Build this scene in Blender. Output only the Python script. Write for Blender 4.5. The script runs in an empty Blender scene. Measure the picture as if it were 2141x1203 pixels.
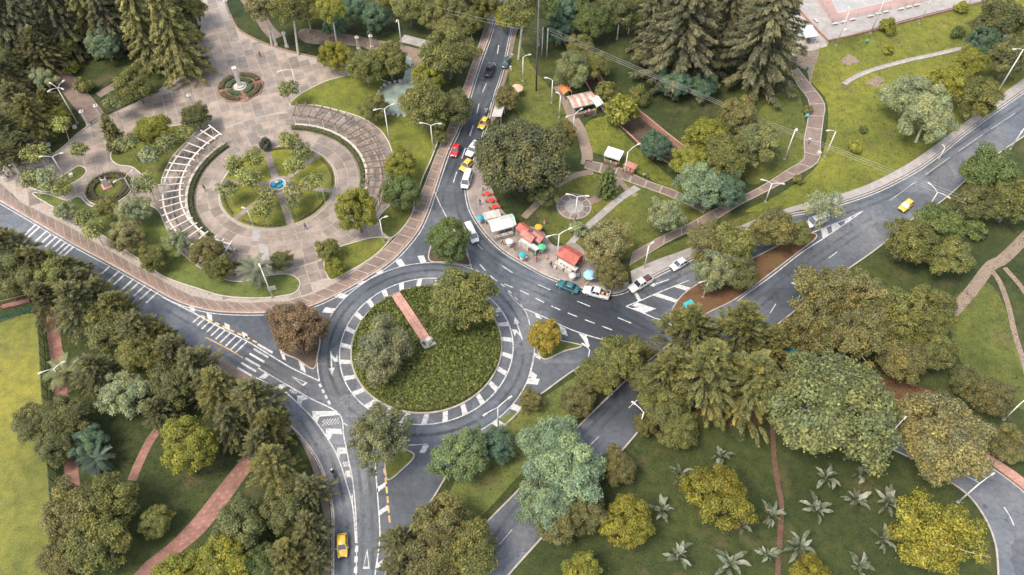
import bpy, bmesh, math, random
import numpy as np
from mathutils import Vector, Matrix
from mathutils.geometry import tessellate_polygon

# ---------------------------------------------------------------- camera, sky, sun
FPX, PITCH, CAMH, PW, PH = 1665.0, math.radians(53.0), 120.0, 2141.0, 1203.0
scene = bpy.context.scene
col = scene.collection
camd = bpy.data.cameras.new('camera')
camd.sensor_width = 36.0
camd.lens = FPX / PW * 36.0
camd.clip_end = 6000
cam = bpy.data.objects.new('camera', camd)
col.objects.link(cam)
cam.location = (0, 0, CAMH)
cam.rotation_euler = (math.pi / 2 - PITCH, 0, 0)
scene.camera = cam

SUN_EL, SUN_AZ = math.radians(60), math.radians(-122)      # azimuth from +Y, clockwise
world = bpy.data.worlds.new('World')
scene.world = world
world.use_nodes = True
wn = world.node_tree
wn.nodes.clear()
sky = wn.nodes.new('ShaderNodeTexSky')
sky.sky_type = 'NISHITA'
sky.sun_disc = False
sky.sun_elevation = SUN_EL
sky.sun_rotation = SUN_AZ
sky.altitude = 2600
sky.air_density = 1.0
sky.dust_density = 4.0
sky.ozone_density = 1.0
hsv = wn.nodes.new('ShaderNodeHueSaturation')
hsv.inputs['Saturation'].default_value = 0.40           # thin even overcast
bg = wn.nodes.new('ShaderNodeBackground')
bg.inputs['Strength'].default_value = 0.14
wo = wn.nodes.new('ShaderNodeOutputWorld')
wn.links.new(sky.outputs[0], hsv.inputs['Color'])
wn.links.new(hsv.outputs[0], bg.inputs['Color'])
wn.links.new(bg.outputs[0], wo.inputs['Surface'])
sund = bpy.data.lights.new('sun', 'SUN')
sund.energy = 1.2
sund.angle = math.radians(22)
sund.color = (1.0, 0.89, 0.73)
sun = bpy.data.objects.new('sun', sund)
col.objects.link(sun)
sun.rotation_euler = (math.pi / 2 - SUN_EL, 0, math.pi - SUN_AZ)
vs = scene.view_settings
vs.view_transform = 'Standard'
vs.look = 'None'
vs.exposure = 2.12
vs.gamma = 1.0
scene.cycles.max_bounces = 7
scene.cycles.diffuse_bounces = 5
scene.cycles.glossy_bounces = 2
scene.cycles.transmission_bounces = 3
scene.cycles.transparent_max_bounces = 6
scene.cycles.use_denoising = True
scene.cycles.denoising_input_passes = 'RGB_ALBEDO_NORMAL'
scene.cycles.denoising_prefilter = 'ACCURATE'

# ---------------------------------------------------------------- survey: photo pixel -> point of the place
_f = np.array([0, math.cos(PITCH), -math.sin(PITCH)])
_u = np.array([0, math.sin(PITCH), math.cos(PITCH)])
def G(u, v, z=0.0):
    d = _f + np.array([1, 0, 0]) * (u - PW / 2) / FPX - _u * (v - PH / 2) / FPX
    t = (CAMH - z) / -d[2]
    return (float(d[0] * t), float(d[1] * t))
def pxm(x, y, z=0.0):                      # pixels per metre there
    dep = y * _f[1] + (z - CAMH) * _f[2]
    return FPX / dep
def GP(pts, z=0.0):
    return [G(a, b, z) for a, b in pts]
def heading(a, b):
    (x0, y0), (x1, y1) = G(*a), G(*b)
    return math.atan2(y1 - y0, x1 - x0)
def smooth(pts, closed=False, n=6):        # Catmull-Rom
    p = [np.array(q, float) for q in pts]
    m = len(p)
    out = []
    for i in range(m if closed else m - 1):
        if closed:
            a, b, c, d = p[(i - 1) % m], p[i], p[(i + 1) % m], p[(i + 2) % m]
        else:
            a, b, c, d = p[max(i - 1, 0)], p[i], p[i + 1], p[min(i + 2, m - 1)]
        for k in range(n):
            t = k / n
            out.append(0.5 * ((2 * b) + (c - a) * t + (2 * a - 5 * b + 4 * c - d) * t * t + (3 * b - a - 3 * c + d) * t ** 3))
    if not closed:
        out.append(p[-1])
    return [(float(q[0]), float(q[1])) for q in out]
def resample(pts, step=None, n=None):
    p = np.array(pts, float)
    s = np.concatenate([[0], np.cumsum(np.hypot(*(p[1:] - p[:-1]).T))])
    if n is None:
        n = max(2, int(round(s[-1] / step)) + 1)
    t = np.linspace(0, s[-1], n)
    return list(zip(np.interp(t, s, p[:, 0]), np.interp(t, s, p[:, 1])))
def inside(poly, x, y):
    p = np.array(poly)
    x0, y0 = p[:, 0], p[:, 1]
    x1, y1 = np.roll(x0, -1), np.roll(y0, -1)
    c = ((y0 > y) != (y1 > y)) & (x < (x1 - x0) * (y - y0) / (y1 - y0 + 1e-12) + x0)
    return bool(c.sum() % 2)
def offset(path, d):                       # open polyline shifted to its left by d
    p = np.array(path, float)
    t = np.gradient(p, axis=0)
    t /= np.linalg.norm(t, axis=1)[:, None] + 1e-9
    n = np.stack([-t[:, 1], t[:, 0]], 1)
    return [tuple(q) for q in (p + n * d)]

# ---------------------------------------------------------------- materials
MATS = {}
def newmat(name):
    m = bpy.data.materials.new(name)
    m.use_nodes = True
    t = m.node_tree
    b = t.nodes['Principled BSDF']
    MATS[name] = m
    return m, t, b
def nd(t, kind, **kw):
    n = t.nodes.new(kind)
    for k, v in kw.items():
        if k in n.inputs:
            n.inputs[k].default_value = v
        else:
            setattr(n, k, v)
    return n
def mixc(t, fac, a, b, mode='MIX'):
    n = t.nodes.new('ShaderNodeMix')
    n.data_type = 'RGBA'
    n.blend_type = mode
    for sock, val in ((n.inputs[0], fac), (n.inputs[6], a), (n.inputs[7], b)):
        if hasattr(val, 'is_output'):
            t.links.new(val, sock)
        elif isinstance(val, (int, float)):
            sock.default_value = val
        else:
            sock.default_value = (*val[:3], 1)
    return n.outputs[2]
def ramp(t, fac, stops):
    r = t.nodes.new('ShaderNodeValToRGB')
    e = r.color_ramp.elements
    while len(e) < len(stops):
        e.new(0.5)
    for k, (p, c) in enumerate(stops):
        e[k].position = p
        e[k].color = (*c[:3], 1) if not isinstance(c, (int, float)) else (c, c, c, 1)
    t.links.new(fac, r.inputs[0])
    return r.outputs[0]
def noise(t, co, scale, detail=4, rough=0.55):
    n = nd(t, 'ShaderNodeTexNoise')
    n.inputs['Scale'].default_value = scale
    n.inputs['Detail'].default_value = detail
    n.inputs['Roughness'].default_value = rough
    t.links.new(co, n.inputs['Vector'])
    return n.outputs[0]
def coords(t, kind='pos'):
    if kind == 'pos':
        return t.nodes.new('ShaderNodeNewGeometry').outputs['Position']
    return t.nodes.new('ShaderNodeTexCoord').outputs['Object']
def bump(t, b, h, strength=0.3, dist=0.05):
    n = t.nodes.new('ShaderNodeBump')
    n.inputs['Strength'].default_value = strength
    n.inputs['Distance'].default_value = dist
    t.links.new(h, n.inputs['Height'])
    t.links.new(n.outputs[0], b.inputs['Normal'])
def surf(name, c, rough=0.7, amt=0.25, scale=1.5, rnd=0.0, metal=0.0, kind='obj', spec=0.4, stain=0.0, bmp=0.0, objcol=False, tintattr=False):
    """painted / cast / woven surface: base colour with mottling, per-piece variation and dirt"""
    m, t, b = newmat(name)
    co = coords(t, kind)
    n = noise(t, co, scale)
    lo = tuple(x * (1 - amt) for x in c)
    hi = tuple(min(1, x * (1 + amt)) for x in c)
    o = ramp(t, n, [(0.3, lo), (0.7, hi)])
    oi = t.nodes.new('ShaderNodeObjectInfo')
    if objcol:
        o = mixc(t, 1.0, o, oi.outputs['Color'], 'MULTIPLY')
    if rnd:
        r = ramp(t, oi.outputs['Random'], [(0, 1 - rnd), (1, 1 + rnd)])
        o = mixc(t, 1.0, o, r, 'MULTIPLY')
    if tintattr:
        at = nd(t, 'ShaderNodeAttribute', attribute_name='slab_tint')
        o = mixc(t, 1.0, o, ramp(t, at.outputs['Fac'], [(0.0, (1, 1, 1)), (0.01, (0.70, 0.73, 0.76)), (0.5, (0.98, 0.98, 0.98)), (1, (1.24, 1.20, 1.16))]), 'MULTIPLY')
    if stain:
        n2 = noise(t, coords(t, 'pos'), 0.22, 6, 0.65)
        f = ramp(t, n2, [(0.45, 0), (0.62, stain)])
        o = mixc(t, f, o, tuple(x * 0.45 for x in c))
    t.links.new(o, b.inputs['Base Color'])
    b.inputs['Roughness'].default_value = rough
    b.inputs['Metallic'].default_value = metal
    b.inputs['Specular IOR Level'].default_value = spec
    if bmp:
        bump(t, b, noise(t, co, scale * 6), bmp, 0.03)
    return m

# --- foliage: colour of the tree comes from the object, of the leaf from 'tint'
def leafmat(name, translucent=0.46, rough=0.6, spec=0.28):
    m, t, b = newmat(name)
    at = nd(t, 'ShaderNodeAttribute', attribute_name='tint')
    oi = t.nodes.new('ShaderNodeObjectInfo')
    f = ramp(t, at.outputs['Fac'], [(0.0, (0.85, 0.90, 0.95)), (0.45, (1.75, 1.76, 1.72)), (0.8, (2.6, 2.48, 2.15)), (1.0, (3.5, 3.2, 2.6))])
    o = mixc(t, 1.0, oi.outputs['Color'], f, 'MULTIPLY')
    wa = nd(t, 'ShaderNodeAttribute', attribute_name='warm')
    o = mixc(t, 1.0, o, ramp(t, wa.outputs['Fac'], [(0.0, (1, 1, 1)), (0.02, (0.78, 0.92, 1.15)), (0.5, (1, 1, 1)), (0.98, (1.30, 1.10, 0.72))]), 'MULTIPLY')
    v = ramp(t, oi.outputs['Random'], [(0, 0.86), (1, 1.14)])
    o = mixc(t, 1.0, o, v, 'MULTIPLY')
    t.links.new(o, b.inputs['Base Color'])
    b.inputs['Roughness'].default_value = rough
    b.inputs['Specular IOR Level'].default_value = spec
    tr = t.nodes.new('ShaderNodeBsdfTranslucent')
    t.links.new(o, tr.inputs['Color'])
    mx = t.nodes.new('ShaderNodeMixShader')
    mx.inputs[0].default_value = translucent
    t.links.new(b.outputs[0], mx.inputs[1])
    t.links.new(tr.outputs[0], mx.inputs[2])
    t.links.new(mx.outputs[0], t.nodes['Material Output'].inputs['Surface'])
    return m
M_LEAF = leafmat('leaf')
M_WAXY = leafmat('waxy_leaf', 0.2, 0.5, 0.25)
M_BARK = surf('bark', (0.15, 0.115, 0.085), 0.9, 0.35, 3.0, bmp=0.6, objcol=False)
M_PALE = surf('pale_bark', (0.34, 0.30, 0.24), 0.85, 0.3, 2.0, bmp=0.4)

def grassmat():
    m, t, b = newmat('grass')
    co = coords(t)
    oi = t.nodes.new('ShaderNodeObjectInfo')
    n1 = noise(t, co, 0.05, 6, 0.62)
    n2 = noise(t, co, 0.55, 5, 0.65)
    n3 = noise(t, co, 5.0, 3, 0.7)
    a = ramp(t, n1, [(0.30, (0.55, 0.62, 0.62)), (0.5, (0.95, 0.97, 0.95)), (0.68, (1.35, 1.22, 0.95))])
    bb = ramp(t, n2, [(0.28, (0.66, 0.70, 0.70)), (0.5, (1, 1, 1)), (0.72, (1.32, 1.24, 1.05))])
    c3 = ramp(t, n3, [(0.3, 0.62), (0.5, 1.0), (0.7, 1.42)])
    o = mixc(t, 1.0, oi.outputs['Color'], a, 'MULTIPLY')
    o = mixc(t, 1.0, o, bb, 'MULTIPLY')
    o = mixc(t, 1.0, o, c3, 'MULTIPLY')
    # worn earth showing through here and there
    n4 = noise(t, co, 0.13, 7, 0.7)
    f = ramp(t, n4, [(0.55, 0), (0.70, 0.75)])
    o = mixc(t, f, o, (0.105, 0.082, 0.042))
    t.links.new(o, b.inputs['Base Color'])
    b.inputs['Roughness'].default_value = 0.9
    b.inputs['Specular IOR Level'].default_value = 0.15
    bump(t, b, n3, 0.9, 0.12)
    return m
M_GRASS = grassmat()

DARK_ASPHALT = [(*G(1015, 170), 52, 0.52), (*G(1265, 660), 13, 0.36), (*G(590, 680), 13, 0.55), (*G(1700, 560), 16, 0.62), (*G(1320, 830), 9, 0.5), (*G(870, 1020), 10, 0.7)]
def asphaltmat():
    m, t, b = newmat('wet_asphalt')
    co = coords(t)
    n1 = noise(t, co, 0.045, 7, 0.62)
    n2 = noise(t, co, 1.1, 6, 0.7)
    n3 = noise(t, co, 14, 2, 0.6)
    o = ramp(t, n1, [(0.34, (0.040, 0.048, 0.059)), (0.46, (0.078, 0.086, 0.098)), (0.56, (0.106, 0.110, 0.119)), (0.68, (0.140, 0.138, 0.140))])
    o = mixc(t, 1.0, o, ramp(t, n2, [(0.3, 0.74), (0.7, 1.22)]), 'MULTIPLY')
    o = mixc(t, 1.0, o, ramp(t, n3, [(0.3, 0.82), (0.7, 1.2)]), 'MULTIPLY')
    # damp dark stretches; the north road's fade to lighter has sky reflection painted in
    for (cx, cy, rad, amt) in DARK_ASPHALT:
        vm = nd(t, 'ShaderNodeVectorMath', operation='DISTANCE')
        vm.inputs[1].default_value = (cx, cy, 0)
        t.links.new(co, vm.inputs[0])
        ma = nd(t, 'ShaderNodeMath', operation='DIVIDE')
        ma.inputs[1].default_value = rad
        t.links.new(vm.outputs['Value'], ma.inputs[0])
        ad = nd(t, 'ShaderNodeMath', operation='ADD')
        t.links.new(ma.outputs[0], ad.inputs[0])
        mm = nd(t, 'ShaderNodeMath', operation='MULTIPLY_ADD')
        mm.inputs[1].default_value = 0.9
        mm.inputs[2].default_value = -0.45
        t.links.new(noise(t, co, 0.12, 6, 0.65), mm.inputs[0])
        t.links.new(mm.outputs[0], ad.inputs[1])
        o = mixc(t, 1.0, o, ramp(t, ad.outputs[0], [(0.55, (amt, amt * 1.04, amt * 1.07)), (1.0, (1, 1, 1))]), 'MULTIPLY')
    # re-laid patches
    vo = nd(t, 'ShaderNodeTexVoronoi')
    vo.inputs['Scale'].default_value = 0.16
    vo.distance = 'CHEBYCHEV'
    t.links.new(co, vo.inputs['Vector'])
    o = mixc(t, 1.0, o, ramp(t, vo.outputs['Color'], [(0.2, 0.78), (0.8, 1.14)]), 'MULTIPLY')
    # cracks
    v2 = nd(t, 'ShaderNodeTexVoronoi', feature='DISTANCE_TO_EDGE')
    v2.inputs['Scale'].default_value = 0.23
    wob = nd(t, 'ShaderNodeVectorMath', operation='ADD')
    nz = nd(t, 'ShaderNodeTexNoise')
    nz.inputs['Scale'].default_value = 0.5
    t.links.new(co, nz.inputs['Vector'])
    sc = nd(t, 'ShaderNodeVectorMath', operation='SCALE')
    sc.inputs['Scale'].default_value = 2.2
    t.links.new(nz.outputs['Color'], sc.inputs[0])
    t.links.new(co, wob.inputs[0])
    t.links.new(sc.outputs[0], wob.inputs[1])
    t.links.new(wob.outputs[0], v2.inputs['Vector'])
    cr = ramp(t, v2.outputs['Distance'], [(0.0, 1), (0.012, 0)])
    keep = ramp(t, n1, [(0.42, 0), (0.5, 0.7)])
    cr = mixc(t, 1.0, cr, keep, 'MULTIPLY')
    o = mixc(t, cr, o, (0.02, 0.02, 0.022))
    t.links.new(o, b.inputs['Base Color'])
    r = ramp(t, noise(t, co, 0.11, 5, 0.6), [(0.40, 0.46), (0.60, 0.72)])
    t.links.new(r, b.inputs['Roughness'])
    b.inputs['Specular IOR Level'].default_value = 0.45
    bump(t, b, n3, 0.25, 0.02)
    return m
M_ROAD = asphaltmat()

def soilmat(name, a, bcol, c, sc=0.4):
    m, t, b = newmat(name)
    co = coords(t)
    o = ramp(t, noise(t, co, sc, 6, 0.65), [(0.3, a), (0.5, bcol), (0.7, c)])
    o = mixc(t, 1.0, o, ramp(t, noise(t, co, 7, 3, 0.7), [(0.3, 0.6), (0.7, 1.4)]), 'MULTIPLY')
    t.links.new(o, b.inputs['Base Color'])
    b.inputs['Roughness'].default_value = 0.95
    b.inputs['Specular IOR Level'].default_value = 0.1
    bump(t, b, noise(t, co, 9, 3), 0.8, 0.08)
    return m
M_LITTER = soilmat('leaf_litter', (0.070, 0.040, 0.024), (0.125, 0.068, 0.036), (0.088, 0.076, 0.032))
M_DIRT = soilmat('trodden_earth', (0.15, 0.112, 0.085), (0.22, 0.165, 0.13), (0.17, 0.14, 0.085))
M_REDPATH = soilmat('red_brick_dust', (0.085, 0.046, 0.034), (0.125, 0.068, 0.05), (0.10, 0.075, 0.052))
M_SOIL = soilmat('bed_soil', (0.05, 0.035, 0.025), (0.085, 0.06, 0.045), (0.11, 0.08, 0.06))

M_SLAB = surf('plaza_slab', (0.213, 0.170, 0.138), 0.6, 0.2, 0.5, rnd=0.26, kind='pos', stain=0.5, bmp=0.15, tintattr=True)
M_JOINT = surf('slab_joint', (0.28, 0.235, 0.198), 0.8, 0.2, 2.0, kind='pos')
M_JOINTD = surf('dark_joint', (0.24, 0.20, 0.175), 0.85, 0.25, 2.0, kind='pos')
M_WALK = surf('pavement_slab', (0.165, 0.118, 0.094), 0.7, 0.2, 0.8, rnd=0.14, kind='pos', stain=0.3, bmp=0.15)
M_PALEWALK = surf('pale_slab', (0.26, 0.235, 0.215), 0.65, 0.16, 0.9, rnd=0.08, kind='pos', stain=0.2)
M_KERB = surf('kerb_stone', (0.33, 0.285, 0.25), 0.75, 0.2, 1.2, kind='pos', stain=0.4)
M_KERBR = surf('brick_edging', (0.25, 0.145, 0.105), 0.8, 0.3, 2.2, kind='pos', stain=0.3)
M_CONC = surf('concrete', (0.28, 0.26, 0.24), 0.75, 0.16, 1.2, rnd=0.06, stain=0.3)
M_STONE = surf('pale_stone', (0.42, 0.375, 0.325), 0.7, 0.14, 1.4, rnd=0.05, stain=0.2, bmp=0.2)
M_WHITE = surf('white_render', (0.45, 0.40, 0.345), 0.6, 0.12, 1.3, rnd=0.05, stain=0.2)
M_TIMBER = surf('weathered_beam', (0.14, 0.10, 0.075), 0.8, 0.25, 3.0, rnd=0.12)
M_BRICKRED = surf('red_brick', (0.225, 0.108, 0.082), 0.85, 0.3, 1.5, rnd=0.16, bmp=0.2, stain=0.6)
M_BRICKPINK = surf('pink_brick', (0.32, 0.172, 0.132), 0.75, 0.2, 2.0, rnd=0.14, bmp=0.15)

def paintmat(name, c, wear=0.7):
    m, t, b = newmat(name)
    co = coords(t)
    n = noise(t, co, 2.2, 7, 0.75)
    f = ramp(t, n, [(0.44, 0), (0.62, wear)])
    o = mixc(t, f, c, (0.11, 0.11, 0.115))
    o = mixc(t, 1.0, o, ramp(t, noise(t, co, 0.5, 4), [(0.3, 0.84), (0.7, 1.04)]), 'MULTIPLY')
    t.links.new(o, b.inputs['Base Color'])
    b.inputs['Roughness'].default_value = 0.55
    return m
M_PAINT = paintmat('road_paint', (0.52, 0.505, 0.48))
M_YPAINT = paintmat('yellow_paint', (0.62, 0.36, 0.10), 0.7)
def tyremat():
    m, t, b = newmat('tyre_rubber_marks')
    b.inputs['Base Color'].default_value = (0.022, 0.023, 0.026, 1)
    o = ramp(t, noise(t, coords(t), 0.9, 5), [(0.3, (0.016, 0.017, 0.02)), (0.7, (0.035, 0.036, 0.04))])
    t.links.new(o, b.inputs['Base Color'])
    b.inputs['Roughness'].default_value = 0.6
    tr, mx = t.nodes.new('ShaderNodeBsdfTransparent'), t.nodes.new('ShaderNodeMixShader')
    f = ramp(t, noise(t, coords(t), 0.16, 6, 0.7), [(0.38, 0.0), (0.64, 0.30)])
    t.links.new(f, mx.inputs[0])
    t.links.new(tr.outputs[0], mx.inputs[1])
    t.links.new(b.outputs[0], mx.inputs[2])
    t.links.new(mx.outputs[0], t.nodes['Material Output'].inputs['Surface'])
    return m
M_TYRE = tyremat()
M_STEEL = surf('galvanised_steel', (0.56, 0.54, 0.50), 0.45, 0.12, 3, metal=0.0, rnd=0.05)
M_DARKSTEEL = surf('dark_steel', (0.06, 0.065, 0.07), 0.5, 0.2, 4)
M_WIRE = surf('power_cable', (0.36, 0.35, 0.32), 0.5, 0.1, 2)
M_RUBBER = surf('tyre_rubber', (0.018, 0.018, 0.02), 0.85, 0.2, 8)
M_RIM = surf('alloy_rim', (0.42, 0.42, 0.43), 0.35, 0.1, 6, metal=0.6)
M_TRIM = surf('black_trim', (0.025, 0.026, 0.028), 0.6, 0.2, 6)
M_LAMPG = surf('lamp_glass', (0.72, 0.72, 0.70), 0.15, 0.05, 5, spec=0.6)
M_TAIL = surf('tail_lamp', (0.42, 0.02, 0.02), 0.2, 0.1, 5, spec=0.6)
def glassmat():
    m, t, b = newmat('car_glass')
    o = ramp(t, noise(t, coords(t, 'obj'), 1.5), [(0.3, (0.012, 0.016, 0.02)), (0.7, (0.04, 0.05, 0.06))])
    t.links.new(o, b.inputs['Base Color'])
    b.inputs['Roughness'].default_value = 0.06
    b.inputs['Specular IOR Level'].default_value = 0.9
    return m
M_GLASS = glassmat()
PAINTS = {}
def carpaint(name, c):
    if name not in PAINTS:
        m, t, b = newmat('car_paint_' + name)
        co = coords(t, 'obj')
        o = ramp(t, noise(t, co, 1.2, 5), [(0.3, tuple(x * 0.86 for x in c)), (0.7, tuple(min(1, x * 1.06) for x in c))])
        dirt = ramp(t, noise(t, co, 3.5, 6, 0.7), [(0.55, 0), (0.75, 0.25)])
        o = mixc(t, dirt, o, (0.16, 0.14, 0.12))
        t.links.new(o, b.inputs['Base Color'])
        b.inputs['Roughness'].default_value = 0.3
        b.inputs['Coat Weight'].default_value = 0.5
        b.inputs['Coat Roughness'].default_value = 0.08
        PAINTS[name] = m
    return PAINTS[name]
CLOTH = {}
def cloth(name, c, rough=0.85):
    if name not in CLOTH:
        CLOTH[name] = surf('cloth_' + name, c, rough, 0.24, 1.4, bmp=0.3, stain=0.35)
    return CLOTH[name]

# ---------------------------------------------------------------- mesh helpers
def link(o, parent=None):
    col.objects.link(o)
    if parent is not None:
        o.parent = parent
    return o
def mesh_np(name, v, f4, mat=None, tint=None, warm=None):
    """fast mesh from an (n,3) array and an (m,4) quad array"""
    me = bpy.data.meshes.new(name)
    v = np.asarray(v, np.float32)
    f4 = np.asarray(f4, np.int32)
    me.vertices.add(len(v))
    me.vertices.foreach_set('co', v.ravel())
    k = f4.shape[1]
    me.loops.add(f4.size)
    me.loops.foreach_set('vertex_index', f4.ravel())
    me.polygons.add(len(f4))
    me.polygons.foreach_set('loop_start', np.arange(0, f4.size, k, dtype=np.int32))
    me.polygons.foreach_set('loop_total', np.full(len(f4), k, np.int32))
    me.update(calc_edges=True)
    if tint is not None:
        a = me.attributes.new('tint', 'FLOAT', 'FACE')
        a.data.foreach_set('value', np.clip(tint, 0, 1).astype(np.float32))
    if warm is not None:
        a = me.attributes.new('warm', 'FLOAT', 'FACE')
        a.data.foreach_set('value', np.clip(warm, 0.02, 0.98).astype(np.float32))
    if mat:
        me.materials.append(mat)
    return me
class MB:
    def __init__(s):
        s.v, s.f, s.m = [], [], []
        s.cur = 0
    def add(s, vs, fs):
        o = len(s.v)
        s.v += [tuple(map(float, q)) for q in vs]
        s.f += [tuple(o + i for i in f) for f in fs]
        s.m += [s.cur] * len(fs)
        return s
    def box(s, c, d, rz=0.0, taper=1.0, bev=0.0):
        hx, hy, hz = d[0] / 2, d[1] / 2, d[2] / 2
        cs, sn = math.cos(rz), math.sin(rz)
        def ring(z, k):
            if bev:
                b = bev
                q = [(-hx * k + b, -hy * k), (hx * k - b, -hy * k), (hx * k, -hy * k + b), (hx * k, hy * k - b), (hx * k - b, hy * k), (-hx * k + b, hy * k), (-hx * k, hy * k - b), (-hx * k, -hy * k + b)]
            else:
                q = [(-hx * k, -hy * k), (hx * k, -hy * k), (hx * k, hy * k), (-hx * k, hy * k)]
            return [(c[0] + x * cs - y * sn, c[1] + x * sn + y * cs, c[2] + z) for x, y in q]
        return s.rings([ring(-hz, 1), ring(hz, taper)])
    def rings(s, rs, cap=True, closed=True):
        n = len(rs[0])
        vs = [p for r in rs for p in r]
        fs = []
        for i in range(len(rs) - 1):
            for j in range(n if closed else n - 1):
                k = (j + 1) % n
                fs.append((i * n + j, i * n + k, (i + 1) * n + k, (i + 1) * n + j))
        if cap:
            fs.append(tuple(range(n - 1, -1, -1)))
            fs.append(tuple((len(rs) - 1) * n + j for j in range(n)))
        return s.add(vs, fs)
    def tube(s, pts, rads, n=8, cap=True):
        pts = [Vector(p) for p in pts]
        if isinstance(rads, (int, float)):
            rads = [rads] * len(pts)
        rs = []
        ref = Vector((0.31, 0.95, 0.07))
        for i, p in enumerate(pts):
            d = (pts[min(i + 1, len(pts) - 1)] - pts[max(i - 1, 0)]).normalized()
            a = d.cross(ref if abs(d.dot(ref)) < 0.95 else Vector((1, 0, 0))).normalized()
            b = d.cross(a)
            rs.append([tuple(p + (a * math.cos(2 * math.pi * k / n) + b * math.sin(2 * math.pi * k / n)) * rads[i]) for k in range(n)])
        return s.rings(rs, cap)
    def lathe(s, prof, n=16, c=(0, 0, 0), sx=1.0, sy=1.0):
        rs = [[(c[0] + r * sx * math.cos(2 * math.pi * k / n), c[1] + r * sy * math.sin(2 * math.pi * k / n), c[2] + z) for k in range(n)] for r, z in prof]
        return s.rings(rs)
    def prism(s, poly, z0, z1, bottom=False):
        tri = tessellate_polygon([[Vector((x, y, 0)) for x, y in poly]])
        n = len(poly)
        a = sum(poly[i][0] * poly[(i + 1) % n][1] - poly[(i + 1) % n][0] * poly[i][1] for i in range(n))
        vs = [(x, y, z1) for x, y in poly]
        fs = []
        for t in tri:
            (ax, ay), (bx, by), (cx, cy) = poly[t[0]], poly[t[1]], poly[t[2]]
            if (bx - ax) * (cy - ay) - (by - ay) * (cx - ax) < 0:
                t = (t[0], t[2], t[1])
            fs.append(tuple(t))
        if z0 < z1:
            vs += [(x, y, z0) for x, y in poly]
            for i in range(n):
                j = (i + 1) % n
                fs.append((i, n + i, n + j, j) if a > 0 else (j, n + j, n + i, i))
        return s.add(vs, fs)
    def mesh(s, name, mats, smooth=False):
        me = bpy.data.meshes.new(name)
        me.from_pydata(s.v, [], s.f)
        for m in (mats if isinstance(mats, (list, tuple)) else [mats]):
            me.materials.append(m)
        if any(s.m):
            me.polygons.foreach_set('material_index', s.m)
        if smooth:
            me.polygons.foreach_set('use_smooth', [True] * len(me.polygons))
        me.update()
        return me
    def build(s, name, mats, parent=None, smooth=False, loc=None, rz=0.0):
        o = bpy.data.objects.new(name, s.mesh(name, mats, smooth))
        link(o, parent)
        if loc is not None:
            o.location = loc
        o.rotation_euler.z = rz
        return o
def put(name, me, parent=None, loc=(0, 0, 0), rot=(0, 0, 0), sc=1.0, color=None):
    o = bpy.data.objects.new(name, me)
    link(o, parent)
    o.location = loc
    o.rotation_euler = rot
    o.scale = (sc, sc, sc) if isinstance(sc, (int, float)) else sc
    if color:
        o.color = (*color, 1)
    return o
def empty(name, loc, rz=0.0):
    o = bpy.data.objects.new(name, None)
    o.empty_display_size = 0.3
    link(o)
    o.location = loc
    o.rotation_euler.z = rz
    return o
def tag(o, label=None, cat=None, group=None, kind=None):
    if label:
        o['label'] = label
    if cat:
        o['category'] = cat
    if group:
        o['group'] = group
    if kind:
        o['kind'] = kind
    return o
def struct(o, label=None):
    return tag(o, label=label, kind='structure')
def sheet(name, poly, z, mat, z0=None, parent=None, color=None):
    o = MB().prism(poly, z if z0 is None else z0, z).build(name, mat, parent)
    if color:
        o.color = (*color, 1)
    return o
def stripmesh(L, R, z, z0=None):
    n = len(L)
    mb = MB()
    vs = [(x, y, z) for x, y in L] + [(x, y, z) for x, y in R]
    fs = [(i, n + i, n + i + 1, i + 1) for i in range(n - 1)]
    mb.add(vs, fs)
    if z0 is not None:
        mb.add([(x, y, z) for x, y in L] + [(x, y, z0) for x, y in L], [(i + 1, n + i + 1, n + i, i)[::-1] for i in range(n - 1)])
        mb.add([(x, y, z) for x, y in R] + [(x, y, z0) for x, y in R], [(i, n + i, n + i + 1, i + 1)[::-1] for i in range(n - 1)])
    return mb
def ribbon(name, path, w, z, mat, parent=None, z0=None):      # band of width w centred on path
    return stripmesh(offset(path, w / 2), offset(path, -w / 2), z, z0).build(name, mat, parent)
def kerb(name, path, mat, parent=None, w=0.22, z=0.15, z0=0.0):
    return stripmesh(offset(path, w / 2), offset(path, -w / 2), z, z0).build(name, mat, parent)
def closed(path):
    return list(path) + [path[0]]
rng = np.random.default_rng(7)
random.seed(11)
# ---------------------------------------------------------------- the ground and the stream channel
GRASS_D = (0.041, 0.052, 0.018)
GRASS_B = (0.128, 0.134, 0.026)
GRASS_M = (0.088, 0.098, 0.025)
GRASS_F = (0.140, 0.138, 0.034)
chan_a = smooth(GP([(1180, 40), (1262, 170), (1300, 205), (1345, 238), (1390, 275), (1440, 312), (1500, 345)]))
chan_b = smooth(GP([(1165, 60), (1235, 190), (1270, 240), (1310, 275), (1350, 312), (1405, 345), (1470, 372)]))
na = 30
chan_a, chan_b = resample(chan_a, n=na), resample(chan_b, n=na)
def ground_sheet():
    # one sheet to the horizon with the channel cut out of it
    big = [(-1500, -900), (1500, -900), (1500, 2600), (-1500, 2600)]
    hole = chan_a + chan_b[::-1]
    tri = tessellate_polygon([[Vector((x, y, 0)) for x, y in big], [Vector((x, y, 0)) for x, y in hole]])
    pts = big + hole
    mb = MB()
    fs = []
    for t in tri:
        (ax, ay), (bx, by), (cx, cy) = pts[t[0]], pts[t[1]], pts[t[2]]
        fs.append(tuple(t) if (bx - ax) * (cy - ay) - (by - ay) * (cx - ax) > 0 else (t[0], t[2], t[1]))
    mb.add([(x, y, 0) for x, y in pts], fs)
    o = mb.build('ground', M_GRASS)
    o.color = (*GRASS_D, 1)
    return struct(o)
ground_sheet()
bed = stripmesh(chan_a, chan_b, -1.5)
struct(bed.build('stream_bed', M_SOIL))
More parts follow.
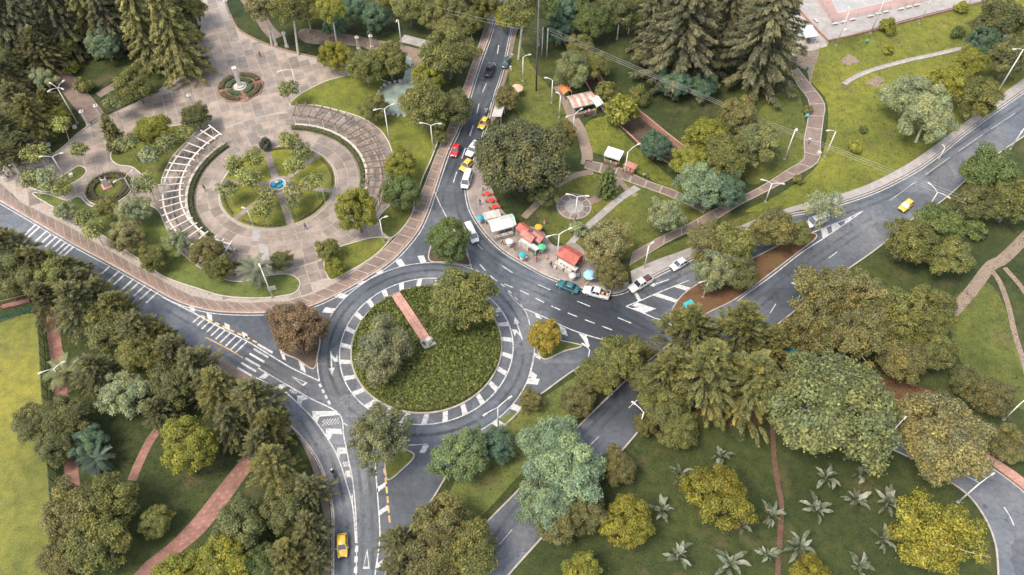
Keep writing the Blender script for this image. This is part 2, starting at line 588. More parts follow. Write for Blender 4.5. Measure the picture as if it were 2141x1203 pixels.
for nm, p, d in (('channel_wall', chan_a, 0.0), ('channel_wall', chan_b, 0.0)):
    o = stripmesh(offset(p, 0.16), offset(p, -0.16), 0.12, -1.55).build(nm, M_BRICKPINK)
    tag(o, 'low brick wall along the %s bank of the stream channel' % ('far' if p is chan_a else 'near'), 'wall')

# big lawns with their own turf
_lz = [0]
def lawn(name, px, z, color, label=None, sm=True, mat=None):
    w = GP(px)
    _lz[0] += 1
    z += 0.0012 * _lz[0] if z < 0.03 else 0.0
    o = sheet(name, smooth(w, True, 5) if sm else w, z, mat or M_GRASS, color=color)
    return struct(o)
FIELD = GP([(-400, 690), (0, 676), (60, 664), (84, 668), (92, 780), (100, 900), (111, 1010), (114, 1100), (116, 1260), (-300, 1260)])
lawn('sports_field', [(-400, 680), (0, 668), (60, 655), (88, 660), (95, 780), (104, 900), (115, 1010), (118, 1100), (120, 1260), (-300, 1260)], 0.004, GRASS_F, sm=False)
lawn('lawn', [(1690, 100), (1760, 80), (1900, 45), (2050, 5), (2200, -40), (2250, 100), (2130, 185), (1990, 280), (1900, 345), (1820, 385), (1700, 425), (1600, 440), (1560, 440), (1640, 400), (1715, 335), (1730, 220), (1690, 160)], 0.004, GRASS_B)
lawn('lawn', [(1590, 230), (1655, 180), (1680, 230), (1680, 330), (1610, 375), (1560, 380), (1560, 300)], 0.004, GRASS_M)
lawn('lawn', [(1225, 260), (1270, 245), (1310, 285), (1345, 320), (1400, 370), (1445, 410), (1400, 395), (1330, 360), (1260, 325), (1220, 310)], 0.004, GRASS_B)
lawn('lawn', [(1120, 395), (1180, 360), (1250, 365), (1330, 385), (1440, 425), (1490, 445), (1400, 490), (1330, 535), (1240, 550), (1190, 520), (1130, 470)], 0.004, GRASS_M)
lawn('lawn', [(2000, 620), (2060, 590), (2100, 640), (2141, 760), (2160, 860), (2040, 800), (1995, 720), (1985, 660)], 0.004, GRASS_M)
lawn('lawn', [(1330, 545), (1450, 490), (1560, 450), (1640, 430), (1560, 480), (1450, 520), (1340, 580), (1320, 565)], 0.004, GRASS_M)
lawn('lawn', [(1040, 880), (1130, 835), (1215, 780), (1260, 760), (1270, 800), (1190, 880), (1080, 1000), (980, 1100), (900, 1100), (930, 1050), (960, 990), (1000, 930)], 0.004, (0.105, 0.118, 0.035))
lawn('lawn', [(1070, 70), (1120, 150), (1190, 230), (1210, 300), (1160, 310), (1090, 250), (1066, 180)], 0.004, GRASS_M)
lawn('earth_patch', [(1650, 125), (1690, 100), (1712, 108), (1700, 150), (1694, 185), (1688, 150), (1670, 140)], 0.008, None, mat=M_DIRT)
for q in ([(1757, 125), (1768, 119), (1775, 114), (1790, 122), (1797, 131), (1782, 133), (1776, 138), (1764, 133)], [(1808, 175), (1822, 166), (1832, 160), (1850, 168), (1840, 175), (1836, 184), (1822, 178)]):
    lawn('earth_patch', q, 0.008, None, mat=M_DIRT)
# trodden paths on the right
for q in ([(2160, 480), (2100, 540), (2070, 558), (2030, 610), (1990, 655)], [(2068, 560), (2090, 590), (2108, 640), (2122, 700), (2141, 760), (2150, 800)], [(2100, 560), (2135, 600), (2160, 640)]):
    struct(ribbon('footpath', smooth(GP(q)), 1.0 if q[0][0] != 2160 else 2.2, 0.040 + 0.004 * (q[0][0] % 3), M_DIRT))
struct(ribbon('footpath', smooth(GP([(1590, 830), (1612, 880), (1618, 950), (1626, 1010), (1634, 1060), (1630, 1130), (1624, 1240)])), 0.8, 0.044, M_REDPATH))
lawn('earth_patch', [(1440, 830), (1500, 815), (1560, 835), (1600, 880), (1560, 895), (1500, 885), (1460, 865)], 0.008, None, mat=M_LITTER)
lawn('earth_patch', [(1640, 720), (1760, 760), (1900, 800), (1990, 840), (2030, 900), (1900, 880), (1780, 820), (1650, 780)], 0.036, None, mat=M_LITTER)
lawn('earth_patch', [(0, 90), (90, 70), (170, 110), (110, 160), (30, 180)], 0.008, None, mat=M_LITTER)
lawn('earth_patch', [(640, 60), (820, 90), (920, 120), (880, 150), (760, 100), (640, 90)], 0.008, None, mat=M_DIRT)

# ---------------------------------------------------------------- roads
KERB_PLAZA = [(-60, 385), (0, 420), (73, 463), (153, 510), (233, 553), (316, 600), (372, 630), (432, 648), (492, 654), (572, 653), (640, 643), (700, 618), (760, 585), (820, 545), (868, 492), (890, 450), (908, 400), (935, 320), (962, 260), (1000, 140), (1027, 63), (1050, -30)]
INNER_PLAZA = [(-40, 350), (10, 392), (43, 423), (143, 473), (213, 516), (293, 560), (359, 598), (399, 618), (449, 629), (519, 634), (600, 630), (650, 616), (690, 598), (740, 568), (790, 532), (835, 488), (865, 440), (884, 395), (914, 318), (942, 255), (985, 138), (1012, 60), (1036, -30)]
KERB_E = [(1098, -30), (1072, 63), (1054, 146), (1032, 216), (1020, 262), (1002, 315), (986, 360), (977, 390), (980, 420), (989, 447), (1010, 480), (1037, 510), (1060, 529), (1091, 548), (1134, 572), (1172, 588), (1210, 601), (1245, 611), (1285, 614), (1320, 602), (1362, 580), (1398, 562), (1450, 538), (1520, 505), (1590, 472), (1647, 450), (1684, 443), (1747, 428), (1830, 400), (1910, 359), (1967, 319), (2020, 276), (2141, 190), (2330, 60)]
WEST = [(-60, 478), (0, 505), (131, 562), (300, 665), (400, 730), (480, 785), (540, 830), (590, 875), (628, 911), (666, 963), (686, 1016), (697, 1069), (698, 1130), (696, 1260)]
kp = smooth(GP(KERB_PLAZA))
ip = smooth(GP(INNER_PLAZA))
ke = smooth(GP(KERB_E))
kw = smooth(GP(WEST))
hub = smooth(GP(KERB_PLAZA[:-6])) + GP([(905, 415), (975, 418)]) + smooth(GP(KERB_E[8:23])) + \
    GP([(1440, 700), (1400, 735), (1330, 728), (1270, 738), (1224, 760), (1185, 785), (1140, 818), (1098, 848), (1060, 885), (1000, 925), (960, 955), (929, 1003), (899, 1052), (862, 1102), (815, 1160), (800, 1260)]) + kw[::-1]
HARD = []
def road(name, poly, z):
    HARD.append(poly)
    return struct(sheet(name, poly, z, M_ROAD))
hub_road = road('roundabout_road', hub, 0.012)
north = smooth(GP(KERB_PLAZA[-7:])) + smooth(GP(KERB_E[:9]))
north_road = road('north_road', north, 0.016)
east_s = [(2330, 160), (2141, 285), (2056, 345), (1970, 420), (1890, 470), (1834, 520), (1720, 600), (1650, 660), (1590, 705), (1500, 765), (1440, 790), (1400, 770), (1380, 735), (1300, 715), (1230, 690)]
east = ke[108:] + smooth(GP(east_s))
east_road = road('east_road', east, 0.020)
lowL = [(960, 1260), (985, 1150), (1010, 1102), (1087, 1022), (1203, 899), (1283, 820), (1350, 760), (1400, 720)]
lowR = [(1020, 1260), (1063, 1203), (1120, 1139), (1220, 1030), (1313, 928), (1370, 860), (1440, 800), (1500, 755)]
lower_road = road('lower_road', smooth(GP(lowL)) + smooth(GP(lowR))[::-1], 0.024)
selR = [(1480, 735), (1620, 775), (1760, 820), (1880, 875), (1990, 922), (2053, 966), (2106, 1002), (2150, 1040), (2230, 1130), (2260, 1260)]
selL = [(1430, 810), (1600, 830), (1740, 880), (1814, 916), (1867, 941), (1940, 975), (1993, 1012), (2030, 1042), (2060, 1085), (2080, 1135), (2086, 1185), (2088, 1260)]
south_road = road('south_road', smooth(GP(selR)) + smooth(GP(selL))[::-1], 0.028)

# kerbs (real steps)
struct(kerb('plaza_kerb', kp, M_KERB, w=0.30, z=0.16))
struct(kerb('plaza_kerb_brick', offset(kp, 0.36), M_KERBR, w=0.36, z=0.152))
struct(kerb('east_kerb', ke, M_KERB, w=0.28, z=0.16))
struct(kerb('west_kerb', kw, M_KERB, w=0.28, z=0.15))
struct(kerb('kerb', smooth(GP([(1270, 738), (1224, 760), (1185, 785), (1140, 818), (1098, 848), (1060, 885), (1000, 925), (960, 955), (929, 1003), (899, 1052), (862, 1102), (815, 1160), (800, 1260)])), M_KERB, w=0.26, z=0.14))
for p in (lowL, lowR, selL, selR, east_s[:9]):
    struct(kerb('kerb', smooth(GP(p)), M_KERB, w=0.26, z=0.14))

# ---------------------------------------------------------------- road markings (paint on the road: parts of the road they lie on)
ZM = 0.034
def mark(name, poly, parent, mat=None, px=True):
    return sheet(name, GP(poly) if px else poly, ZM + 0.0006 * (len(parent.children) % 7), mat or M_PAINT, parent=parent)
def edge_line(px, parent, w=0.16, mat=None, world=False, name='edge_line', sm=True):
    w0 = px if world else (smooth(GP(px)) if sm else GP(px))
    o = stripmesh(offset(w0, w / 2), offset(w0, -w / 2), ZM + 0.0006 * (len(parent.children) % 7)).build(name, mat or M_PAINT, parent)
    return o
def dashes(px, parent, on=2.0, off=3.0, w=0.15, mat=None, name='lane_dash', world=False, start=0.0):
    p = px if world else smooth(GP(px))
    q = np.array(p)
    s = np.concatenate([[0], np.cumsum(np.hypot(*(q[1:] - q[:-1]).T))])
    t = start
    while t + on < s[-1]:
        tt = np.linspace(t, t + on, 5)
        seg = list(zip(np.interp(tt, s, q[:, 0]), np.interp(tt, s, q[:, 1])))
        edge_line(seg, parent, w, mat, True, name)
        t += on + off
def circle(c, r, a0=0.0, a1=2 * math.pi, n=96):
    return [(c[0] + r * math.cos(a0 + (a1 - a0) * k / n), c[1] + r * math.sin(a0 + (a1 - a0) * k / n)) for k in range(n + 1)]
def fitcircle(px):
    p = np.array(GP(px))
    A = np.c_[2 * p, np.ones(len(p))]
    s = np.linalg.lstsq(A, (p ** 2).sum(1), rcond=None)[0]
    return (s[0], s[1]), math.sqrt(s[2] + s[0] ** 2 + s[1] ** 2)
RC, RO = fitcircle([(685, 676), (713, 636), (750, 596), (800, 570), (850, 555), (900, 550), (990, 563), (1033, 586), (1066, 613), (1093, 646), (1110, 676), (1096, 813), (1066, 853), (1033, 883), (993, 904)])
_, RI = fitcircle([(712, 735), (1070, 735), (867, 887), (930, 879), (1010, 845), (725, 677), (745, 642), (810, 602), (870, 586)])
RH = RI - 2.05
edge_line(circle(RC, RI), hub_road, 0.2, world=True, name='ring_line')
def ang(u, v):
    x, y = G(u, v)
    return math.atan2(y - RC[1], x - RC[0])
# outer ring line in three arcs, broken at the entries
for a, b in (((686, 676), (990, 563)), ((1112, 690), (993, 904))):
    a0, a1 = ang(*a), ang(*b)
    if a1 > a0:
        a1 -= 2 * math.pi
    edge_line(circle(RC, RO, a0, a1, 60), hub_road, 0.18, world=True, name='ring_line')
a0, a1 = ang(993, 566), ang(1093, 648)
dashes(circle(RC, RO, a0, a1, 40), hub_road, 1.0, 1.0, 0.2, world=True)
# slanted blocks inside and outside the ring
nb = 27
for k in range(nb):
    th = 2 * math.pi * k / nb + 0.06
    q = [(RI - 0.05, th), (RI - 0.05, th + 0.062), (RH + 0.15, th + 0.095), (RH + 0.15, th + 0.033)]
    mark('ring_block', [(RC[0] + r * math.cos(a), RC[1] + r * math.sin(a)) for r, a in q], hub_road, px=False)
for u, v in ((700, 645), (727, 617), (763, 590), (803, 570), (847, 552), (892, 547), (1102, 803), (1068, 857), (1030, 888)):
    th = ang(u, v)
    q = [(RO + 0.05, th), (RO + 0.05, th + 0.06), (RO + 1.9, th + 0.085), (RO + 1.9, th + 0.025)]
    mark('ring_block', [(RC[0] + r * math.cos(a), RC[1] + r * math.sin(a)) for r, a in q], hub_road, px=False)
# direction arrows in the ring
def arrow(u, v, u2, v2, L=5.2):
    x, y = G(u, v)
    a = heading((u, v), (u2, v2))
    cs, sn = math.cos(a), math.sin(a)
    T = lambda q: [(x + px * cs - py * sn, y + px * sn + py * cs) for px, py in q]
    mark('arrow', T([(-L / 2, -0.12), (L / 2 - 1.6, -0.12), (L / 2 - 1.6, 0.12), (-L / 2, 0.12)]), hub_road, px=False)
    mark('arrow', T([(L / 2 - 1.6, -0.55), (L / 2, 0), (L / 2 - 1.6, 0.55)]), hub_road, px=False)
    mark('arrow', T([(-L / 2 + 0.7, 0.12), (-L / 2 + 1.7, 0.75), (-L / 2 + 0.9, 1.1), (-L / 2 + 2.6, 1.25), (-L / 2 + 2.3, 0.5), (-L / 2 + 1.5, 0.12)]), hub_road, px=False)
arrow(693, 760, 695, 800)
arrow(1084, 686, 1076, 662)
# west approach
edge_line([(340, 622), (400, 652), (455, 682), (515, 713), (560, 740), (610, 770), (668, 797)], hub_road, 0.22)
edge_line([(668, 797), (664, 770), (664, 740), (668, 715)], hub_road, 0.18)
edge_line([(430, 706), (470, 726), (509, 749)], hub_road, 0.2, M_YPAINT)
for k, u in enumerate((74, 82, 97, 107, 117, 127, 137, 145, 153, 248, 260, 278, 290, 302, 315, 328)):   # hatching along the plaza kerb
    v = np.interp(u, [73, 153, 233, 330], [468, 515, 558, 612])
    mark('hatch_bar', [(u, v), (u + 3.2, v + 1.6), (u - 21, v + 24), (u - 24, v + 22)], hub_road)
mark('stop_block', [(228, 556), (231, 558), (211, 577), (208, 575)], hub_road)
for k, u in enumerate((416, 426, 437, 448, 459, 470, 481, 493, 505, 516)):          # hatching before the crossing
    v = np.interp(u, [400, 515], [653, 713])
    w = 14 + 1.3 * k
    mark('hatch_bar', [(u, v), (u + 3, v + 1.5), (u + 3 - w, v + w * 1.02), (u - w, v + w * 1.02 - 1.5)], hub_road)
for u, v in ((400, 645), (437, 663), (474, 684), (511, 703)):  # blocks by the yellow line
    mark('ring_block', [(u - 5, v - 9), (u + 6, v - 4), (u + 7, v + 8), (u - 3, v + 3)], hub_road)
dashes([(420, 660), (470, 685), (520, 708), (545, 722)], hub_road, 1.0, 0.7, 0.35, M_YPAINT)
for k in range(6):                                           # zebra crossing
    u, v = 540 - k * 8.6, 718 + k * 9.8
    mark('zebra_stripe', [(u, v), (u + 31, v + 18), (u + 29, v + 22), (u - 2, v + 4)], hub_road)
mark('stop_block', [(584, 731), (592, 728), (598, 755), (591, 751)], hub_road)
mark('stop_block', [(624, 755), (633, 752), (640, 781), (629, 774)], hub_road)
# give-way triangles
for q, iq in (([(610, 787), (643, 801), (634, 808)], None), ([(768, 1147), (773, 1190), (758, 1190)], None)):
    c = np.mean(GP(q), axis=0)
    w0 = [np.array(p) for p in GP(q)]
    for i in range(3):
        a, b = w0[i], w0[(i + 1) % 3]
        ia, ib = a + (c - a) * 0.34, b + (c - b) * 0.34
        mark('yield_triangle', [tuple(a), tuple(b), tuple(ib), tuple(ia)], hub_road, px=False)
dashes([(668, 803), (680, 827), (693, 851)], hub_road, 0.75, 0.55, 0.42)
dashes([(692, 862), (712, 880), (738, 900), (760, 925)], hub_road, 0.9, 2.2, 0.2)
# splitter with chevrons
chL = [(535, 790), (563, 803), (600, 823), (653, 874), (686, 919), (709, 963), (726, 1016), (738, 1062), (744, 1136)]
chR = [(540, 770), (596, 803), (650, 834), (709, 866), (719, 913), (729, 963), (738, 1009), (743.5, 1069), (746.5, 1136)]
edge_line(chL, hub_road, 0.2)
edge_line(chR, hub_road, 0.2)
edge_line([(746, 1140), (743, 1260)], hub_road, 0.12, sm=False)
dashes([(746, 1142), (744, 1180), (742, 1240)], hub_road, 0.95, 0.6, 0.5)
for q in ([(583, 805), (592, 803), (600, 808), (592, 811), (590, 817), (583, 811)], [(621, 828), (633, 827), (645, 834), (632, 838), (630, 849), (622, 840)],
          [(653, 860), (700, 860), (709, 868), (668, 872), (663, 884), (654, 873)], [(682, 896), (713, 897), (717, 909), (697, 907), (688, 921), (681, 912)],
          [(706, 936), (722, 937), (725, 949), (713, 949), (708, 961), (703, 951)], [(722, 985), (731, 984), (735, 1000), (728, 997), (726, 1001), (721, 994)], [(735, 1035), (738, 1035), (738, 1052), (736, 1052)]):
    mark('chevron', q, hub_road)
for q in ([(674, 877), (708, 875), (712, 887), (674, 891)], [(715, 966), (729, 965), (731, 976), (719, 977)], [(603, 815), (618, 816), (622, 824), (610, 822)]):   # dotted rumble fields
    c4 = [np.array(p) for p in GP(q)]
    nu = 12 if q[0][0] == 674 else 6
    for i in range(4):
        for j in range(nu):
            if (i + j) % 2:
                f, g = (j + 0.5) / nu, (i + 0.5) / 4
                x, y = (c4[0] * (1 - f) + c4[1] * f) * (1 - g) + (c4[3] * (1 - f) + c4[2] * f) * g
                mark('rumble_dot', [(x - .11, y - .11), (x + .11, y - .11), (x + .11, y + .11), (x - .11, y + .11)], hub_road, px=False)
mark('stop_block', [(541, 790), (556, 779), (562, 786), (551, 794)], hub_road)
edge_line([(784, 960), (785, 979), (789, 1029), (794, 1102), (793, 1139), (783, 1210)], hub_road, 0.2)
dashes([(803, 980), (807, 1010), (811, 1050), (815, 1095)], hub_road, 1.1, 0.5, 0.3, M_YPAINT)
for u, v in ((788, 1020), (793, 1068), (789, 1178)):
    mark('ring_block', [(u, v), (u + 18, v - 12), (u + 18, v - 2), (u, v + 11)], hub_road)
edge_line([(628, 915), (663, 966), (683, 1018), (693, 1069), (694, 1130), (692, 1260)], hub_road, 0.14)
edge_line([(815, 929), (850, 931), (895, 929)], hub_road, 0.22)
mark('ring_block', [(877, 947), (884, 931), (897, 932), (888, 948)], hub_road)
# plaza-side edge lines
edge_line(offset(kp, -0.55), hub_road, 0.16, world=True)
edge_line(offset(ke, -0.5), east_road, 0.16, world=True)
# north road
dashes([(1043, 95), (1034, 140), (1019, 170), (1005, 205), (995, 245), (982, 285), (966, 330), (950, 375), (942, 410)], north_road, 3.4, 4.0, 0.2)
edge_line([(908, 400), (920, 428), (935, 457)], hub_road, 0.18, M_PAINT)
edge_line([(975, 520), (985, 560), (990, 563)], hub_road, 0.18)
edge_line([(986, 556), (978, 545), (974, 535)], hub_road, 0.2)
# junction lanes
dashes([(994, 505), (1012, 525), (1064, 566), (1115, 591), (1175, 617), (1248, 647), (1322, 677), (1370, 696)], hub_road, 2.6, 5.6, 0.18)
dashes([(1003, 553), (1035, 585), (1090, 609), (1150, 639), (1200, 660), (1260, 683), (1310, 702)], hub_road, 1.9, 1.5, 0.2)
edge_line([(1062, 610), (1080, 632), (1095, 647), (1103, 662), (1108, 680)], hub_road, 0.18)
edge_line([(1096, 646), (1130, 660), (1190, 688), (1240, 705), (1285, 716)], hub_road, 0.2)
mark('ring_block', [(1118, 656), (1128, 661), (1134, 668), (1121, 664)], hub_road)
mark('ring_block', [(1168, 680), (1182, 688), (1187, 703), (1174, 699)], hub_road)
mark('ring_block', [(1210, 698), (1226, 702), (1233, 724), (1229, 729), (1220, 712)], hub_road)
mark('ring_block', [(1118, 738), (1130, 745), (1130, 753), (1116, 745)], hub_road)
mark('ring_block', [(1109, 775), (1123, 785), (1119, 795), (1105, 786)], hub_road)
edge_line([(1116, 742), (1110, 770), (1102, 798), (1094, 815)], hub_road, 0.18)
# gore in front of the median
edge_line([(1309, 641), (1341, 628), (1375, 613), (1432, 590), (1440, 587)], east_road, 0.2)
edge_line([(1309, 641), (1345, 655), (1377, 668), (1402, 664)], east_road, 0.2)
mark('gore_bar', [(1332, 633), (1372, 646), (1345, 656), (1322, 645), (1335, 643), (1320, 640)], east_road)
mark('gore_bar', [(1364, 618), (1378, 614), (1422, 629), (1415, 634)], east_road)
mark('gore_bar', [(1408, 600), (1422, 596), (1452, 604), (1440, 610)], east_road)
mark('gore_bar', [(1377, 668), (1399, 662), (1401, 672), (1386, 675)], east_road)
mark('stop_block', [(1323, 610), (1330, 608), (1341, 628), (1335, 631)], east_road)
mark('arrow', [(1358, 598), (1366, 592), (1372, 594), (1368, 600)], east_road)
edge_line([(1366, 596), (1398, 585)], east_road, 0.22, sm=False)
edge_line([(1690, 490), (1720, 478), (1770, 458), (1804, 442)], east_road, 0.2)
edge_line([(1541, 630), (1568, 610), (1614, 577), (1674, 530), (1720, 500), (1754, 477), (1804, 442)], east_road, 0.2)
mark('chevron', [(1716, 481), (1728, 476), (1733, 492), (1720, 499)], east_road)
mark('chevron', [(1738, 471), (1750, 466), (1757, 473), (1740, 485)], east_road)
mark('chevron', [(1766, 462), (1780, 454), (1778, 462), (1766, 470)], east_road)
dashes([(1610, 655), (1640, 615), (1720, 550), (1800, 490)], east_road, 2.6, 7.0, 0.16)
dashes([(1446, 693), (1480, 672), (1520, 650)], east_road, 3.0, 3.0, 0.2)
dashes([(1860, 420), (1950, 355), (2050, 285), (2141, 225)], east_road, 9.0, 3.0, 0.1)
# lower and south roads
dashes([(1027, 1160), (1090, 1085), (1180, 985), (1240, 925), (1300, 867), (1345, 825)], lower_road, 3.0, 7.6, 0.16, start=2.0)
dashes([(1995, 985), (2035, 1003), (2075, 1032), (2102, 1065), (2120, 1100), (2135, 1160)], south_road, 3.0, 4.6, 0.18, start=1)
edge_line([(1613, 822), (1620, 800)], south_road, 0.25, sm=False)
edge_line([(1630, 824), (1638, 802)], south_road, 0.25, sm=False)
edge_line([(1652, 828), (1660, 806)], south_road, 0.25, sm=False)

def tyre_tracks(px, parent, world=False, w=0.55, gap=1.5):
    p = px if world else smooth(GP(px))
    for s in (-1, 1):
        q = offset(p, s * gap / 2)
        stripmesh(offset(q, w / 2), offset(q, -w / 2), ZM + 0.008 + 0.0008 * (len(parent.children) % 9)).build('tyre_mark', M_TYRE, parent)
for r_ in (RI + 1.1, RO - 1.0):
    tyre_tracks(circle(RC, r_, 0.3, 0.3 + 5.9, 90), hub_road, True)
tyre_tracks([(1036, 80), (1015, 145), (990, 215), (968, 285), (945, 345), (922, 400), (915, 440)], north_road)
tyre_tracks([(1062, 80), (1042, 150), (1017, 215), (995, 285), (975, 345), (962, 395), (965, 440), (985, 480), (1025, 525), (1080, 560), (1150, 590), (1220, 615), (1300, 650), (1380, 690), (1480, 680), (1560, 650), (1640, 590), (1740, 520), (1830, 460)], hub_road)
tyre_tracks([(990, 520), (1040, 565), (1100, 595), (1170, 625), (1260, 665), (1340, 700), (1420, 710)], hub_road)
tyre_tracks([(480, 740), (540, 775), (590, 815), (640, 880), (675, 940), (698, 1010), (716, 1090), (722, 1230)], hub_road)
tyre_tracks([(768, 1230), (768, 1090), (762, 1000), (752, 930), (745, 880), (735, 830)], hub_road)
tyre_tracks([(180, 535), (300, 612), (420, 680), (520, 735), (600, 780), (650, 810)], hub_road)
tyre_tracks([(1300, 618), (1380, 590), (1460, 552), (1560, 505), (1680, 462), (1800, 430), (1900, 385), (2000, 315), (2141, 220)], east_road)
tyre_tracks([(1010, 1180), (1090, 1060), (1200, 940), (1290, 850)], lower_road)
for k, (u, v, rd) in enumerate(((940, 380, north_road), (985, 235, north_road), (1160, 640, hub_road), (1090, 720, hub_road), (700, 720, hub_road), (740, 920, hub_road), (760, 1080, hub_road), (660, 930, hub_road), (1420, 575, east_road), (1780, 470, east_road), (1150, 1050, lower_road), (2060, 1060, south_road))):
    MB().lathe([(0.38, ZM - 0.01), (0.38, ZM + 0.012), (0.02, ZM + 0.014)], 16, (*G(u, v), 0)).build('manhole_cover', M_DARKSTEEL, rd)
# ---------------------------------------------------------------- islands
def island(name, px, top, label, color=GRASS_M, z=0.13, world=False, w=0.22, km=None):
    p = px if world else smooth(GP(px), True, 5)
    o = sheet(name, p, z, top, 0.0)
    o.color = (*color, 1)
    k = kerb('kerb', closed(p), km or M_KERB, o, w, z + 0.035, 0.0)
    return tag(o, kind='structure', label=label)
ring_island = island('roundabout_island', circle(RC, RH, n=72)[:-1], M_SOIL, 'round planted island in the middle of the roundabout', world=True, w=0.3, z=0.25)
island('traffic_island', [(928, 462), (905, 505), (898, 545), (940, 549), (982, 555), (972, 525), (948, 480)], M_SOIL, 'small bare-earth traffic island under the dense tree north of the roundabout')
island('traffic_island', [(598, 700), (590, 735), (622, 752), (655, 772), (664, 745), (668, 705), (640, 690)], M_SOIL, 'traffic island under the reddish brown tree')
island('traffic_island', [(1124, 695), (1170, 712), (1216, 724), (1180, 735), (1138, 752), (1122, 725)], M_GRASS, 'triangular grassy traffic island under the small yellow tree')
island('traffic_island', [(815, 935), (866, 951), (838, 985), (812, 1004), (806, 985), (806, 955)], M_GRASS, 'narrow grassy traffic island below the roundabout')
island('median_island', [(1398, 668), (1420, 625), (1460, 594), (1520, 565), (1580, 538), (1640, 508), (1695, 489), (1706, 498), (1674, 524), (1614, 570), (1541, 624), (1480, 655), (1440, 682), (1410, 684)], M_LITTER, 'long median island covered in brown fallen leaves')

# ---------------------------------------------------------------- pavements made of slabs
def slab_strip(name, L, R, step, m_slab, m_base, z=0.15, gap=0.06, edge=0.10, label=None, cap=300, across=1, z0=0.0):
    """pavement: a base sheet and one raised slab per bay; each slab is an object of its own"""
    n = max(2, int(round(sum(math.dist(L[i], L[i + 1]) for i in range(len(L) - 1)) / step)) + 1)
    L2, R2 = resample(L, n=n * 2 - 1), resample(R, n=n * 2 - 1)
    base = stripmesh(L2, R2, z - 0.03, z0).build(name, m_base)
    HARD.append(list(L2) + list(R2)[::-1])
    tag(base, kind='structure', label=label)
    cnt = 0
    rest = MB()
    for i in range(0, 2 * n - 2, 2):
        ids = (i, i + 1, i + 2)
        for j in range(across):
            f0, f1 = j / across, (j + 1) / across
            a = [np.array(L2[k]) * (1 - f0) + np.array(R2[k]) * f0 for k in ids]
            b = [np.array(L2[k]) * (1 - f1) + np.array(R2[k]) * f1 for k in ids]
            wv = b[1] - a[1]
            wl = np.linalg.norm(wv)
            wv = wv / (wl + 1e-9)
            tv = (a[2] - a[0])
            tv = tv / (np.linalg.norm(tv) + 1e-9)
            ea = edge if j == 0 else gap / 2
            eb = edge if j == across - 1 else gap / 2
            q = [a[0] + wv * ea + tv * gap / 2, a[1] + wv * ea, a[2] + wv * ea - tv * gap / 2, b[2] - wv * eb - tv * gap / 2, b[1] - wv * eb, b[0] - wv * eb + tv * gap / 2]
            c = np.mean(q, axis=0)
            poly = [tuple(p - c) for p in q]
            zt = z + random.uniform(-0.006, 0.008)
            if cnt < cap:
                MB().prism(poly, z - 0.05, zt).build('slab', m_slab, base, loc=(c[0], c[1], 0))
            else:
                rest.prism([tuple(p) for p in q], z - 0.05, zt)
            cnt += 1
    if rest.v:
        tag(rest.build('slab_field', m_slab, base), kind='stuff')
    return base
plaza_walk = slab_strip('pavement', offset(ip, 0.0), offset(kp, 0.5), 2.35, M_WALK, M_JOINT, 0.15, 0.24, 0.16, cap=300)
def walk_pts(a, b):
    return smooth(GP(a)), smooth(GP(b))
L, R = walk_pts([(1318, 568), (1370, 545), (1434, 522), (1520, 485), (1600, 452), (1660, 432), (1740, 412), (1820, 384), (1900, 342), (1955, 304), (2010, 262), (2130, 172), (2320, 40)],
                [(1322, 595), (1362, 577), (1398, 559), (1450, 535), (1590, 469), (1647, 447), (1747, 425), (1830, 397), (1910, 356), (1967, 316), (2020, 273), (2141, 187), (2330, 57)])
slab_strip('pavement', L, R, 2.6, M_PALEWALK, M_JOINTD, 0.15, 0.05, 0.06)
L, R = walk_pts([(1112, -20), (1082, 63), (1066, 140), (1046, 205), (1036, 250)], [(1100, -20), (1074, 63), (1057, 146), (1035, 216), (1023, 262)])
slab_strip('pavement', L, R, 2.4, M_WALK, M_JOINT, 0.15, 0.08, 0.06)
# stall forecourt beside the kerb
fore = smooth(GP([(1005, 330), (1030, 400), (1050, 440), (1085, 470), (1130, 480), (1160, 515), (1205, 510), (1240, 545), (1280, 560), (1310, 585), (1318, 602)])) + [q for q in smooth(GP(KERB_E[5:20]))[::-1]]
HARD.append(fore)
struct(sheet('forecourt', fore, 0.12, surf('forecourt_paving', (0.235, 0.19, 0.165), 0.65, 0.25, 0.6, kind='pos', stain=0.5), 0.0))
# right-hand walks with pale frames
def framed_path(name, A, B, step, z=0.06):
    L, R = walk_pts(A, B)
    return slab_strip(name, L, R, step, M_WALK, M_JOINT, z, 0.28, 0.24)
framed_path('garden_path', [(1653, 148), (1668, 180), (1690, 210), (1688, 250), (1680, 295), (1680, 332), (1650, 352), (1590, 390), (1540, 415), (1480, 445), (1440, 468), (1390, 490), (1345, 515), (1322, 528)],
            [(1668, 142), (1690, 170), (1724, 215), (1722, 250), (1716, 300), (1712, 338), (1668, 366), (1605, 400), (1550, 428), (1500, 458), (1450, 482), (1400, 505), (1358, 530), (1316, 556)], 4.2)
framed_path('garden_path', [(1225, 335), (1262, 342), (1300, 352), (1350, 376), (1400, 394), (1450, 415), (1480, 432)], [(1222, 352), (1255, 362), (1290, 372), (1340, 390), (1395, 410), (1440, 430), (1470, 446)], 3.4)
def plain_path(name, px, w, mat, z=0.05):
    pp_ = smooth(GP(px))
    HARD.append(offset(pp_, w / 2) + offset(pp_, -w / 2)[::-1])
    return struct(ribbon(name, smooth(GP(px)), w, z, mat, z0=0.0))
slab_strip('garden_path', *[smooth(p) for p in (GP([(1326, 388), (1290, 412), (1240, 455), (1200, 492), (1180, 515)]), GP([(1340, 396), (1302, 420), (1252, 463), (1212, 498), (1194, 522)]))], 1.6, M_PALEWALK, M_JOINTD, 0.052, 0.06, 0.05)
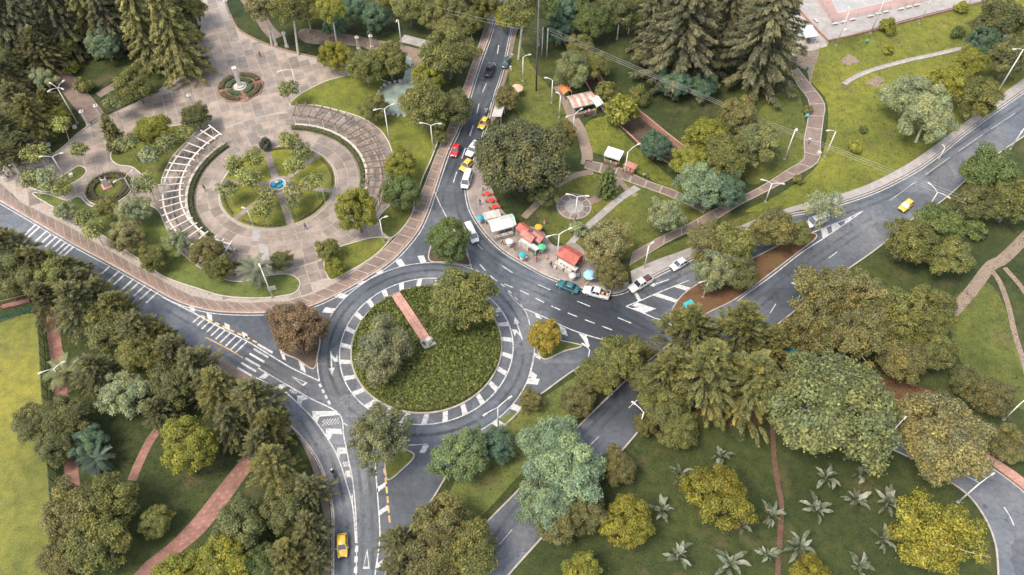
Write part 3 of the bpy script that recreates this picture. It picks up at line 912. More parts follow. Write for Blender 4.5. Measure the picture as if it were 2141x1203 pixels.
slab_strip('garden_path', *[smooth(p) for p in (GP([(1290, 372), (1270, 395), (1240, 412), (1215, 425)]), GP([(1302, 378), (1282, 402), (1250, 422), (1222, 434)]))], 1.6, M_WALK, M_JOINT, 0.056, 0.06, 0.05)
plain_path('garden_path', [(1225, 345), (1228, 325), (1222, 300), (1212, 270), (1195, 240), (1180, 200), (1165, 180)], 2.4, M_DIRT, 0.03)
plain_path('garden_path', [(1240, 360), (1210, 365), (1180, 378), (1150, 400), (1120, 430), (1095, 455)], 1.5, M_DIRT, 0.036)
plain_path('garden_path', [(1290, 372), (1310, 395), (1330, 410)], 1.2, M_DIRT, 0.042)
# round seat plot with lamp
c0 = G(1200, 432)
o = MB().lathe([(3.6, 0), (3.6, 0.07), (0.01, 0.075)], 28).build('round_plot', M_PALEWALK, loc=(*c0, 0))
tag(o, 'round paved plot around the twin-arm lamp in the garden', kind='structure')
for k in range(10):
    a = 2 * math.pi * k / 10
    p = [(2.0 * math.cos(a + d), 2.0 * math.sin(a + d)) for d in (0.05, 0.3, 0.55)] + [(3.3 * math.cos(a + d), 3.3 * math.sin(a + d)) for d in (0.57, 0.3, 0.03)]
    MB().prism(p, 0.06, 0.1).build('slab', M_WALK, o)
# concrete ditch in the upper lawn
d0 = smooth(GP([(1766, 178), (1790, 163), (1830, 147), (1900, 128), (1960, 115), (2040, 95), (2120, 70)]))
dd = struct(kerb('drain_channel', d0, M_CONC, w=0.8, z=0.16), 'concrete drain channel curving across the upper lawn')
kerb('channel_lip', offset(d0, 0.65), M_JOINTD, dd, w=0.5, z=0.10)
# left-hand red paths
for px, w in (([(100, 640), (112, 700), (124, 780), (132, 860), (145, 940), (152, 1020), (155, 1110)], 2.2), ([(330, 900), (312, 925), (290, 970), (276, 1005)], 1.5)):
    L, R = offset(smooth(GP(px)), w / 2), offset(smooth(GP(px)), -w / 2)
    slab_strip('brick_path', L, R, 1.3, M_BRICKRED, M_DIRT, 0.05, 0.08, 0.05)
L, R = walk_pts([(520, 942), (480, 990), (440, 1040), (400, 1090), (350, 1140), (300, 1180), (250, 1240)], [(532, 975), (505, 1010), (470, 1060), (430, 1110), (385, 1150), (330, 1190), (300, 1240)])
slab_strip('brick_path', L, R, 1.15, M_BRICKRED, M_DIRT, 0.05, 0.07, 0.05, across=3)
L, R = walk_pts([(600, 880), (632, 930), (655, 985), (668, 1040), (678, 1100), (676, 1250)], [(625, 912), (660, 965), (680, 1018), (690, 1069), (691, 1130), (690, 1260)])
slab_strip('pavement', L, R, 2.2, M_WALK, M_DIRT, 0.12, 0.08, 0.06)
plain_path('earth_verge', [(440, 745), (500, 790), (560, 840), (610, 900)], 2.2, M_DIRT, 0.02)
L, R = walk_pts([(2040, 935), (2090, 965), (2150, 1008), (2250, 1100)], [(2030, 950), (2062, 966), (2115, 1004), (2170, 1050)])
slab_strip('pavement', L, R, 2.0, M_BRICKPINK, M_DIRT, 0.12, 0.07, 0.05)
# crossing streets of the upper left wood
plain_path('park_path', [(90, 90), (110, 140), (150, 185), (190, 235), (200, 250)], 4.5, M_WALK, 0.02)
plain_path('park_path', [(205, 200), (250, 175), (300, 160)], 2.2, M_WALK, 0.024)
plain_path('park_path', [(500, -20), (540, 30), (560, 60), (580, 80)], 3.0, M_WALK, 0.02)
plain_path('park_path', [(840, 80), (900, 95), (960, 110)], 3.0, M_CONC, 0.02)
# ---------------------------------------------------------------- foliage geometry
def leafquads(r, pos, nrm, size, aspect=0.62, along=None, fold=0.18):
    """one kite-shaped leaf spray per point; along = preferred length direction"""
    n = len(pos)
    nrm = nrm / (np.linalg.norm(nrm, axis=1)[:, None] + 1e-9)
    a = r.normal(size=(n, 3)) if along is None else along + r.normal(size=(n, 3)) * 0.25
    a -= nrm * (a * nrm).sum(1)[:, None]
    a /= np.linalg.norm(a, axis=1)[:, None] + 1e-9
    b = np.cross(nrm, a)
    s = size[:, None] if not np.isscalar(size) else size
    v = np.empty((n, 4, 3))
    v[:, 0] = pos - a * s * 0.5
    v[:, 1] = pos + b * s * aspect * 0.5 + nrm * s * fold
    v[:, 2] = pos + a * s * 0.5
    v[:, 3] = pos - b * s * aspect * 0.5 + nrm * s * fold
    f = np.arange(4 * n).reshape(n, 4)
    return v.reshape(-1, 3), f
def fib(n, r, jit=0.12):
    i = np.arange(n) + 0.5
    ph = np.arccos(1 - 2 * i / n)
    th = math.pi * (1 + 5 ** 0.5) * i
    d = np.stack([np.cos(th) * np.sin(ph), np.sin(th) * np.sin(ph), np.cos(ph)], 1)
    d += r.normal(size=d.shape) * jit
    return d / np.linalg.norm(d, axis=1)[:, None]
def rand_dirs(r, n):
    d = r.normal(size=(n, 3))
    return d / np.linalg.norm(d, axis=1)[:, None]
def broad_crown(seed, R=5.0, hz=0.8, base=0.45, nl=46, lr=0.34, nleaf=13000, leaf=0.42, spread=0.68, holes=0.0, flat=0.0, aspect=0.62, ragged=0.16, gaps=4):
    """lobed broadleaf crown; base = clear trunk height / R. returns leaf mesh data, lobe centres, crown centre height"""
    r = np.random.default_rng(seed)
    cz = R * (base + hz)
    d = fib(nl, r, 0.22)
    d = d[d[:, 2] > -0.55]
    rad = spread * (1 + r.normal(size=len(d)) * ragged)
    th = np.arctan2(d[:, 1], d[:, 0])
    ph = r.random(3) * 6.28
    rad = rad * (1 + 0.10 * np.sin(2 * th + ph[0]) + 0.08 * np.sin(3 * th + ph[1]) + 0.05 * np.sin(5 * th + ph[2]))
    C = d * rad[:, None] * np.array([R, R, R * hz])
    if flat:
        C[:, 2] = np.where(C[:, 2] > 0, C[:, 2] * (1 - flat), C[:, 2])
    keep = np.ones(len(C), bool)
    for _ in range(gaps):
        gdir = rand_dirs(r, 1)[0] * np.array([1, 1, 0.7]) + np.array([0, 0, 0.25])
        gdir /= np.linalg.norm(gdir)
        keep &= (C / (np.linalg.norm(C, axis=1)[:, None] + 1e-9)) @ gdir < 1 - 0.035 * (0.6 + r.random())
    C = C[keep]
    inner = rand_dirs(r, max(4, nl // 6)) * R * 0.3
    C = np.vstack([C, inner])
    lrad = R * lr * (0.7 + 0.75 * r.random(len(C)) ** 1.5)
    w = lrad ** 2
    cnt = np.maximum(20, (nleaf * 1.7 * w / w.sum()).astype(int))
    P, N, T, Wm = [], [], [], []
    side_w = rand_dirs(r, 1)[0]
    for c, rr, k in zip(C, lrad, cnt):
        dd = rand_dirs(r, k)
        up = dd[:, 2] > -0.45
        dd = dd[up | (r.random(k) < 0.35)]
        q = c + dd * rr * (0.62 + 0.62 * r.random((len(dd), 1))) * np.array([1, 1, 0.82]) + r.normal(size=dd.shape) * 0.15 * R / 5
        lobe = r.normal() * 0.10
        Wm.append(np.full(len(dd), 0.5 + r.normal() * 0.09 + 0.10 * float(c @ side_w) / R) + r.normal(size=len(dd)) * 0.12)
        P.append(q)
        N.append(dd * 0.8 + c / R * 0.3 + np.array([0, 0, 0.55]) + r.normal(size=dd.shape) * 0.45)
        T.append(np.full(len(dd), 0.42 + lobe) + r.normal(size=len(dd)) * 0.24)
    P, N, T, Wm = np.vstack(P), np.vstack(N), np.concatenate(T), np.concatenate(Wm)
    cell = np.floor(P / 0.62).astype(int)
    T = T + (((cell[:, 0] * 73856093) ^ (cell[:, 1] * 19349663) ^ (cell[:, 2] * 83492791)) % 1000 / 1000.0 - 0.5) * 0.34
    deep = np.zeros(len(P), bool)
    for c, rr in zip(C, lrad):
        deep |= (((P - c) / np.array([1, 1, 0.82])) ** 2).sum(1) < (0.5 * rr) ** 2
    if holes:
        deep |= (r.random(len(P)) < holes)
    P, N, T, Wm = P[~deep], N[~deep], T[~deep], Wm[~deep]
    s = leaf * (0.6 + 0.8 * r.random(len(P)))
    v, f = leafquads(r, P, N, s, aspect)
    v[:, 2] += cz
    return v, f, (T, Wm), C + np.array([0, 0, cz]), cz
def trunk_mesh(name, seed, C, h0, r0, mat, nlimb=12, lean=0.06, poke=0.0):
    r = np.random.default_rng(seed + 500)
    mb = MB()
    top = np.array([r.normal() * lean * h0, r.normal() * lean * h0, h0])
    mid = top * 0.5 + np.array([r.normal() * 0.1, r.normal() * 0.1, 0])
    mb.tube([(0, 0, -0.2), (0, 0, 0.15), tuple(mid), tuple(top)], [r0 * 1.6, r0 * 1.1, r0 * 0.85, r0 * 0.62], 9)
    idx = r.permutation(len(C))[:nlimb]
    for i in idx:
        t = 0.55 + 0.45 * r.random()
        a = mid * (1 - t) + top * t if t < 1 else top
        b = C[i] * (1 + poke * r.random())
        m = a * 0.45 + b * 0.55 + np.array([r.normal() * 0.25, r.normal() * 0.25, -0.15])
        mb.tube([tuple(a), tuple(m), tuple(b)], [r0 * 0.42, r0 * 0.24, r0 * 0.08], 6)
    return mb.mesh(name, mat, True)
def tier_crown(seed, H=22.0, R=4.6, base=2.0, nw=26, nleaf=15000, leaf=0.75, droop=0.28, power=0.75, tipup=0.0, aspect=0.34, open_=0.25):
    """layered conifer: whorls of drooping boughs carrying flat sprays"""
    r = np.random.default_rng(seed)
    P, N, A, T = [], [], [], []
    ends = []
    per = max(6, nleaf // (nw * 8))
    for w in range(nw):
        t = (w + r.random() * 0.6) / nw
        z = base + (H - base) * t
        L = R * (1 - t) ** power * (0.8 + 0.35 * r.random()) + 0.35
        nb = 7 + int(3 * r.random())
        a0 = r.random() * 6.28
        for k in range(nb):
            if r.random() < open_ * 0.35:
                continue
            a = a0 + 6.283 * k / nb + r.normal() * 0.14
            Lb = L * (0.75 + 0.45 * r.random())
            d = np.array([math.cos(a), math.sin(a), 0.0])
            m = int(per * (0.35 + 1.3 * Lb / R))
            s = r.random(m) ** 0.62
            side = np.array([-d[1], d[0], 0.0])
            wob = (r.random(m) - 0.5) * (0.25 + 0.55 * Lb * 0.35) * (1.15 - s * 0.7)
            zz = z - droop * Lb * s ** 1.5 + tipup * Lb * s ** 3 + r.normal(size=m) * 0.10
            q = d * (s * Lb)[:, None] + side * wob[:, None]
            q[:, 2] = zz
            P.append(q)
            nn = np.tile(np.array([0, 0, 1.0]), (m, 1)) + d * 0.45 + r.normal(size=(m, 3)) * 0.42
            N.append(nn)
            A.append(np.tile(d, (m, 1)) + side * (np.sign(wob) * 0.7)[:, None] + np.array([0, 0, -0.25]))
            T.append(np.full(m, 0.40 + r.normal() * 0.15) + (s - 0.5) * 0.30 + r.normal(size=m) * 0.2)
            if s.size and k % 3 == 0:
                ends.append((np.array([0, 0, z]), d * Lb * 0.85 + np.array([0, 0, z - droop * Lb * 0.7])))
    P, N, A, T = np.vstack(P), np.vstack(N), np.vstack(A), np.concatenate(T)
    s = leaf * (0.6 + 0.8 * r.random(len(P)))
    v, f = leafquads(r, P, N, s, aspect, A, 0.05)
    return v, f, T, ends
def plume_crown(seed, R=4.9, H=13.5, npl=230, nleaf=64, base=0.24, leaf=0.62):
    """feathery conifer: arching plumes of narrow sprays thrown outward and up from an uneven crown"""
    r = np.random.default_rng(seed)
    P, N, A, T, Wm, ends = [], [], [], [], [], []
    ph = r.random(4) * 6.28
    for b in range(npl):
        t = ((b + r.random()) / npl) ** 0.8
        z0 = H * (base + (0.93 - base) * t)
        a = b * 2.399 + r.normal() * 0.4
        rad = R * (1.0 - 0.90 * t ** 1.6) * (1 + 0.16 * math.sin(2 * a + ph[0]) + 0.14 * math.sin(3 * a + ph[1] + 2 * t)) * (0.35 + 0.65 * r.random() ** 0.5)
        el = 0.10 + 0.75 * t + r.normal() * 0.25
        d = np.array([math.cos(a) * math.cos(el), math.sin(a) * math.cos(el), math.sin(el)])
        L = (1.5 + 1.5 * r.random()) * (1.1 - 0.35 * t)
        st = np.array([math.cos(a) * max(0, rad - L * 0.6), math.sin(a) * max(0, rad - L * 0.6), z0])
        side = np.cross(d, np.array([0, 0, 1.0]))
        side /= np.linalg.norm(side) + 1e-9
        up = np.cross(side, d)
        sgn = np.where(np.arange(nleaf) % 2, 1.0, -1.0)
        s = (np.arange(nleaf) + r.random(nleaf)) / nleaf
        wid = 0.52 * np.sin(np.pi * np.clip(s * 0.86 + 0.14, 0, 1)) + 0.08
        c = st + d * (s * L)[:, None] + np.array([0, 0, -1.0]) * (0.30 * L * s ** 2)[:, None]
        c = c + side * (sgn * wid * 0.5 * (0.3 + 0.7 * r.random(nleaf)))[:, None] + up * (r.normal(size=nleaf) * 0.07)[:, None]
        P.append(c)
        A.append((d + np.array([0, 0, 0.12]))[None, :] * 3 + side * (sgn * 1.9)[:, None])
        N.append(up + r.normal(size=(nleaf, 3)) * 0.45)
        bt = r.normal() * 0.15
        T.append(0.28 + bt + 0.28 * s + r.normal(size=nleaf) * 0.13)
        Wm.append(np.full(nleaf, 0.5 + r.normal() * 0.14))
        if b % 6 == 0:
            ends.append((np.array([0, 0, max(0.8, z0 - 0.6)]), st + d * L * 0.4))
    P, N, A, T, Wm = np.vstack(P), np.vstack(N), np.vstack(A), np.concatenate(T), np.concatenate(Wm)
    v, f = leafquads(r, P, N, leaf * (0.6 + 0.7 * r.random(len(P))), 0.24, A, 0.04)
    return v, f, (T, Wm), ends
def pole_mesh(name, H, r0, ends, mat, seed=1):
    r = np.random.default_rng(seed)
    mb = MB()
    mb.tube([(0, 0, -0.2), (0, 0, 0.3), (r.normal() * .15, r.normal() * .15, H * 0.5), (0, 0, H)], [r0 * 1.5, r0 * 1.1, r0 * 0.7, r0 * 0.12], 8)
    for a, b in ends[::2]:
        mb.tube([tuple(a), tuple(a * 0.5 + b * 0.5 + np.array([0, 0, 0.1])), tuple(b)], [r0 * 0.24, r0 * 0.16, r0 * 0.05], 5)
    return mb.mesh(name, mat, True)

# ---------------------------------------------------------------- tree kinds
KINDS = {}
def add_kind(key, R, cz, variants):
    KINDS[key] = dict(R=R * {'dense': 1.15, 'oak': 1.06, 'bumpy': 1.11, 'open': 1.12, 'willow': 1.06, 'tall': 1.05}.get(key, 1.0), cz=cz, var=variants)
def mk_broad(key, seeds, bark=None, r0=0.26, nlimb=12, **kw):
    vs_ = []
    for s in seeds:
        v, f, T, C, cz = broad_crown(s, **kw)
        vs_.append((mesh_np('crown', v, f, M_LEAF, T[0], T[1]), trunk_mesh('trunk', s, C, cz * 0.95, r0, bark or M_BARK, nlimb, poke=0.16 if bark is M_PALE and nlimb > 18 else 0.07)))
    add_kind(key, kw.get('R', 5.0), cz, vs_)
mk_broad('oak', (1, 2, 3, 4, 5), nlimb=20, R=5.0, hz=0.82, base=0.42, nl=150, lr=0.155, nleaf=22000, leaf=0.32, spread=0.76, ragged=0.17)
mk_broad('dense', (11, 12, 13), R=5.0, hz=0.88, base=0.3, nl=150, lr=0.14, nleaf=21000, leaf=0.31, spread=0.83, ragged=0.10, gaps=2)
mk_broad('bumpy', (21, 22), R=6.0, hz=0.62, base=0.55, nl=230, lr=0.125, nleaf=36000, leaf=0.34, spread=0.86, ragged=0.12, flat=0.15, gaps=3)
mk_broad('open', (31, 32, 33), bark=M_PALE, R=5.0, hz=0.85, base=0.55, nl=80, lr=0.17, nleaf=13000, leaf=0.32, spread=0.78, ragged=0.24, nlimb=34, r0=0.22)
mk_broad('willow', (41, 42, 43), bark=M_PALE, R=5.0, hz=0.85, base=0.4, nl=90, lr=0.18, nleaf=17000, leaf=0.48, aspect=0.3, spread=0.76, ragged=0.2, nlimb=20)
mk_broad('bare', (51,), bark=M_PALE, R=4.0, hz=0.85, base=0.5, nl=40, lr=0.22, nleaf=2600, leaf=0.32, spread=0.74, ragged=0.2, nlimb=34, r0=0.2)
mk_broad('tall', (61, 62), bark=M_PALE, R=4.2, hz=0.95, base=1.9, nl=80, lr=0.2, nleaf=14000, leaf=0.33, r0=0.28, nlimb=16)
mk_broad('young', (71, 72, 73), bark=M_PALE, R=1.5, hz=0.8, base=1.5, nl=16, lr=0.36, gaps=0, nleaf=1000, leaf=0.30, r0=0.06, nlimb=6, ragged=0.25)
mk_broad('shrub', (81, 82), R=1.6, hz=0.75, base=0.06, nl=24, lr=0.3, gaps=0, nleaf=2800, leaf=0.27, r0=0.06, nlimb=6)
var = []
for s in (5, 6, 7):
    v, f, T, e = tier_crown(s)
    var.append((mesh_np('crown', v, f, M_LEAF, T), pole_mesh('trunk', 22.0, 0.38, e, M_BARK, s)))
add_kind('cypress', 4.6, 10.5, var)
var = []
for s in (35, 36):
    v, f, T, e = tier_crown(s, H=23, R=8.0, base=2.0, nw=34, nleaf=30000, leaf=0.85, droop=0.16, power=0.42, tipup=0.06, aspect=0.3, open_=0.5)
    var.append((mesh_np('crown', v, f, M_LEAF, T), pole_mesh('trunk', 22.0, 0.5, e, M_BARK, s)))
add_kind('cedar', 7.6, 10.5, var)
var = []
for s in (8, 9):
    v, f, T, e = plume_crown(s, R=6.0, H=16.0, npl=330, nleaf=70, base=0.16, leaf=0.72)
    var.append((mesh_np('crown', v, f, M_LEAF, T[0], T[1]), pole_mesh('trunk', 15.5, 0.3, e, M_BARK, s)))
add_kind('fir', 6.0, 8.5, var)
var = []
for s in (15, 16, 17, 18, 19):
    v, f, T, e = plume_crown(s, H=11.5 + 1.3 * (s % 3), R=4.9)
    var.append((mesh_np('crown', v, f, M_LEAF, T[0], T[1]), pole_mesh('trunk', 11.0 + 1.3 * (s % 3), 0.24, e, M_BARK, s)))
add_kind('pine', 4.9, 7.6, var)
v, f, T, e = tier_crown(25, H=5.2, R=1.1, base=0.3, nw=18, nleaf=2600, leaf=0.34, droop=-0.2, power=0.6, aspect=0.4)
add_kind('cone', 1.15, 2.4, [(mesh_np('crown', v, f, M_LEAF, T), pole_mesh('trunk', 5.0, 0.09, e, M_BARK, 25))])

C_OLIVE = (0.113, 0.115, 0.038)
C_DKOLIVE = (0.091, 0.094, 0.038)
C_GREEN = (0.085, 0.108, 0.037)
C_YEL = (0.136, 0.126, 0.022)
C_YELG = (0.153, 0.154, 0.030)
C_SILVER = (0.157, 0.173, 0.095)
C_BLUE = (0.071, 0.110, 0.070)
C_BLUEL = (0.121, 0.161, 0.097)
C_RUST = (0.113, 0.105, 0.042)
C_BROWN = (0.136, 0.095, 0.055)
C_PINE = (0.103, 0.101, 0.050)
C_CYP = (0.085, 0.082, 0.046)
C_CYPG = (0.114, 0.109, 0.042)
C_FIR = (0.127, 0.126, 0.049)
C_LITE = (0.116, 0.126, 0.054)
C_TAN = (0.147, 0.134, 0.060)
tree_n = {}
def tree(kind, u, v, rpx, color, label, group=None, cat='tree', tall=1.0, name=None):
    K = KINDS[kind]
    # solve size and foot position from the crown's centre in the survey picture
    x, y = G(u, v)
    k = 1.0
    for _ in range(3):
        z = K['cz'] * k * tall
        x, y = G(u, v, z)
        k = 1.03 * rpx / pxm(x, y, z) / K['R']
    i = tree_n.get(kind, 0)
    tree_n[kind] = i + 1
    crown, trunk = K['var'][i % len(K['var'])]
    rz = (i * 2.4) % 6.283
    nm = name or {'cypress': 'cypress_tree', 'cedar': 'cedar_tree', 'fir': 'fir_tree', 'pine': 'pine_tree', 'shrub': 'shrub', 'cone': 'conical_shrub'}.get(kind, 'tree')
    t = empty(nm, (x, y, 0), rz)
    t.scale = (k * (1 + 0.05 * math.sin(i * 3.1)), k * (1 - 0.05 * math.sin(i * 3.1)), k * tall)
    put('trunk', trunk, t)
    put('crown', crown, t, color=color)
    tag(t, label, cat, group)
    return t

# ---------------------------------------------------------------- the round plaza
PC, PRG = fitcircle([(458, 400), (702, 370), (465, 435), (540, 474), (600, 476), (680, 430), (700, 400), (590, 308), (690, 345)])
ax0, ax1 = np.array(G(500, 180)), np.array(G(640, 610))
PAX = math.atan2(*(ax1 - ax0)[::-1])
plaza_px = [(412, -40), (466, -40), (474, 10), (484, 36), (499, 62), (532, 82), (572, 98), (630, 114), (700, 128), (760, 150), (850, 200), (895, 290), (880, 390), (845, 470), (795, 528), (740, 568), (690, 598), (650, 616), (600, 630), (519, 634), (449, 629), (399, 618), (359, 598), (293, 560), (213, 516), (143, 473), (43, 423), (10, 392), (-40, 355), (-40, 345), (30, 345), (80, 335), (123, 316), (160, 283), (186, 264), (213, 248), (256, 226), (333, 190), (376, 151), (404, 120), (421, 60), (418, 10)]
plaza_poly = GP(plaza_px)
plaza = struct(sheet('plaza_paving', plaza_poly, 0.030, M_JOINT, 0.0))
def bedpoly(px):
    return smooth(GP(px), True, 5)
BEDS = [
    ('long curved lawn between the plaza and its outer pavement', bedpoly([(70, 408), (150, 455), (220, 496), (300, 549), (345, 580), (420, 606), (470, 620), (540, 624), (600, 618), (622, 608), (626, 588), (600, 574), (545, 580), (500, 590), (455, 580), (410, 555), (372, 520), (345, 470), (330, 440), (300, 428), (262, 428), (230, 438), (190, 432), (165, 412), (140, 420), (100, 407)]), (0.105, 0.125, 0.036)),
    ('small pointed lawn by the left gate of the plaza', bedpoly([(62, 392), (100, 402), (150, 385), (176, 368), (180, 355), (165, 348), (145, 360), (120, 374), (88, 376), (60, 384)]), GRASS_M),
    ('kidney-shaped lawn beside the white pergola', bedpoly([(232, 330), (240, 305), (262, 292), (310, 275), (380, 262), (415, 266), (395, 292), (360, 330), (340, 372), (334, 388), (300, 368), (276, 350), (246, 345)]), GRASS_M),
    ('lawn behind the timber pergola', bedpoly([(607, 222), (625, 200), (665, 178), (700, 165), (750, 158), (810, 172), (870, 205), (905, 255), (915, 290), (905, 325), (885, 370), (872, 405), (850, 432), (838, 395), (826, 350), (818, 312), (798, 276), (762, 250), (720, 235), (660, 221)]), GRASS_B),
    ('oval lawn under the golden tree by the plaza', bedpoly([(678, 545), (690, 585), (722, 572), (770, 545), (802, 518), (812, 500), (780, 498), (740, 508), (705, 520)]), GRASS_B),
    ('small lawn with a lamp at the plaza edge', bedpoly([(790, 462), (815, 498), (850, 468), (866, 432), (858, 415), (822, 425)]), GRASS_M),
]
for lab, p, c in BEDS:
    island('lawn', p, M_GRASS, lab, c, 0.12, True, 0.2, M_STONE)
BP, BR = fitcircle([(180, 395), (277, 395), (228, 363), (228, 428)])
bedpolys = [b[1] for b in BEDS] + [circle(BP, BR, n=30)[:-1], circle(PC, PRG, n=40)[:-1]]
# slabs: rings round the garden, a square grid elsewhere
slabs = []
for k in range(5):
    r0, r1 = PRG + 0.45 + k * 2.1, PRG + 0.45 + (k + 1) * 2.1
    n = int(2 * math.pi * (r0 + r1) / 2 / 2.5)
    for i in range(n):
        a0, a1 = 2 * math.pi * i / n, 2 * math.pi * (i + 1) / n
        g = 0.07
        q = [(PC[0] + r * math.cos(a), PC[1] + r * math.sin(a)) for r, a in ((r0 + g, a0 + g / r0), (r1 - g, a0 + g / r1), (r1 - g, (a0 + a1) / 2), (r1 - g, a1 - g / r1), (r0 + g, a1 - g / r0), (r0 + g, (a0 + a1) / 2))]
        slabs.append(q)
RMAX = PRG + 0.45 + 5 * 2.1
S = 2.3
cs, sn = math.cos(PAX), math.sin(PAX)
for i in range(-40, 40):
    for j in range(-30, 30):
        q = []
        for a, b in ((0.075, 0.075), (S - 0.075, 0.075), (S - 0.075, S - 0.075), (0.075, S - 0.075)):
            lx, ly = i * S + a, j * S + b
            q.append((PC[0] + lx * cs - ly * sn, PC[1] + lx * sn + ly * cs))
        c = np.mean(q, axis=0)
        if math.hypot(c[0] - PC[0], c[1] - PC[1]) < RMAX + 0.4 or not all(inside(plaza_poly, *p) for p in q):
            continue
        slabs.append(q)
vis = []
for q in slabs:
    c = np.mean(q, axis=0)
    if not inside(plaza_poly, *c) or any(all(inside(b, *p) for p in q) for b in bedpolys):
        continue
    vis.append((c[1], q))
vis.sort(key=lambda e: e[0])
restm = MB()
slab_t = []
for k, (_, q) in enumerate(vis):
    zt = 0.058 + random.uniform(-0.006, 0.008)
    if k < 300:
        c = np.mean(q, axis=0)
        MB().prism([(x - c[0], y - c[1]) for x, y in q], 0.02, zt).build('slab', M_SLAB, plaza, loc=(c[0], c[1], 0))
    else:
        n0 = len(restm.f)
        restm.prism(q, 0.02, zt)
        slab_t += [random.uniform(0.02, 1)] * (len(restm.f) - n0)
sf = restm.build('slab_field', M_SLAB, plaza)
at_ = sf.data.attributes.new('slab_tint', 'FLOAT', 'FACE')
at_.data.foreach_set('value', slab_t)
tag(sf, kind='stuff')
# two pale runner slabs on the axis
for qx in ([(528, 478), (548, 478), (543, 506), (526, 505)], [(541, 510), (561, 512), (563, 560), (546, 562)]):
    sheet('pale_runner', GP(qx), 0.085, M_PALEWALK, 0.03, plaza)
# plaza kerb towards the woods
struct(kerb('plaza_border', smooth(GP([(421, -20), (421, 60), (404, 120), (376, 151), (333, 190), (256, 226), (213, 248), (186, 264), (160, 283), (123, 316), (80, 335), (30, 345)])), M_KERB, w=0.3, z=0.2))
struct(kerb('plaza_border', smooth(GP([(466, -40), (474, 10), (484, 36), (499, 62), (532, 82), (572, 98), (630, 114), (700, 128)])), M_KERBR, w=0.35, z=0.25))

# centre garden: turf disc, kerb, six paths, low hedge ring, fountain
gd = island('garden_disc', circle(PC, PRG, n=60)[:-1], M_GRASS, 'round garden of turf in the middle of the plaza', GRASS_B, 0.14, True, 0.22, M_KERB)
for k in range(6):
    a = PAX + math.pi / 3 * k
    d = np.array([math.cos(a), math.sin(a)])
    p0, p1 = np.array(PC) + d * 2.4, np.array(PC) + d * (PRG - 0.1)
    pth = resample([tuple(p0), tuple(p1)], n=7)
    w = 1.5 if k % 3 == 0 else 1.1
    for i in range(6):
        a_, b_ = np.array(pth[i]), np.array(pth[i + 1])
        nn = np.array([-d[1], d[0]]) * w / 2
        q = [tuple(a_ - nn + d * .03), tuple(b_ - nn - d * .03), tuple(b_ + nn - d * .03), tuple(a_ + nn + d * .03)]
        sheet('path_slab', q, 0.17, M_SLAB, 0.13, gd)
ft = empty('fountain', (*PC, 0.0), PAX)
MB().lathe([(2.9, 0.1), (2.9, 0.22), (0.05, 0.225)], 8).build('terrace', M_SLAB, ft)
MB().lathe([(1.75, 0.2), (1.75, 0.62), (1.5, 0.62), (1.5, 0.4), (0.02, 0.38)], 24).build('basin', M_WHITE, ft, True)
w_ = newmat('pool_water')[0]
_b = w_.node_tree.nodes['Principled BSDF']
_o = ramp(w_.node_tree, noise(w_.node_tree, coords(w_.node_tree), 1.4, 3), [(0.35, (0.02, 0.16, 0.26)), (0.65, (0.10, 0.36, 0.42))])
w_.node_tree.links.new(_o, _b.inputs['Base Color'])
_b.inputs['Roughness'].default_value = 0.08
MB().lathe([(1.5, 0.42), (1.5, 0.5), (0.02, 0.505)], 24).build('water', w_, ft)
for k in range(3):
    a = 2 * math.pi * k / 3 + 0.4
    MB().lathe([(0.1, 0.45), (0.62, 0.75), (0.6, 0.8), (0.02, 0.79)], 12, (0.75 * math.cos(a), 0.75 * math.sin(a), 0)).build('petal_bowl', surf('blue_glaze_%d' % k, (0.03, 0.22, 0.33), 0.25, 0.2, 2), ft, True)
MB().lathe([(0.25, 0.4), (0.2, 1.1), (0.45, 1.3), (0.4, 1.36), (0.1, 1.36), (0.05, 1.7)], 12).build('spout', M_WHITE, ft, True)
tag(ft, 'small fountain with blue bowls at the centre of the round garden', 'fountain')

# ---------------------------------------------------------------- hedges (leaf-covered bodies)
def hedge(name, path, w, h, color, label, cat='hedge', dens=26, leaf=0.26, z0=0.1, parent=None):
    p = np.array(resample(path, step=0.6))
    t = np.gradient(p, axis=0)
    t /= np.linalg.norm(t, axis=1)[:, None]
    nrm = np.stack([-t[:, 1], t[:, 0]], 1)
    mb = MB()
    prof = [(-0.46, 0), (-0.48, 0.6), (-0.36, 0.92), (0.36, 0.92), (0.48, 0.6), (0.46, 0)]
    rs = [[(*(p[i] + nrm[i] * a * w * 0.9), z0 + b * h * 0.93) for a, b in prof] for i in range(len(p))]
    mb.rings(rs)
    o = mb.build(name, M_SOIL, parent)
    r = np.random.default_rng(len(path) * 7 + int(abs(p[0, 0]) * 10))
    n = int(len(p) * 0.6 * (w + 2 * h) * dens)
    i = r.integers(0, len(p), n)
    s = (r.random(n) - 0.5)
    sel = r.random(n) * (w + 1.6 * h)
    top = sel < w
    side = np.where(r.random(n) < 0.5, -0.5, 0.5)
    a = np.where(top, s, side)
    b = np.where(top, 1.0, r.random(n))
    pos = np.zeros((n, 3))
    pos[:, :2] = p[i] + nrm[i] * (a * w)[:, None] + t[i] * (r.random(n) - 0.5)[:, None] * 0.7
    pos[:, 2] = z0 + b * h + r.normal(size=n) * 0.05
    nn = np.zeros((n, 3))
    nn[:, :2] = nrm[i] * np.where(top, 0, np.sign(side))[:, None]
    nn[:, 2] = np.where(top, 1, 0.35)
    nn += r.normal(size=(n, 3)) * 0.45
    v, f = leafquads(r, pos, nn, leaf * (0.6 + 0.8 * r.random(n)), 0.65)
    lf = put('foliage', mesh_np('foliage', v, f, M_LEAF, 0.42 + r.normal(size=n) * 0.18), o, color=color)
    if parent is None:
        tag(o, label, cat)
    return o
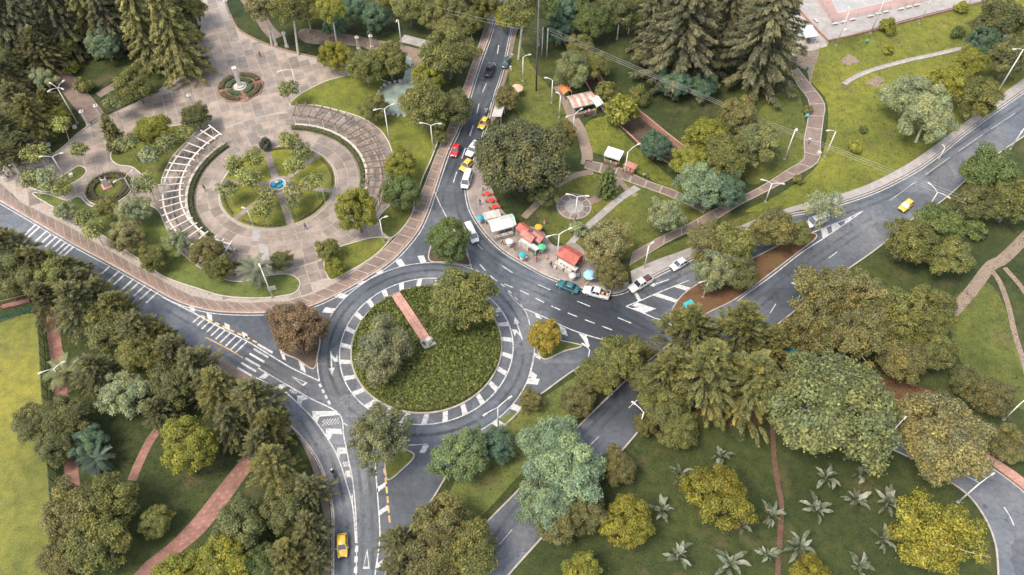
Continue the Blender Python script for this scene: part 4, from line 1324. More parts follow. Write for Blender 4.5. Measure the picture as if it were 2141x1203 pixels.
C_HEDGE = (0.069, 0.102, 0.030)
def arc(r, d0, d1, n=40):
    return circle(PC, r, math.radians(d0), math.radians(d1), n)
hedge('hedge', arc(17.6, 138, 232), 0.9, 0.7, C_HEDGE, 'low clipped hedge along the inside of the white pergola')
hedge('hedge', arc(17.6, 90, -32), 0.9, 0.7, C_HEDGE, 'low clipped hedge along the inside of the timber pergola')
for k in range(6):
    a = math.degrees(PAX) + 60 * k
    hedge('hedge', arc(PRG - 0.75, a + 8, a + 52, 16), 0.4, 0.35, (0.12, 0.14, 0.04), 'thin border hedge on the round garden rim, %s anticlockwise from the lower path' % ['first', 'second', 'third', 'fourth', 'fifth', 'sixth'][k], z0=0.14, leaf=0.2)

# ---------------------------------------------------------------- pergolas
def pergola(d0, d1, nbay, mat, beam, label, r_in=19.0, r_out=22.3):
    p = empty('pergola', (*PC, 0))
    L, R = [(x - PC[0], y - PC[1]) for x, y in arc(r_out + 0.2, d0, d1)], [(x - PC[0], y - PC[1]) for x, y in arc(18.1, d0, d1)]
    nseg = nbay * 2
    for i in range(nseg):                                   # floor slabs
        a0, a1 = math.radians(d0 + (d1 - d0) * i / nseg), math.radians(d0 + (d1 - d0) * (i + 1) / nseg)
        for ra, rb in ((18.2, 20.2), (20.2, 22.5)):
            q = [((r) * math.cos(a), (r) * math.sin(a)) for r, a in ((ra + .03, a0 + .002), (rb - .03, a0 + .002), (rb - .03, a1 - .002), (ra + .03, a1 - .002))]
            MB().prism(q, 0.05, 0.16 + random.uniform(0, .01)).build('floor_slab', M_SLAB, p)
    stripmesh([(18.75 * math.cos(math.radians(d0 + (d1 - d0) * k / 60)), 18.75 * math.sin(math.radians(d0 + (d1 - d0) * k / 60))) for k in range(61)],
              [(18.2 * math.cos(math.radians(d0 + (d1 - d0) * k / 60)), 18.2 * math.sin(math.radians(d0 + (d1 - d0) * k / 60))) for k in range(61)], 0.62, 0.1).build('bench_wall', M_STONE, p)
    stripmesh([(21.6 * math.cos(math.radians(d0 + (d1 - d0) * k / 60)), 21.6 * math.sin(math.radians(d0 + (d1 - d0) * k / 60))) for k in range(61)],
              [(21.2 * math.cos(math.radians(d0 + (d1 - d0) * k / 60)), 21.2 * math.sin(math.radians(d0 + (d1 - d0) * k / 60))) for k in range(61)], 0.55, 0.1).build('bench', M_JOINTD, p)
    for r, h in ((r_in, 2.75), (r_out, 2.75)):
        pts = [(r * math.cos(math.radians(d0 + (d1 - d0) * k / 60)), r * math.sin(math.radians(d0 + (d1 - d0) * k / 60))) for k in range(61)]
        stripmesh(offset(pts, 0.15), offset(pts, -0.15), h + 0.22, h).build('ring_beam', beam, p)
        stripmesh(offset(pts, 0.15), offset(pts, -0.15), h).build('ring_beam_soffit', beam, p)
    for i in range(nbay + 1):
        a = math.radians(d0 + (d1 - d0) * i / nbay)
        if i % 2 == 0:
            for r in (r_in, r_out):
                MB().box((r * math.cos(a), r * math.sin(a), 1.42), (0.3, 0.3, 2.65), a, 0.85, 0.04).build('column', mat, p)
        c = ((r_in + r_out) / 2)
        MB().box((c * math.cos(a), c * math.sin(a), 3.06), (r_out - r_in + 1.5, 0.23, 0.17), a).build('rafter', beam, p)
    tag(p, label, 'pergola')
    return p
pergola(138, 236, 18, M_WHITE, M_WHITE, 'white curved pergola with open rafters on the left of the plaza')
pergola(88, -34, 24, M_STONE, M_TIMBER, 'curved pergola with dark timber rafters on the far right of the plaza')
p = pergola(243, 254, 2, M_WHITE, M_WHITE, 'short end piece of white pergola beside the palm', )

# ---------------------------------------------------------------- octagonal bed with the pillar monument
MO = G(503, 184)
mo = empty('monument', (*MO, 0.0), PAX)
MB().lathe([(5.5, 0.0), (5.5, 0.3), (5.25, 0.3), (5.25, 0.2), (0.02, 0.2)], 8).build('octagon_kerb', M_KERBR, mo)
MB().lathe([(1.5, 0.2), (1.5, 0.5), (1.1, 0.5), (1.1, 0.85), (0.05, 0.85)], 16).build('plinth', M_STONE, mo)
MB().box((0, 0, 3.2), (0.95, 0.95, 4.7), 0, 0.78, 0.05).build('shaft', M_STONE, mo)
MB().box((0, 0, 5.62), (1.0, 1.0, 0.16)).build('cap_slab', M_WHITE, mo)
for k in range(4):
    a = math.pi / 2 * k
    MB().box((3.3 * math.cos(a), 3.3 * math.sin(a), 0.24), (3.8, 0.9, 0.1), a).build('walk', M_BRICKRED, mo)
tag(mo, 'pale square pillar monument in an octagonal hedge bed on the upper plaza', 'monument')
for k in range(4):
    for rr, w in ((4.35, 1.2), (2.6, 1.1)):
        a0 = PAX + math.pi / 2 * k
        hedge('hedge', circle(MO, rr, a0 + 0.22, a0 + 1.35, 10), w, 0.6, (0.055, 0.125, 0.062) if rr < 3 else (0.08, 0.085, 0.04),
              '%s clipped hedge quarter of the octagonal bed, %s' % ('outer' if rr > 3 else 'inner', ['near side to the right', 'far right side', 'far left side', 'near side to the left'][k]), z0=0.2)
# bust on a pedestal in a round bed
bs = island('round_bed', circle(BP, BR, n=30)[:-1], M_GRASS, 'round bed around the pedestal bust', GRASS_M, 0.14, True, 0.25, M_STONE)
hedge('hedge', circle(BP, BR * 0.72, n=40), 1.1, 0.45, (0.075, 0.080, 0.045), 'dark ring of flowers and shrubs around the pedestal bust', z0=0.14)
hedge('hedge', circle(BP, BR * 0.93, n=40), 0.4, 0.4, (0.085, 0.105, 0.035), 'thin outer border hedge of the round bust bed', z0=0.14)
bx_, by_ = G(225, 392)
b = empty('bust', (bx_, by_, 0.14), PAX + 0.2)
MB().box((0, 0, 0.2), (2.0, 2.0, 0.4), 0, 0.95).build('base_step', M_BRICKPINK, b)
MB().box((0, 0, 1.45), (1.15, 1.15, 2.1), 0, 0.9, 0.04).build('pedestal', M_STONE, b)
MB().lathe([(0.16, 2.5), (0.34, 2.6), (0.38, 2.78), (0.2, 2.95), (0.12, 3.02), (0.2, 3.12), (0.22, 3.28), (0.12, 3.42), (0.02, 3.45)], 12, sx=1.0, sy=1.25).build('head_and_shoulders', surf('bronze', (0.05, 0.04, 0.03), 0.45, 0.3, 6, metal=0.4), b, True)
tag(b, 'pale pedestal with a dark bust in the round flower bed', 'statue')

# ---------------------------------------------------------------- roundabout planting and monument
def mound():
    r = np.random.default_rng(77)
    RR = RH - 0.35
    q0, q1 = np.array(G(828, 620)), np.array(G(893, 722))
    d = (q1 - q0) / np.linalg.norm(q1 - q0)
    cellr = np.random.default_rng(5).random((64, 64, 3))
    def hgt(x, y):
        x, y = np.atleast_1d(x), np.atleast_1d(y)
        rr = np.hypot(x, y) / RR
        S_ = 1.15
        best = np.full(len(x), 9.0)
        hh = np.zeros(len(x))
        ci, cj = np.floor(x / S_).astype(int), np.floor(y / S_).astype(int)
        for di in (-1, 0, 1):
            for dj in (-1, 0, 1):
                q = cellr[(ci + di) % 64, (cj + dj) % 64]
                dd = np.hypot((ci + di + q[:, 0]) * S_ - x, (cj + dj + q[:, 1]) * S_ - y)
                m = dd < best
                best = np.where(m, dd, best)
                hh = np.where(m, q[:, 2], hh)
        return 0.5 + 0.7 * (1 - rr ** 2) + 0.42 * np.sqrt(np.clip(1 - (best / 0.85) ** 2, 0, 1)) * (0.5 + 0.8 * hh)
    rs = []
    for k in range(25):
        rr = RR * (1 - k / 25) if k else RR
        rs.append([(rr * 0.985 * math.cos(a), rr * 0.985 * math.sin(a), (0.1 if k == 0 else 0.45 + 0.7 * (1 - (rr / RR) ** 2))) for a in np.linspace(0, 2 * math.pi, 64, endpoint=False)])
    body = MB().rings(rs).build('hedge_bed', M_SOIL, loc=(*RC, 0.0))
    n = 46000
    a = r.random(n) * 2 * math.pi
    rad = RR * np.sqrt(r.random(n))
    x, y = rad * np.cos(a), rad * np.sin(a)
    z = hgt(x, y)
    # keep the brick walk clear
    wx, wy = x + RC[0] - q0[0], y + RC[1] - q0[1]
    s = wx * d[0] + wy * d[1]
    l = np.abs(-wx * d[1] + wy * d[0])
    ok = ~((l < 1.15) & (s < np.linalg.norm(q1 - q0) + 0.6))
    ok2 = ok
    pos = np.stack([x, y, z + r.normal(size=n) * 0.14], 1)[ok2]
    nn = np.stack([x / RR * 0.4, y / RR * 0.4, np.ones(n)], 1)[ok2] + r.normal(size=(ok2.sum(), 3)) * 0.55
    # side skirt
    m = 7000
    a2 = r.random(m) * 2 * math.pi
    pos2 = np.stack([RR * np.cos(a2), RR * np.sin(a2), 0.15 + r.random(m) * 0.5], 1)
    nn2 = np.stack([np.cos(a2), np.sin(a2), np.full(m, 0.4)], 1) + r.normal(size=(m, 3)) * 0.4
    P, N = np.vstack([pos, pos2]), np.vstack([nn, nn2])
    big = np.sin(P[:, 0] * 0.7 + 2) * np.cos(P[:, 1] * 0.6) * 0.08 + np.sin(P[:, 0] * 4.3) * np.sin(P[:, 1] * 4.1) * 0.12
    v, f = leafquads(r, P, N, 0.46 * (0.6 + 0.8 * r.random(len(P))), 0.6)
    put('foliage', mesh_np('foliage', v, f, M_LEAF, 0.43 + big + r.normal(size=len(P)) * 0.3), body, color=(0.086, 0.098, 0.028))
    tag(body, 'broad yellow-green hedge planting that fills the roundabout', 'hedge')
    # brick walk up to the stone
    t = empty('brick_walk', (0, 0, 0))
    nn_ = np.array([-d[1], d[0]])
    Lw = np.linalg.norm(q1 - q0)
    k = 0
    s0 = 0.0
    while s0 < Lw:
        for j in range(2):
            p0 = q0 + d * s0 + nn_ * (j - 1) * 0.92
            c = p0 + d * 0.45 + nn_ * 0.46
            zz = 0.62 + 0.75 * max(0, 1 - (math.dist(c, RC) / RR) ** 2) + 0.06
            MB().box((c[0], c[1], zz / 2 + 0.1), (0.87, 0.88, zz), math.atan2(d[1], d[0])).build('brick_panel', M_BRICKPINK, t)
        s0 += 0.9
    struct(t, 'pink brick walk crossing the roundabout planting to the stone')
    ms = empty('memorial_stone', (*(q1 + d * 0.6), 0.0), math.atan2(d[1], d[0]))
    MB().box((0, 0, 0.9), (2.0, 2.4, 1.6), 0, 0.96).build('base', M_CONC, ms)
    MB().box((0.1, 0.1, 2.25), (1.0, 1.1, 1.1), 0.2, 0.75, 0.06).build('block', M_STONE, ms)
    MB().box((-0.2, -0.7, 1.9), (0.7, 0.5, 0.4), 0.4, 0.8).build('plaque_block', M_DARKSTEEL, ms)
    tag(ms, 'weathered stone memorial at the end of the brick walk in the roundabout', 'monument')
mound()
# ---------------------------------------------------------------- trees: kind, crown centre and half-width in the survey picture, colour, where it stands
T_ = [
 # upper left wood
 ('cypress', 40, 40, 48, C_CYP, 'dark cypress in the extreme upper left corner'),
 ('cypress', 112, 18, 46, C_CYP, 'dark cypress at the top edge right of the corner cypress'),
 ('cypress', 178, 12, 44, C_CYPG, 'dark cypress at the top edge behind the blue-green tree'),
 ('oak', 18, 118, 42, C_DKOLIVE, 'dark broad tree at the left edge below the corner cypress'),
 ('oak', 140, 98, 27, C_OLIVE, 'small olive tree left of the blue-green tree'),
 ('dense', 218, 92, 40, C_BLUEL, 'pale blue-green tree with a tapering crown'),
 ('cypress', 290, 40, 48, C_CYPG, 'tall olive conifer right of the blue-green tree'),
 ('cypress', 355, 60, 52, C_CYPG, 'tall olive conifer closest to the upper plaza path'),
 ('cypress', 250, 0, 40, C_CYP, 'conifer at the top edge above the blue-green tree'),
 ('oak', 282, 178, 40, C_OLIVE, 'round olive tree just inside the plaza border wall'),
 ('oak', 395, 20, 34, C_OLIVE, 'olive tree leaning over the upper plaza path'),
 ('pine', 30, 205, 46, C_PINE, 'dark pine at the left edge above the four-headed lamp'),
 ('pine', 62, 240, 46, C_CYPG, 'pine immediately left of the four-headed lamp'),
 ('pine', 12, 275, 42, C_PINE, 'dark pine at the left edge level with the four-headed lamp foot'),
 ('pine', 45, 300, 36, C_PINE, 'low pine behind the left gate pillars'),
 ('willow', 95, 165, 24, C_SILVER, 'silvery spiky small tree beside the wood path'),
 ('shrub', 148, 142, 16, C_YELG, 'small yellow-green bush on the lawn below the blue-green tree'),
 ('shrub', 175, 180, 18, C_OLIVE, 'olive bush at the turn of the wood path'),
 ('oak', 120, 250, 26, C_YELG, 'light tree right of the four-headed lamp pole'),
 ('pine', 75, 100, 44, C_PINE, 'pine in the upper left wood above the silvery spiky tree'),
 ('cypress', 10, 60, 44, C_CYP, 'cypress cut by the left edge near the corner'),
 ('cypress', 70, -20, 46, C_CYP, 'conifer crown poking over the top edge in the left corner'),
 ('cypress', 330, -20, 46, C_CYPG, 'olive conifer crown cut by the top edge left of the plaza path'),
 ('cypress', 215, 30, 40, C_CYP, 'conifer just above the blue-green tree'),
 ('pine', 10, 150, 38, C_PINE, 'pine cut by the left edge above the four-headed lamp level'),
 ('pine', 100, 215, 32, C_CYPG, 'small pine close behind the four-headed lamp'),
 ('pine', 5, 330, 30, C_PINE, 'small pine behind the leftmost gate pillar'),
 ('oak', 400, 75, 26, C_OLIVE, 'small olive tree at the plaza border below the leaning one'),
 # top edge behind plaza
 ('oak', 570, -12, 36, C_OLIVE, 'olive crown cut by the top edge above the gate pillars'),
 ('oak', 660, -10, 38, C_YELG, 'yellowish crown cut by the top edge behind the gate pillars'),
 ('dense', 700, 55, 26, C_BLUE, 'low bluish tree beside the second gate pillars'),
 ('oak', 820, -12, 38, C_OLIVE, 'olive crown cut by the top edge behind the tall white lamp'),
 ('oak', 930, 55, 28, C_TAN, 'tan tree beside the grey path left of the north road'),
 ('oak', 985, 45, 30, C_OLIVE, 'olive tree on the left kerb of the north road at the top'),
 ('dense', 1165, 70, 30, C_BLUE, 'dark bluish bush tree behind the power poles'),
 ('oak', 1215, -10, 40, C_DKOLIVE, 'dark crown cut by the top edge right of the power poles'),
 ('oak', 1215, 100, 30, C_OLIVE, 'olive tree on the bank above the light green tree'),
 ('oak', 1340, -5, 34, C_DKOLIVE, 'dark crown cut by the top edge beside the huge conifer'),
 ('tall', 545, 12, 36, C_TAN, 'slender tan tree at the top edge above the first gate pillars'),
 ('tall', 600, 22, 40, C_OLIVE, 'slender olive tree behind the white gate pillars at the top'),
 ('open', 640, 20, 38, C_OLIVE, 'open olive tree right of the slender pair at the top'),
 ('tall', 690, 22, 32, C_YELG, 'slender yellowish tree behind the second gate pillars'),
 ('dense', 735, 22, 36, C_BLUE, 'dark bluish tree at the top edge above the golden tree'),
 ('dense', 785, 38, 34, C_BLUE, 'dark bluish tree left of the tall white lamp pole'),
 ('oak', 855, 12, 42, C_OLIVE, 'olive tree at the top edge right of the tall white lamp pole'),
 ('open', 905, 22, 38, C_OLIVE, 'open-branched olive tree at the top edge left of the north road'),
 ('oak', 960, 12, 40, C_DKOLIVE, 'dark olive tree at the top edge beside the north road'),
 ('oak', 1015, 8, 38, C_OLIVE, 'olive tree at the top edge overhanging the north road'),
 ('tall', 1085, 22, 44, C_OLIVE, 'tall pale-trunked tree right of the north road'),
 ('tall', 1130, 10, 36, C_GREEN, 'green tall tree at the top edge by the power poles'),
 ('oak', 1060, 40, 26, C_YELG, 'yellow-green tree overhanging the north road near the pale-trunked tree'),
 ('dense', 1185, 28, 42, C_BLUE, 'dark bluish tree right of the power poles'),
 ('oak', 1235, 42, 42, C_GREEN, 'green tree on the stream bank at the top'),
 ('oak', 1290, 20, 42, C_DKOLIVE, 'dark tree at the top edge left of the big cypresses'),
 ('bare', 1318, 40, 26, C_OLIVE, 'thin white-barked tree on the bank slope'),
 # between plaza and north road
 ('dense', 703, 118, 37, C_YEL, 'golden tree at the upper right of the plaza'),
 ('oak', 765, 140, 40, C_OLIVE, 'olive tree touching the golden tree of the upper plaza'),
 ('oak', 815, 128, 40, C_OLIVE, 'olive tree between the golden tree and the pond'),
 ('oak', 938, 108, 58, C_OLIVE, 'broad olive tree nearest the north road at the top'),
 ('dense', 897, 160, 36, C_YELG, 'yellow-green round tree beside the pond'),
 ('oak', 890, 215, 56, C_OLIVE, 'wide olive tree overhanging the pond'),
 ('oak', 950, 225, 40, C_DKOLIVE, 'dark olive tree beside the kerb of the north road'),
 ('willow', 782, 225, 30, C_OLIVE, 'drooping tree left of the pond'),
 ('open', 920, 285, 18, C_OLIVE, 'thin young tree below the pond'),
 ('dense', 838, 345, 40, C_YELG, 'yellow-green tree outside the timber pergola'),
 ('oak', 838, 402, 40, C_GREEN, 'green tree below the yellow-green one outside the timber pergola'),
 ('dense', 745, 440, 46, C_YELG, 'golden-green tree with a bare trunk on the plaza floor'),
 ('oak', 685, 525, 26, C_OLIVE, 'small olive tree at the lower right plaza entrance'),
 ('oak', 700, 562, 20, C_YELG, 'little yellow-green tree on the oval lawn'),
 ('young', 600, 185, 20, C_OLIVE, 'small tree standing on the paving right of the pillar monument'),
 # left plaza trees
 ('oak', 410, 243, 30, C_DKOLIVE, 'dark round tree at the upper end of the white pergola'),
 ('oak', 320, 272, 36, C_YELG, 'light leafy tree on the kidney-shaped lawn'),
 ('young', 268, 300, 22, C_OLIVE, 'young tree on the upper left of the kidney-shaped lawn'),
 ('young', 312, 325, 20, C_SILVER, 'young grey-green tree in the middle of the kidney-shaped lawn'),
 ('young', 345, 300, 22, C_OLIVE, 'young tree beside the outer rafters of the white pergola'),
 ('young', 385, 280, 18, C_YELG, 'young yellowish tree at the upper tip of the kidney-shaped lawn'),
 ('cone', 232, 275, 16, C_RUST, 'brown conical shrub on the paving'),
 ('shrub', 238, 305, 17, C_DKOLIVE, 'dark bush at the foot of the brown conical shrub'),
 ('young', 165, 312, 18, C_OLIVE, 'young tree on the left plaza path'),
 ('young', 60, 375, 22, C_RUST, 'rust-tinged young tree beside the left gate pillars'),
 ('young', 95, 372, 24, C_SILVER, 'grey young tree right of the left gate pillars'),
 ('young', 75, 320, 24, C_YELG, 'young tree on the lawn above the left gate pillars'),
 ('young', 125, 262, 20, C_YELG, 'young tree on the lawn below the four-headed lamp'),
 ('young', 235, 215, 18, C_OLIVE, 'young tree on the lawn by the plaza border wall'),
 ('young', 130, 392, 20, C_YELG, 'young tree on the small pointed lawn'),
 ('young', 305, 385, 24, C_OLIVE, 'young tree right of the pedestal bust bed'),
 ('willow', 135, 440, 20, C_SILVER, 'whitish shrub-like tree beside the outer pavement'),
 ('young', 175, 455, 22, C_YELG, 'young light tree just right of the whitish one'),
 ('open', 280, 440, 34, C_SILVER, 'thin silvery tree below the pedestal bust bed'),
 ('open', 225, 435, 26, C_OLIVE, 'thin olive tree below the pedestal bust bed, left of the silvery one'),
 ('oak', 262, 492, 36, C_TAN, 'tan-coloured tree on the long curved lawn'),
 ('young', 195, 480, 22, C_YELG, 'young light tree left of the tan-coloured tree'),
 ('oak', 318, 540, 32, C_OLIVE, 'olive tree beside the outer pavement below the tan-coloured tree'),
 ('open', 370, 505, 28, C_SILVER, 'thin grey tree at the lower end of the white pergola'),
 ('dense', 432, 525, 36, C_RUST, 'rusty olive tree with two tops at the lower end of the white pergola'),
 ('oak', 455, 560, 30, C_OLIVE, 'olive tree on the long lawn left of the palm'),
 ('oak', 588, 546, 24, C_DKOLIVE, 'dark small tree right of the palm'),
 # garden disc young trees
 ('young', 492, 345, 22, C_YELG, 'young tree on the upper left of the round garden'),
 ('young', 530, 330, 22, C_YELG, 'young tree by the upper path of the round garden'),
 ('young', 475, 395, 20, C_OLIVE, 'young tree at the left rim of the round garden'),
 ('young', 520, 370, 24, C_YELG, 'young tree left of the fountain'),
 ('young', 605, 295, 22, C_YELG, 'young tree on the far rim of the round garden'),
 ('young', 630, 315, 18, C_OLIVE, 'young tree at the far right of the round garden'),
 ('young', 612, 345, 20, C_YELG, 'young tree right of the upper garden path'),
 ('young', 655, 380, 22, C_YELG, 'young tree right of the fountain'),
 ('young', 612, 400, 20, C_TAN, 'young tan tree at the near right of the fountain'),
 ('young', 548, 435, 24, C_YELG, 'young tree on the near left of the round garden'),
 ('young', 612, 425, 16, C_OLIVE, 'young tree beside the lower garden path'),
 ('young', 560, 405, 18, C_TAN, 'young tan tree at the near left of the fountain'),
 ('shrub', 555, 302, 14, (0.05, 0.055, 0.045), 'dark grey shrub on the far rim of the round garden'),
 # islands
 ('dense', 622, 684, 62, C_BROWN, 'reddish brown tree on the traffic island'),
 ('dense', 938, 502, 51, C_GREEN, 'dense green tree on the island north of the roundabout'),
 ('oak', 968, 624, 70, C_OLIVE, 'large leafy tree inside the roundabout'),
 ('dense', 1140, 702, 38, (0.19, 0.152, 0.03), 'small yellow tree on the triangular island'),
 ('open', 798, 915, 66, (0.098, 0.104, 0.054), 'tall grey-green tree on the narrow island below the roundabout'),
 ('dense', 962, 952, 62, (0.105, 0.135, 0.062), 'fresh green round tree below the roundabout'),
 ('oak', 1042, 930, 36, C_BLUE, 'dark shrubby tree right of the fresh green round tree'),
 ('oak', 1108, 838, 26, C_RUST, 'small rusty tree on the right rim of the roundabout'),
 ('oak', 1292, 752, 50, C_OLIVE, 'olive tree at the right of the twin clump below the junction'),
 ('oak', 1330, 735, 34, C_DKOLIVE, 'dark olive tree touching the firs below the junction'),
 ('oak', 1248, 785, 42, C_OLIVE, 'olive tree at the left of the twin clump below the junction'),
 ('oak', 1208, 838, 36, C_RUST, 'small rusty olive tree above the lower road'),
 ('willow', 1150, 930, 66, C_BLUEL, 'pale blue-green feathery tree beside the lower road, upper one'),
 ('willow', 1190, 985, 72, C_BLUEL, 'pale blue-green feathery tree leaning over the lower road'),
 ('willow', 1135, 1045, 58, C_BLUEL, 'pale blue-green feathery tree beside the lower road, lowest one'),
 # stalls side
 ('bumpy', 1090, 328, 94, (0.082, 0.084, 0.040), 'great round dark olive tree over the forecourt and parked taxis'),
 ('oak', 1135, 400, 34, C_DKOLIVE, 'dark olive tree at the lower right skirt of the great round tree'),
 ('oak', 1060, 205, 28, C_RUST, 'rusty olive tree beside the north road bus stop'),
 ('oak', 1180, 275, 26, C_RUST, 'small rusty tree by the earth path'),
 ('willow', 1195, 145, 40, C_LITE, 'light green tree above the striped stall'),
 ('oak', 1245, 135, 32, C_OLIVE, 'olive tree behind the light green tree of the striped stall'),
 ('shrub', 1300, 228, 38, C_YELG, 'flowering yellow-green thicket on the stream bank'),
 ('shrub', 1268, 192, 22, C_OLIVE, 'smaller flowering thicket on the stream bank'),
 ('dense', 1370, 305, 36, C_BLUE, 'dark bluish bush tree beside the stream'),
 ('oak', 1268, 505, 50, C_TAN, 'ochre tree behind the blue umbrella'),
 ('dense', 1275, 570, 38, C_RUST, 'orange-brown low tree overhanging the kerb by the blue umbrella'),
 ('cone', 1270, 385, 17, C_GREEN, 'green conical tree at the path fork'),
 ('open', 1390, 450, 40, C_SILVER, 'airy grey-green tree on the lawn by the framed path'),
 ('shrub', 1210, 478, 18, C_SILVER, 'grey bush by the slab path'),
 # clump above the framed path
 ('oak', 1545, 238, 42, C_RUST, 'rusty tree at the top of the tall clump above the framed path'),
 ('oak', 1480, 285, 44, C_YELG, 'yellow-green tree at the left of the tall clump above the framed path'),
 ('oak', 1585, 300, 48, C_LITE, 'light tree at the right of the tall clump above the framed path'),
 ('oak', 1520, 330, 52, C_OLIVE, 'olive tree in the middle of the tall clump above the framed path'),
 ('oak', 1440, 335, 36, C_YELG, 'yellowish tree at the stream end of the tall clump'),
 ('willow', 1460, 390, 48, C_BLUEL, 'blue-grey tree at the lower left of the tall clump'),
 ('dense', 1520, 400, 42, C_BLUE, 'dark bluish tree at the foot of the tall clump'),
 ('willow', 1410, 170, 34, C_BLUE, 'bluish tree under the power lines, left one'),
 ('dense', 1470, 180, 32, C_BLUE, 'bluish tree under the power lines, right one'),
 ('oak', 1350, 110, 24, C_TAN, 'tan small tree left of the big cypresses'),
 ('cedar', 1432, 70, 82, C_CYP, 'huge dark conifer on the slope under the power lines'),
 ('cedar', 1602, 80, 80, C_CYP, 'huge dark conifer left of the sports court'),
 ('cypress', 1525, 20, 44, C_CYP, 'dark conifer behind and between the two huge conifers'),
 ('cypress', 1370, 20, 40, C_CYP, 'dark conifer at the top edge left of the huge conifers'),
 # upper right
 ('willow', 1905, 205, 52, C_SILVER, 'silvery tree on the upper lawn, left one'),
 ('willow', 1940, 250, 52, C_SILVER, 'silvery tree on the upper lawn, nearest the road'),
 ('oak', 1985, 175, 44, C_YELG, 'yellow-green tree behind the silvery trees'),
 ('oak', 2045, 205, 48, C_OLIVE, 'olive tree between the silvery trees and the tall right lamp'),
 ('oak', 2030, 130, 34, C_YELG, 'yellow-green tree at the end of the drain channel'),
 ('oak', 2095, 45, 52, C_DKOLIVE, 'dark tree in the upper right corner'),
 ('oak', 2115, 115, 48, C_DKOLIVE, 'dark tree behind the tall right lamp'),
 ('dense', 2062, 85, 36, C_BLUE, 'bluish tree left of the upper right corner tree'),
 ('shrub', 1857, 55, 18, C_YELG, 'bushy round shrub below the sports court'),
 ('shrub', 1857, 103, 12, C_YELG, 'little shrub on the upper lawn'),
 ('shrub', 2003, 68, 14, C_GREEN, 'green shrub on the upper lawn near the drain'),
 ('shrub', 2010, 15, 14, C_YELG, 'shrub at the far end of the court bank'),
 ('shrub', 1787, 307, 14, C_YELG, 'round shrub on the lawn beside the curved road'),
 ('shrub', 1805, 270, 9, C_GREEN, 'tiny green shrub above the round shrub on the lawn'),
 ('shrub', 1690, 230, 10, C_RUST, 'small rusty shrub beside the framed path'),
 ('shrub', 1670, 375, 12, C_RUST, 'small shrub below the bend of the framed path'),
 ('shrub', 1335, 200, 22, C_OLIVE, 'olive shrub on the slope by the power lines'),
 # right of the curved road
 ('oak', 1905, 505, 52, C_OLIVE, 'olive tree right of the curved road, lower left of its clump'),
 ('oak', 1960, 470, 50, C_GREEN, 'green tree right of the yellow car'),
 ('oak', 1985, 540, 46, C_OLIVE, 'olive tree at the right of the clump beyond the curved road'),
 ('oak', 2070, 360, 56, C_GREEN, 'green tree at the right edge below the twin road lamp'),
 ('oak', 2120, 420, 54, C_OLIVE, 'olive tree at the right edge above the trodden paths'),
 ('oak', 2040, 425, 42, C_DKOLIVE, 'dark olive tree left of the right-edge pair'),
 ('shrub', 2040, 480, 24, C_GREEN, 'green bush at the head of the trodden path'),
 ('bare', 1720, 432, 38, C_SILVER, 'leafless grey tree over the white van'),
 ('oak', 1615, 478, 48, C_RUST, 'rusty olive tree on the median, right one'),
 ('oak', 1665, 490, 30, C_OLIVE, 'small olive tree at the pointed end of the median'),
 ('oak', 1480, 505, 46, C_RUST, 'rusty olive tree on the median, left one'),
 ('oak', 1535, 510, 50, C_OLIVE, 'olive tree on the median, middle one'),
 ('willow', 1495, 565, 44, C_SILVER, 'grey tree at the near edge of the median'),
 ('oak', 1545, 570, 40, C_DKOLIVE, 'dark tree at the near edge of the median'),
 # firs
 ('fir', 1440, 690, 64, C_FIR, 'feathery fir closest to the junction'),
 ('fir', 1545, 690, 72, C_FIR, 'feathery fir beside the curved road'),
 ('fir', 1480, 780, 84, C_FIR, 'broad feathery fir at the left of the fir group'),
 ('fir', 1570, 800, 82, C_FIR, 'broad feathery fir at the lower right of the fir group'),
 ('fir', 1610, 720, 50, C_CYPG, 'narrow fir at the right end of the fir group'),
 ('fir', 1400, 772, 56, C_FIR, 'feathery fir standing over the joint of the lower road'),
 ('oak', 1345, 790, 36, C_DKOLIVE, 'dark olive tree beside the lower road left of the firs'),
 ('oak', 1385, 850, 48, C_OLIVE, 'olive tree left below the firs'),
 ('oak', 1420, 900, 42, C_OLIVE, 'olive tree on the dark lawn below the firs'),
 ('oak', 1350, 890, 26, C_RUST, 'rusty small tree beside the lower road lamp'),
 # rusty mass
 ('open', 1720, 610, 66, C_RUST, 'rust-olive spreading tree beside the curved road, left one'),
 ('open', 1790, 620, 64, C_TAN, 'tan-olive tree at the top of the rusty clump'),
 ('open', 1700, 690, 62, C_RUST, 'rust-olive tree with pale branches at the left of the rusty clump'),
 ('open', 1790, 700, 68, C_RUST, 'rust-olive tree with pale branches in the middle of the rusty clump'),
 ('open', 1880, 655, 60, C_OLIVE, 'rust-olive tree at the right of the rusty clump'),
 ('oak', 1945, 650, 54, C_OLIVE, 'olive tree right of the rusty clump'),
 ('oak', 1880, 750, 52, C_RUST, 'rust-olive tree at the lower right of the rusty clump'),
 ('oak', 1950, 730, 46, C_OLIVE, 'olive tree above the round rusty tree'),
 ('bumpy', 1742, 850, 132, C_LITE, 'very large light green tree with a knobbly crown'),
 ('bumpy', 1968, 912, 96, C_TAN, 'large tan-olive tree overhanging the south road'),
 ('oak', 2075, 830, 44, C_RUST, 'rusty tree right of the large tan-olive tree'),
 ('oak', 2020, 800, 36, C_DKOLIVE, 'dark tree above the large tan-olive tree'),
 ('oak', 2110, 930, 42, C_RUST, 'rusty tree beside the south road at the right edge'),
 # bottom right garden
 ('dense', 1503, 1038, 72, C_YEL, 'yellow round tree among the banana plants'),
 ('dense', 1310, 1092, 60, C_YEL, 'yellow round tree left of the banana plants'),
 ('open', 1955, 1120, 88, C_YEL, 'spreading yellow tree at the lower right beside the south road'),
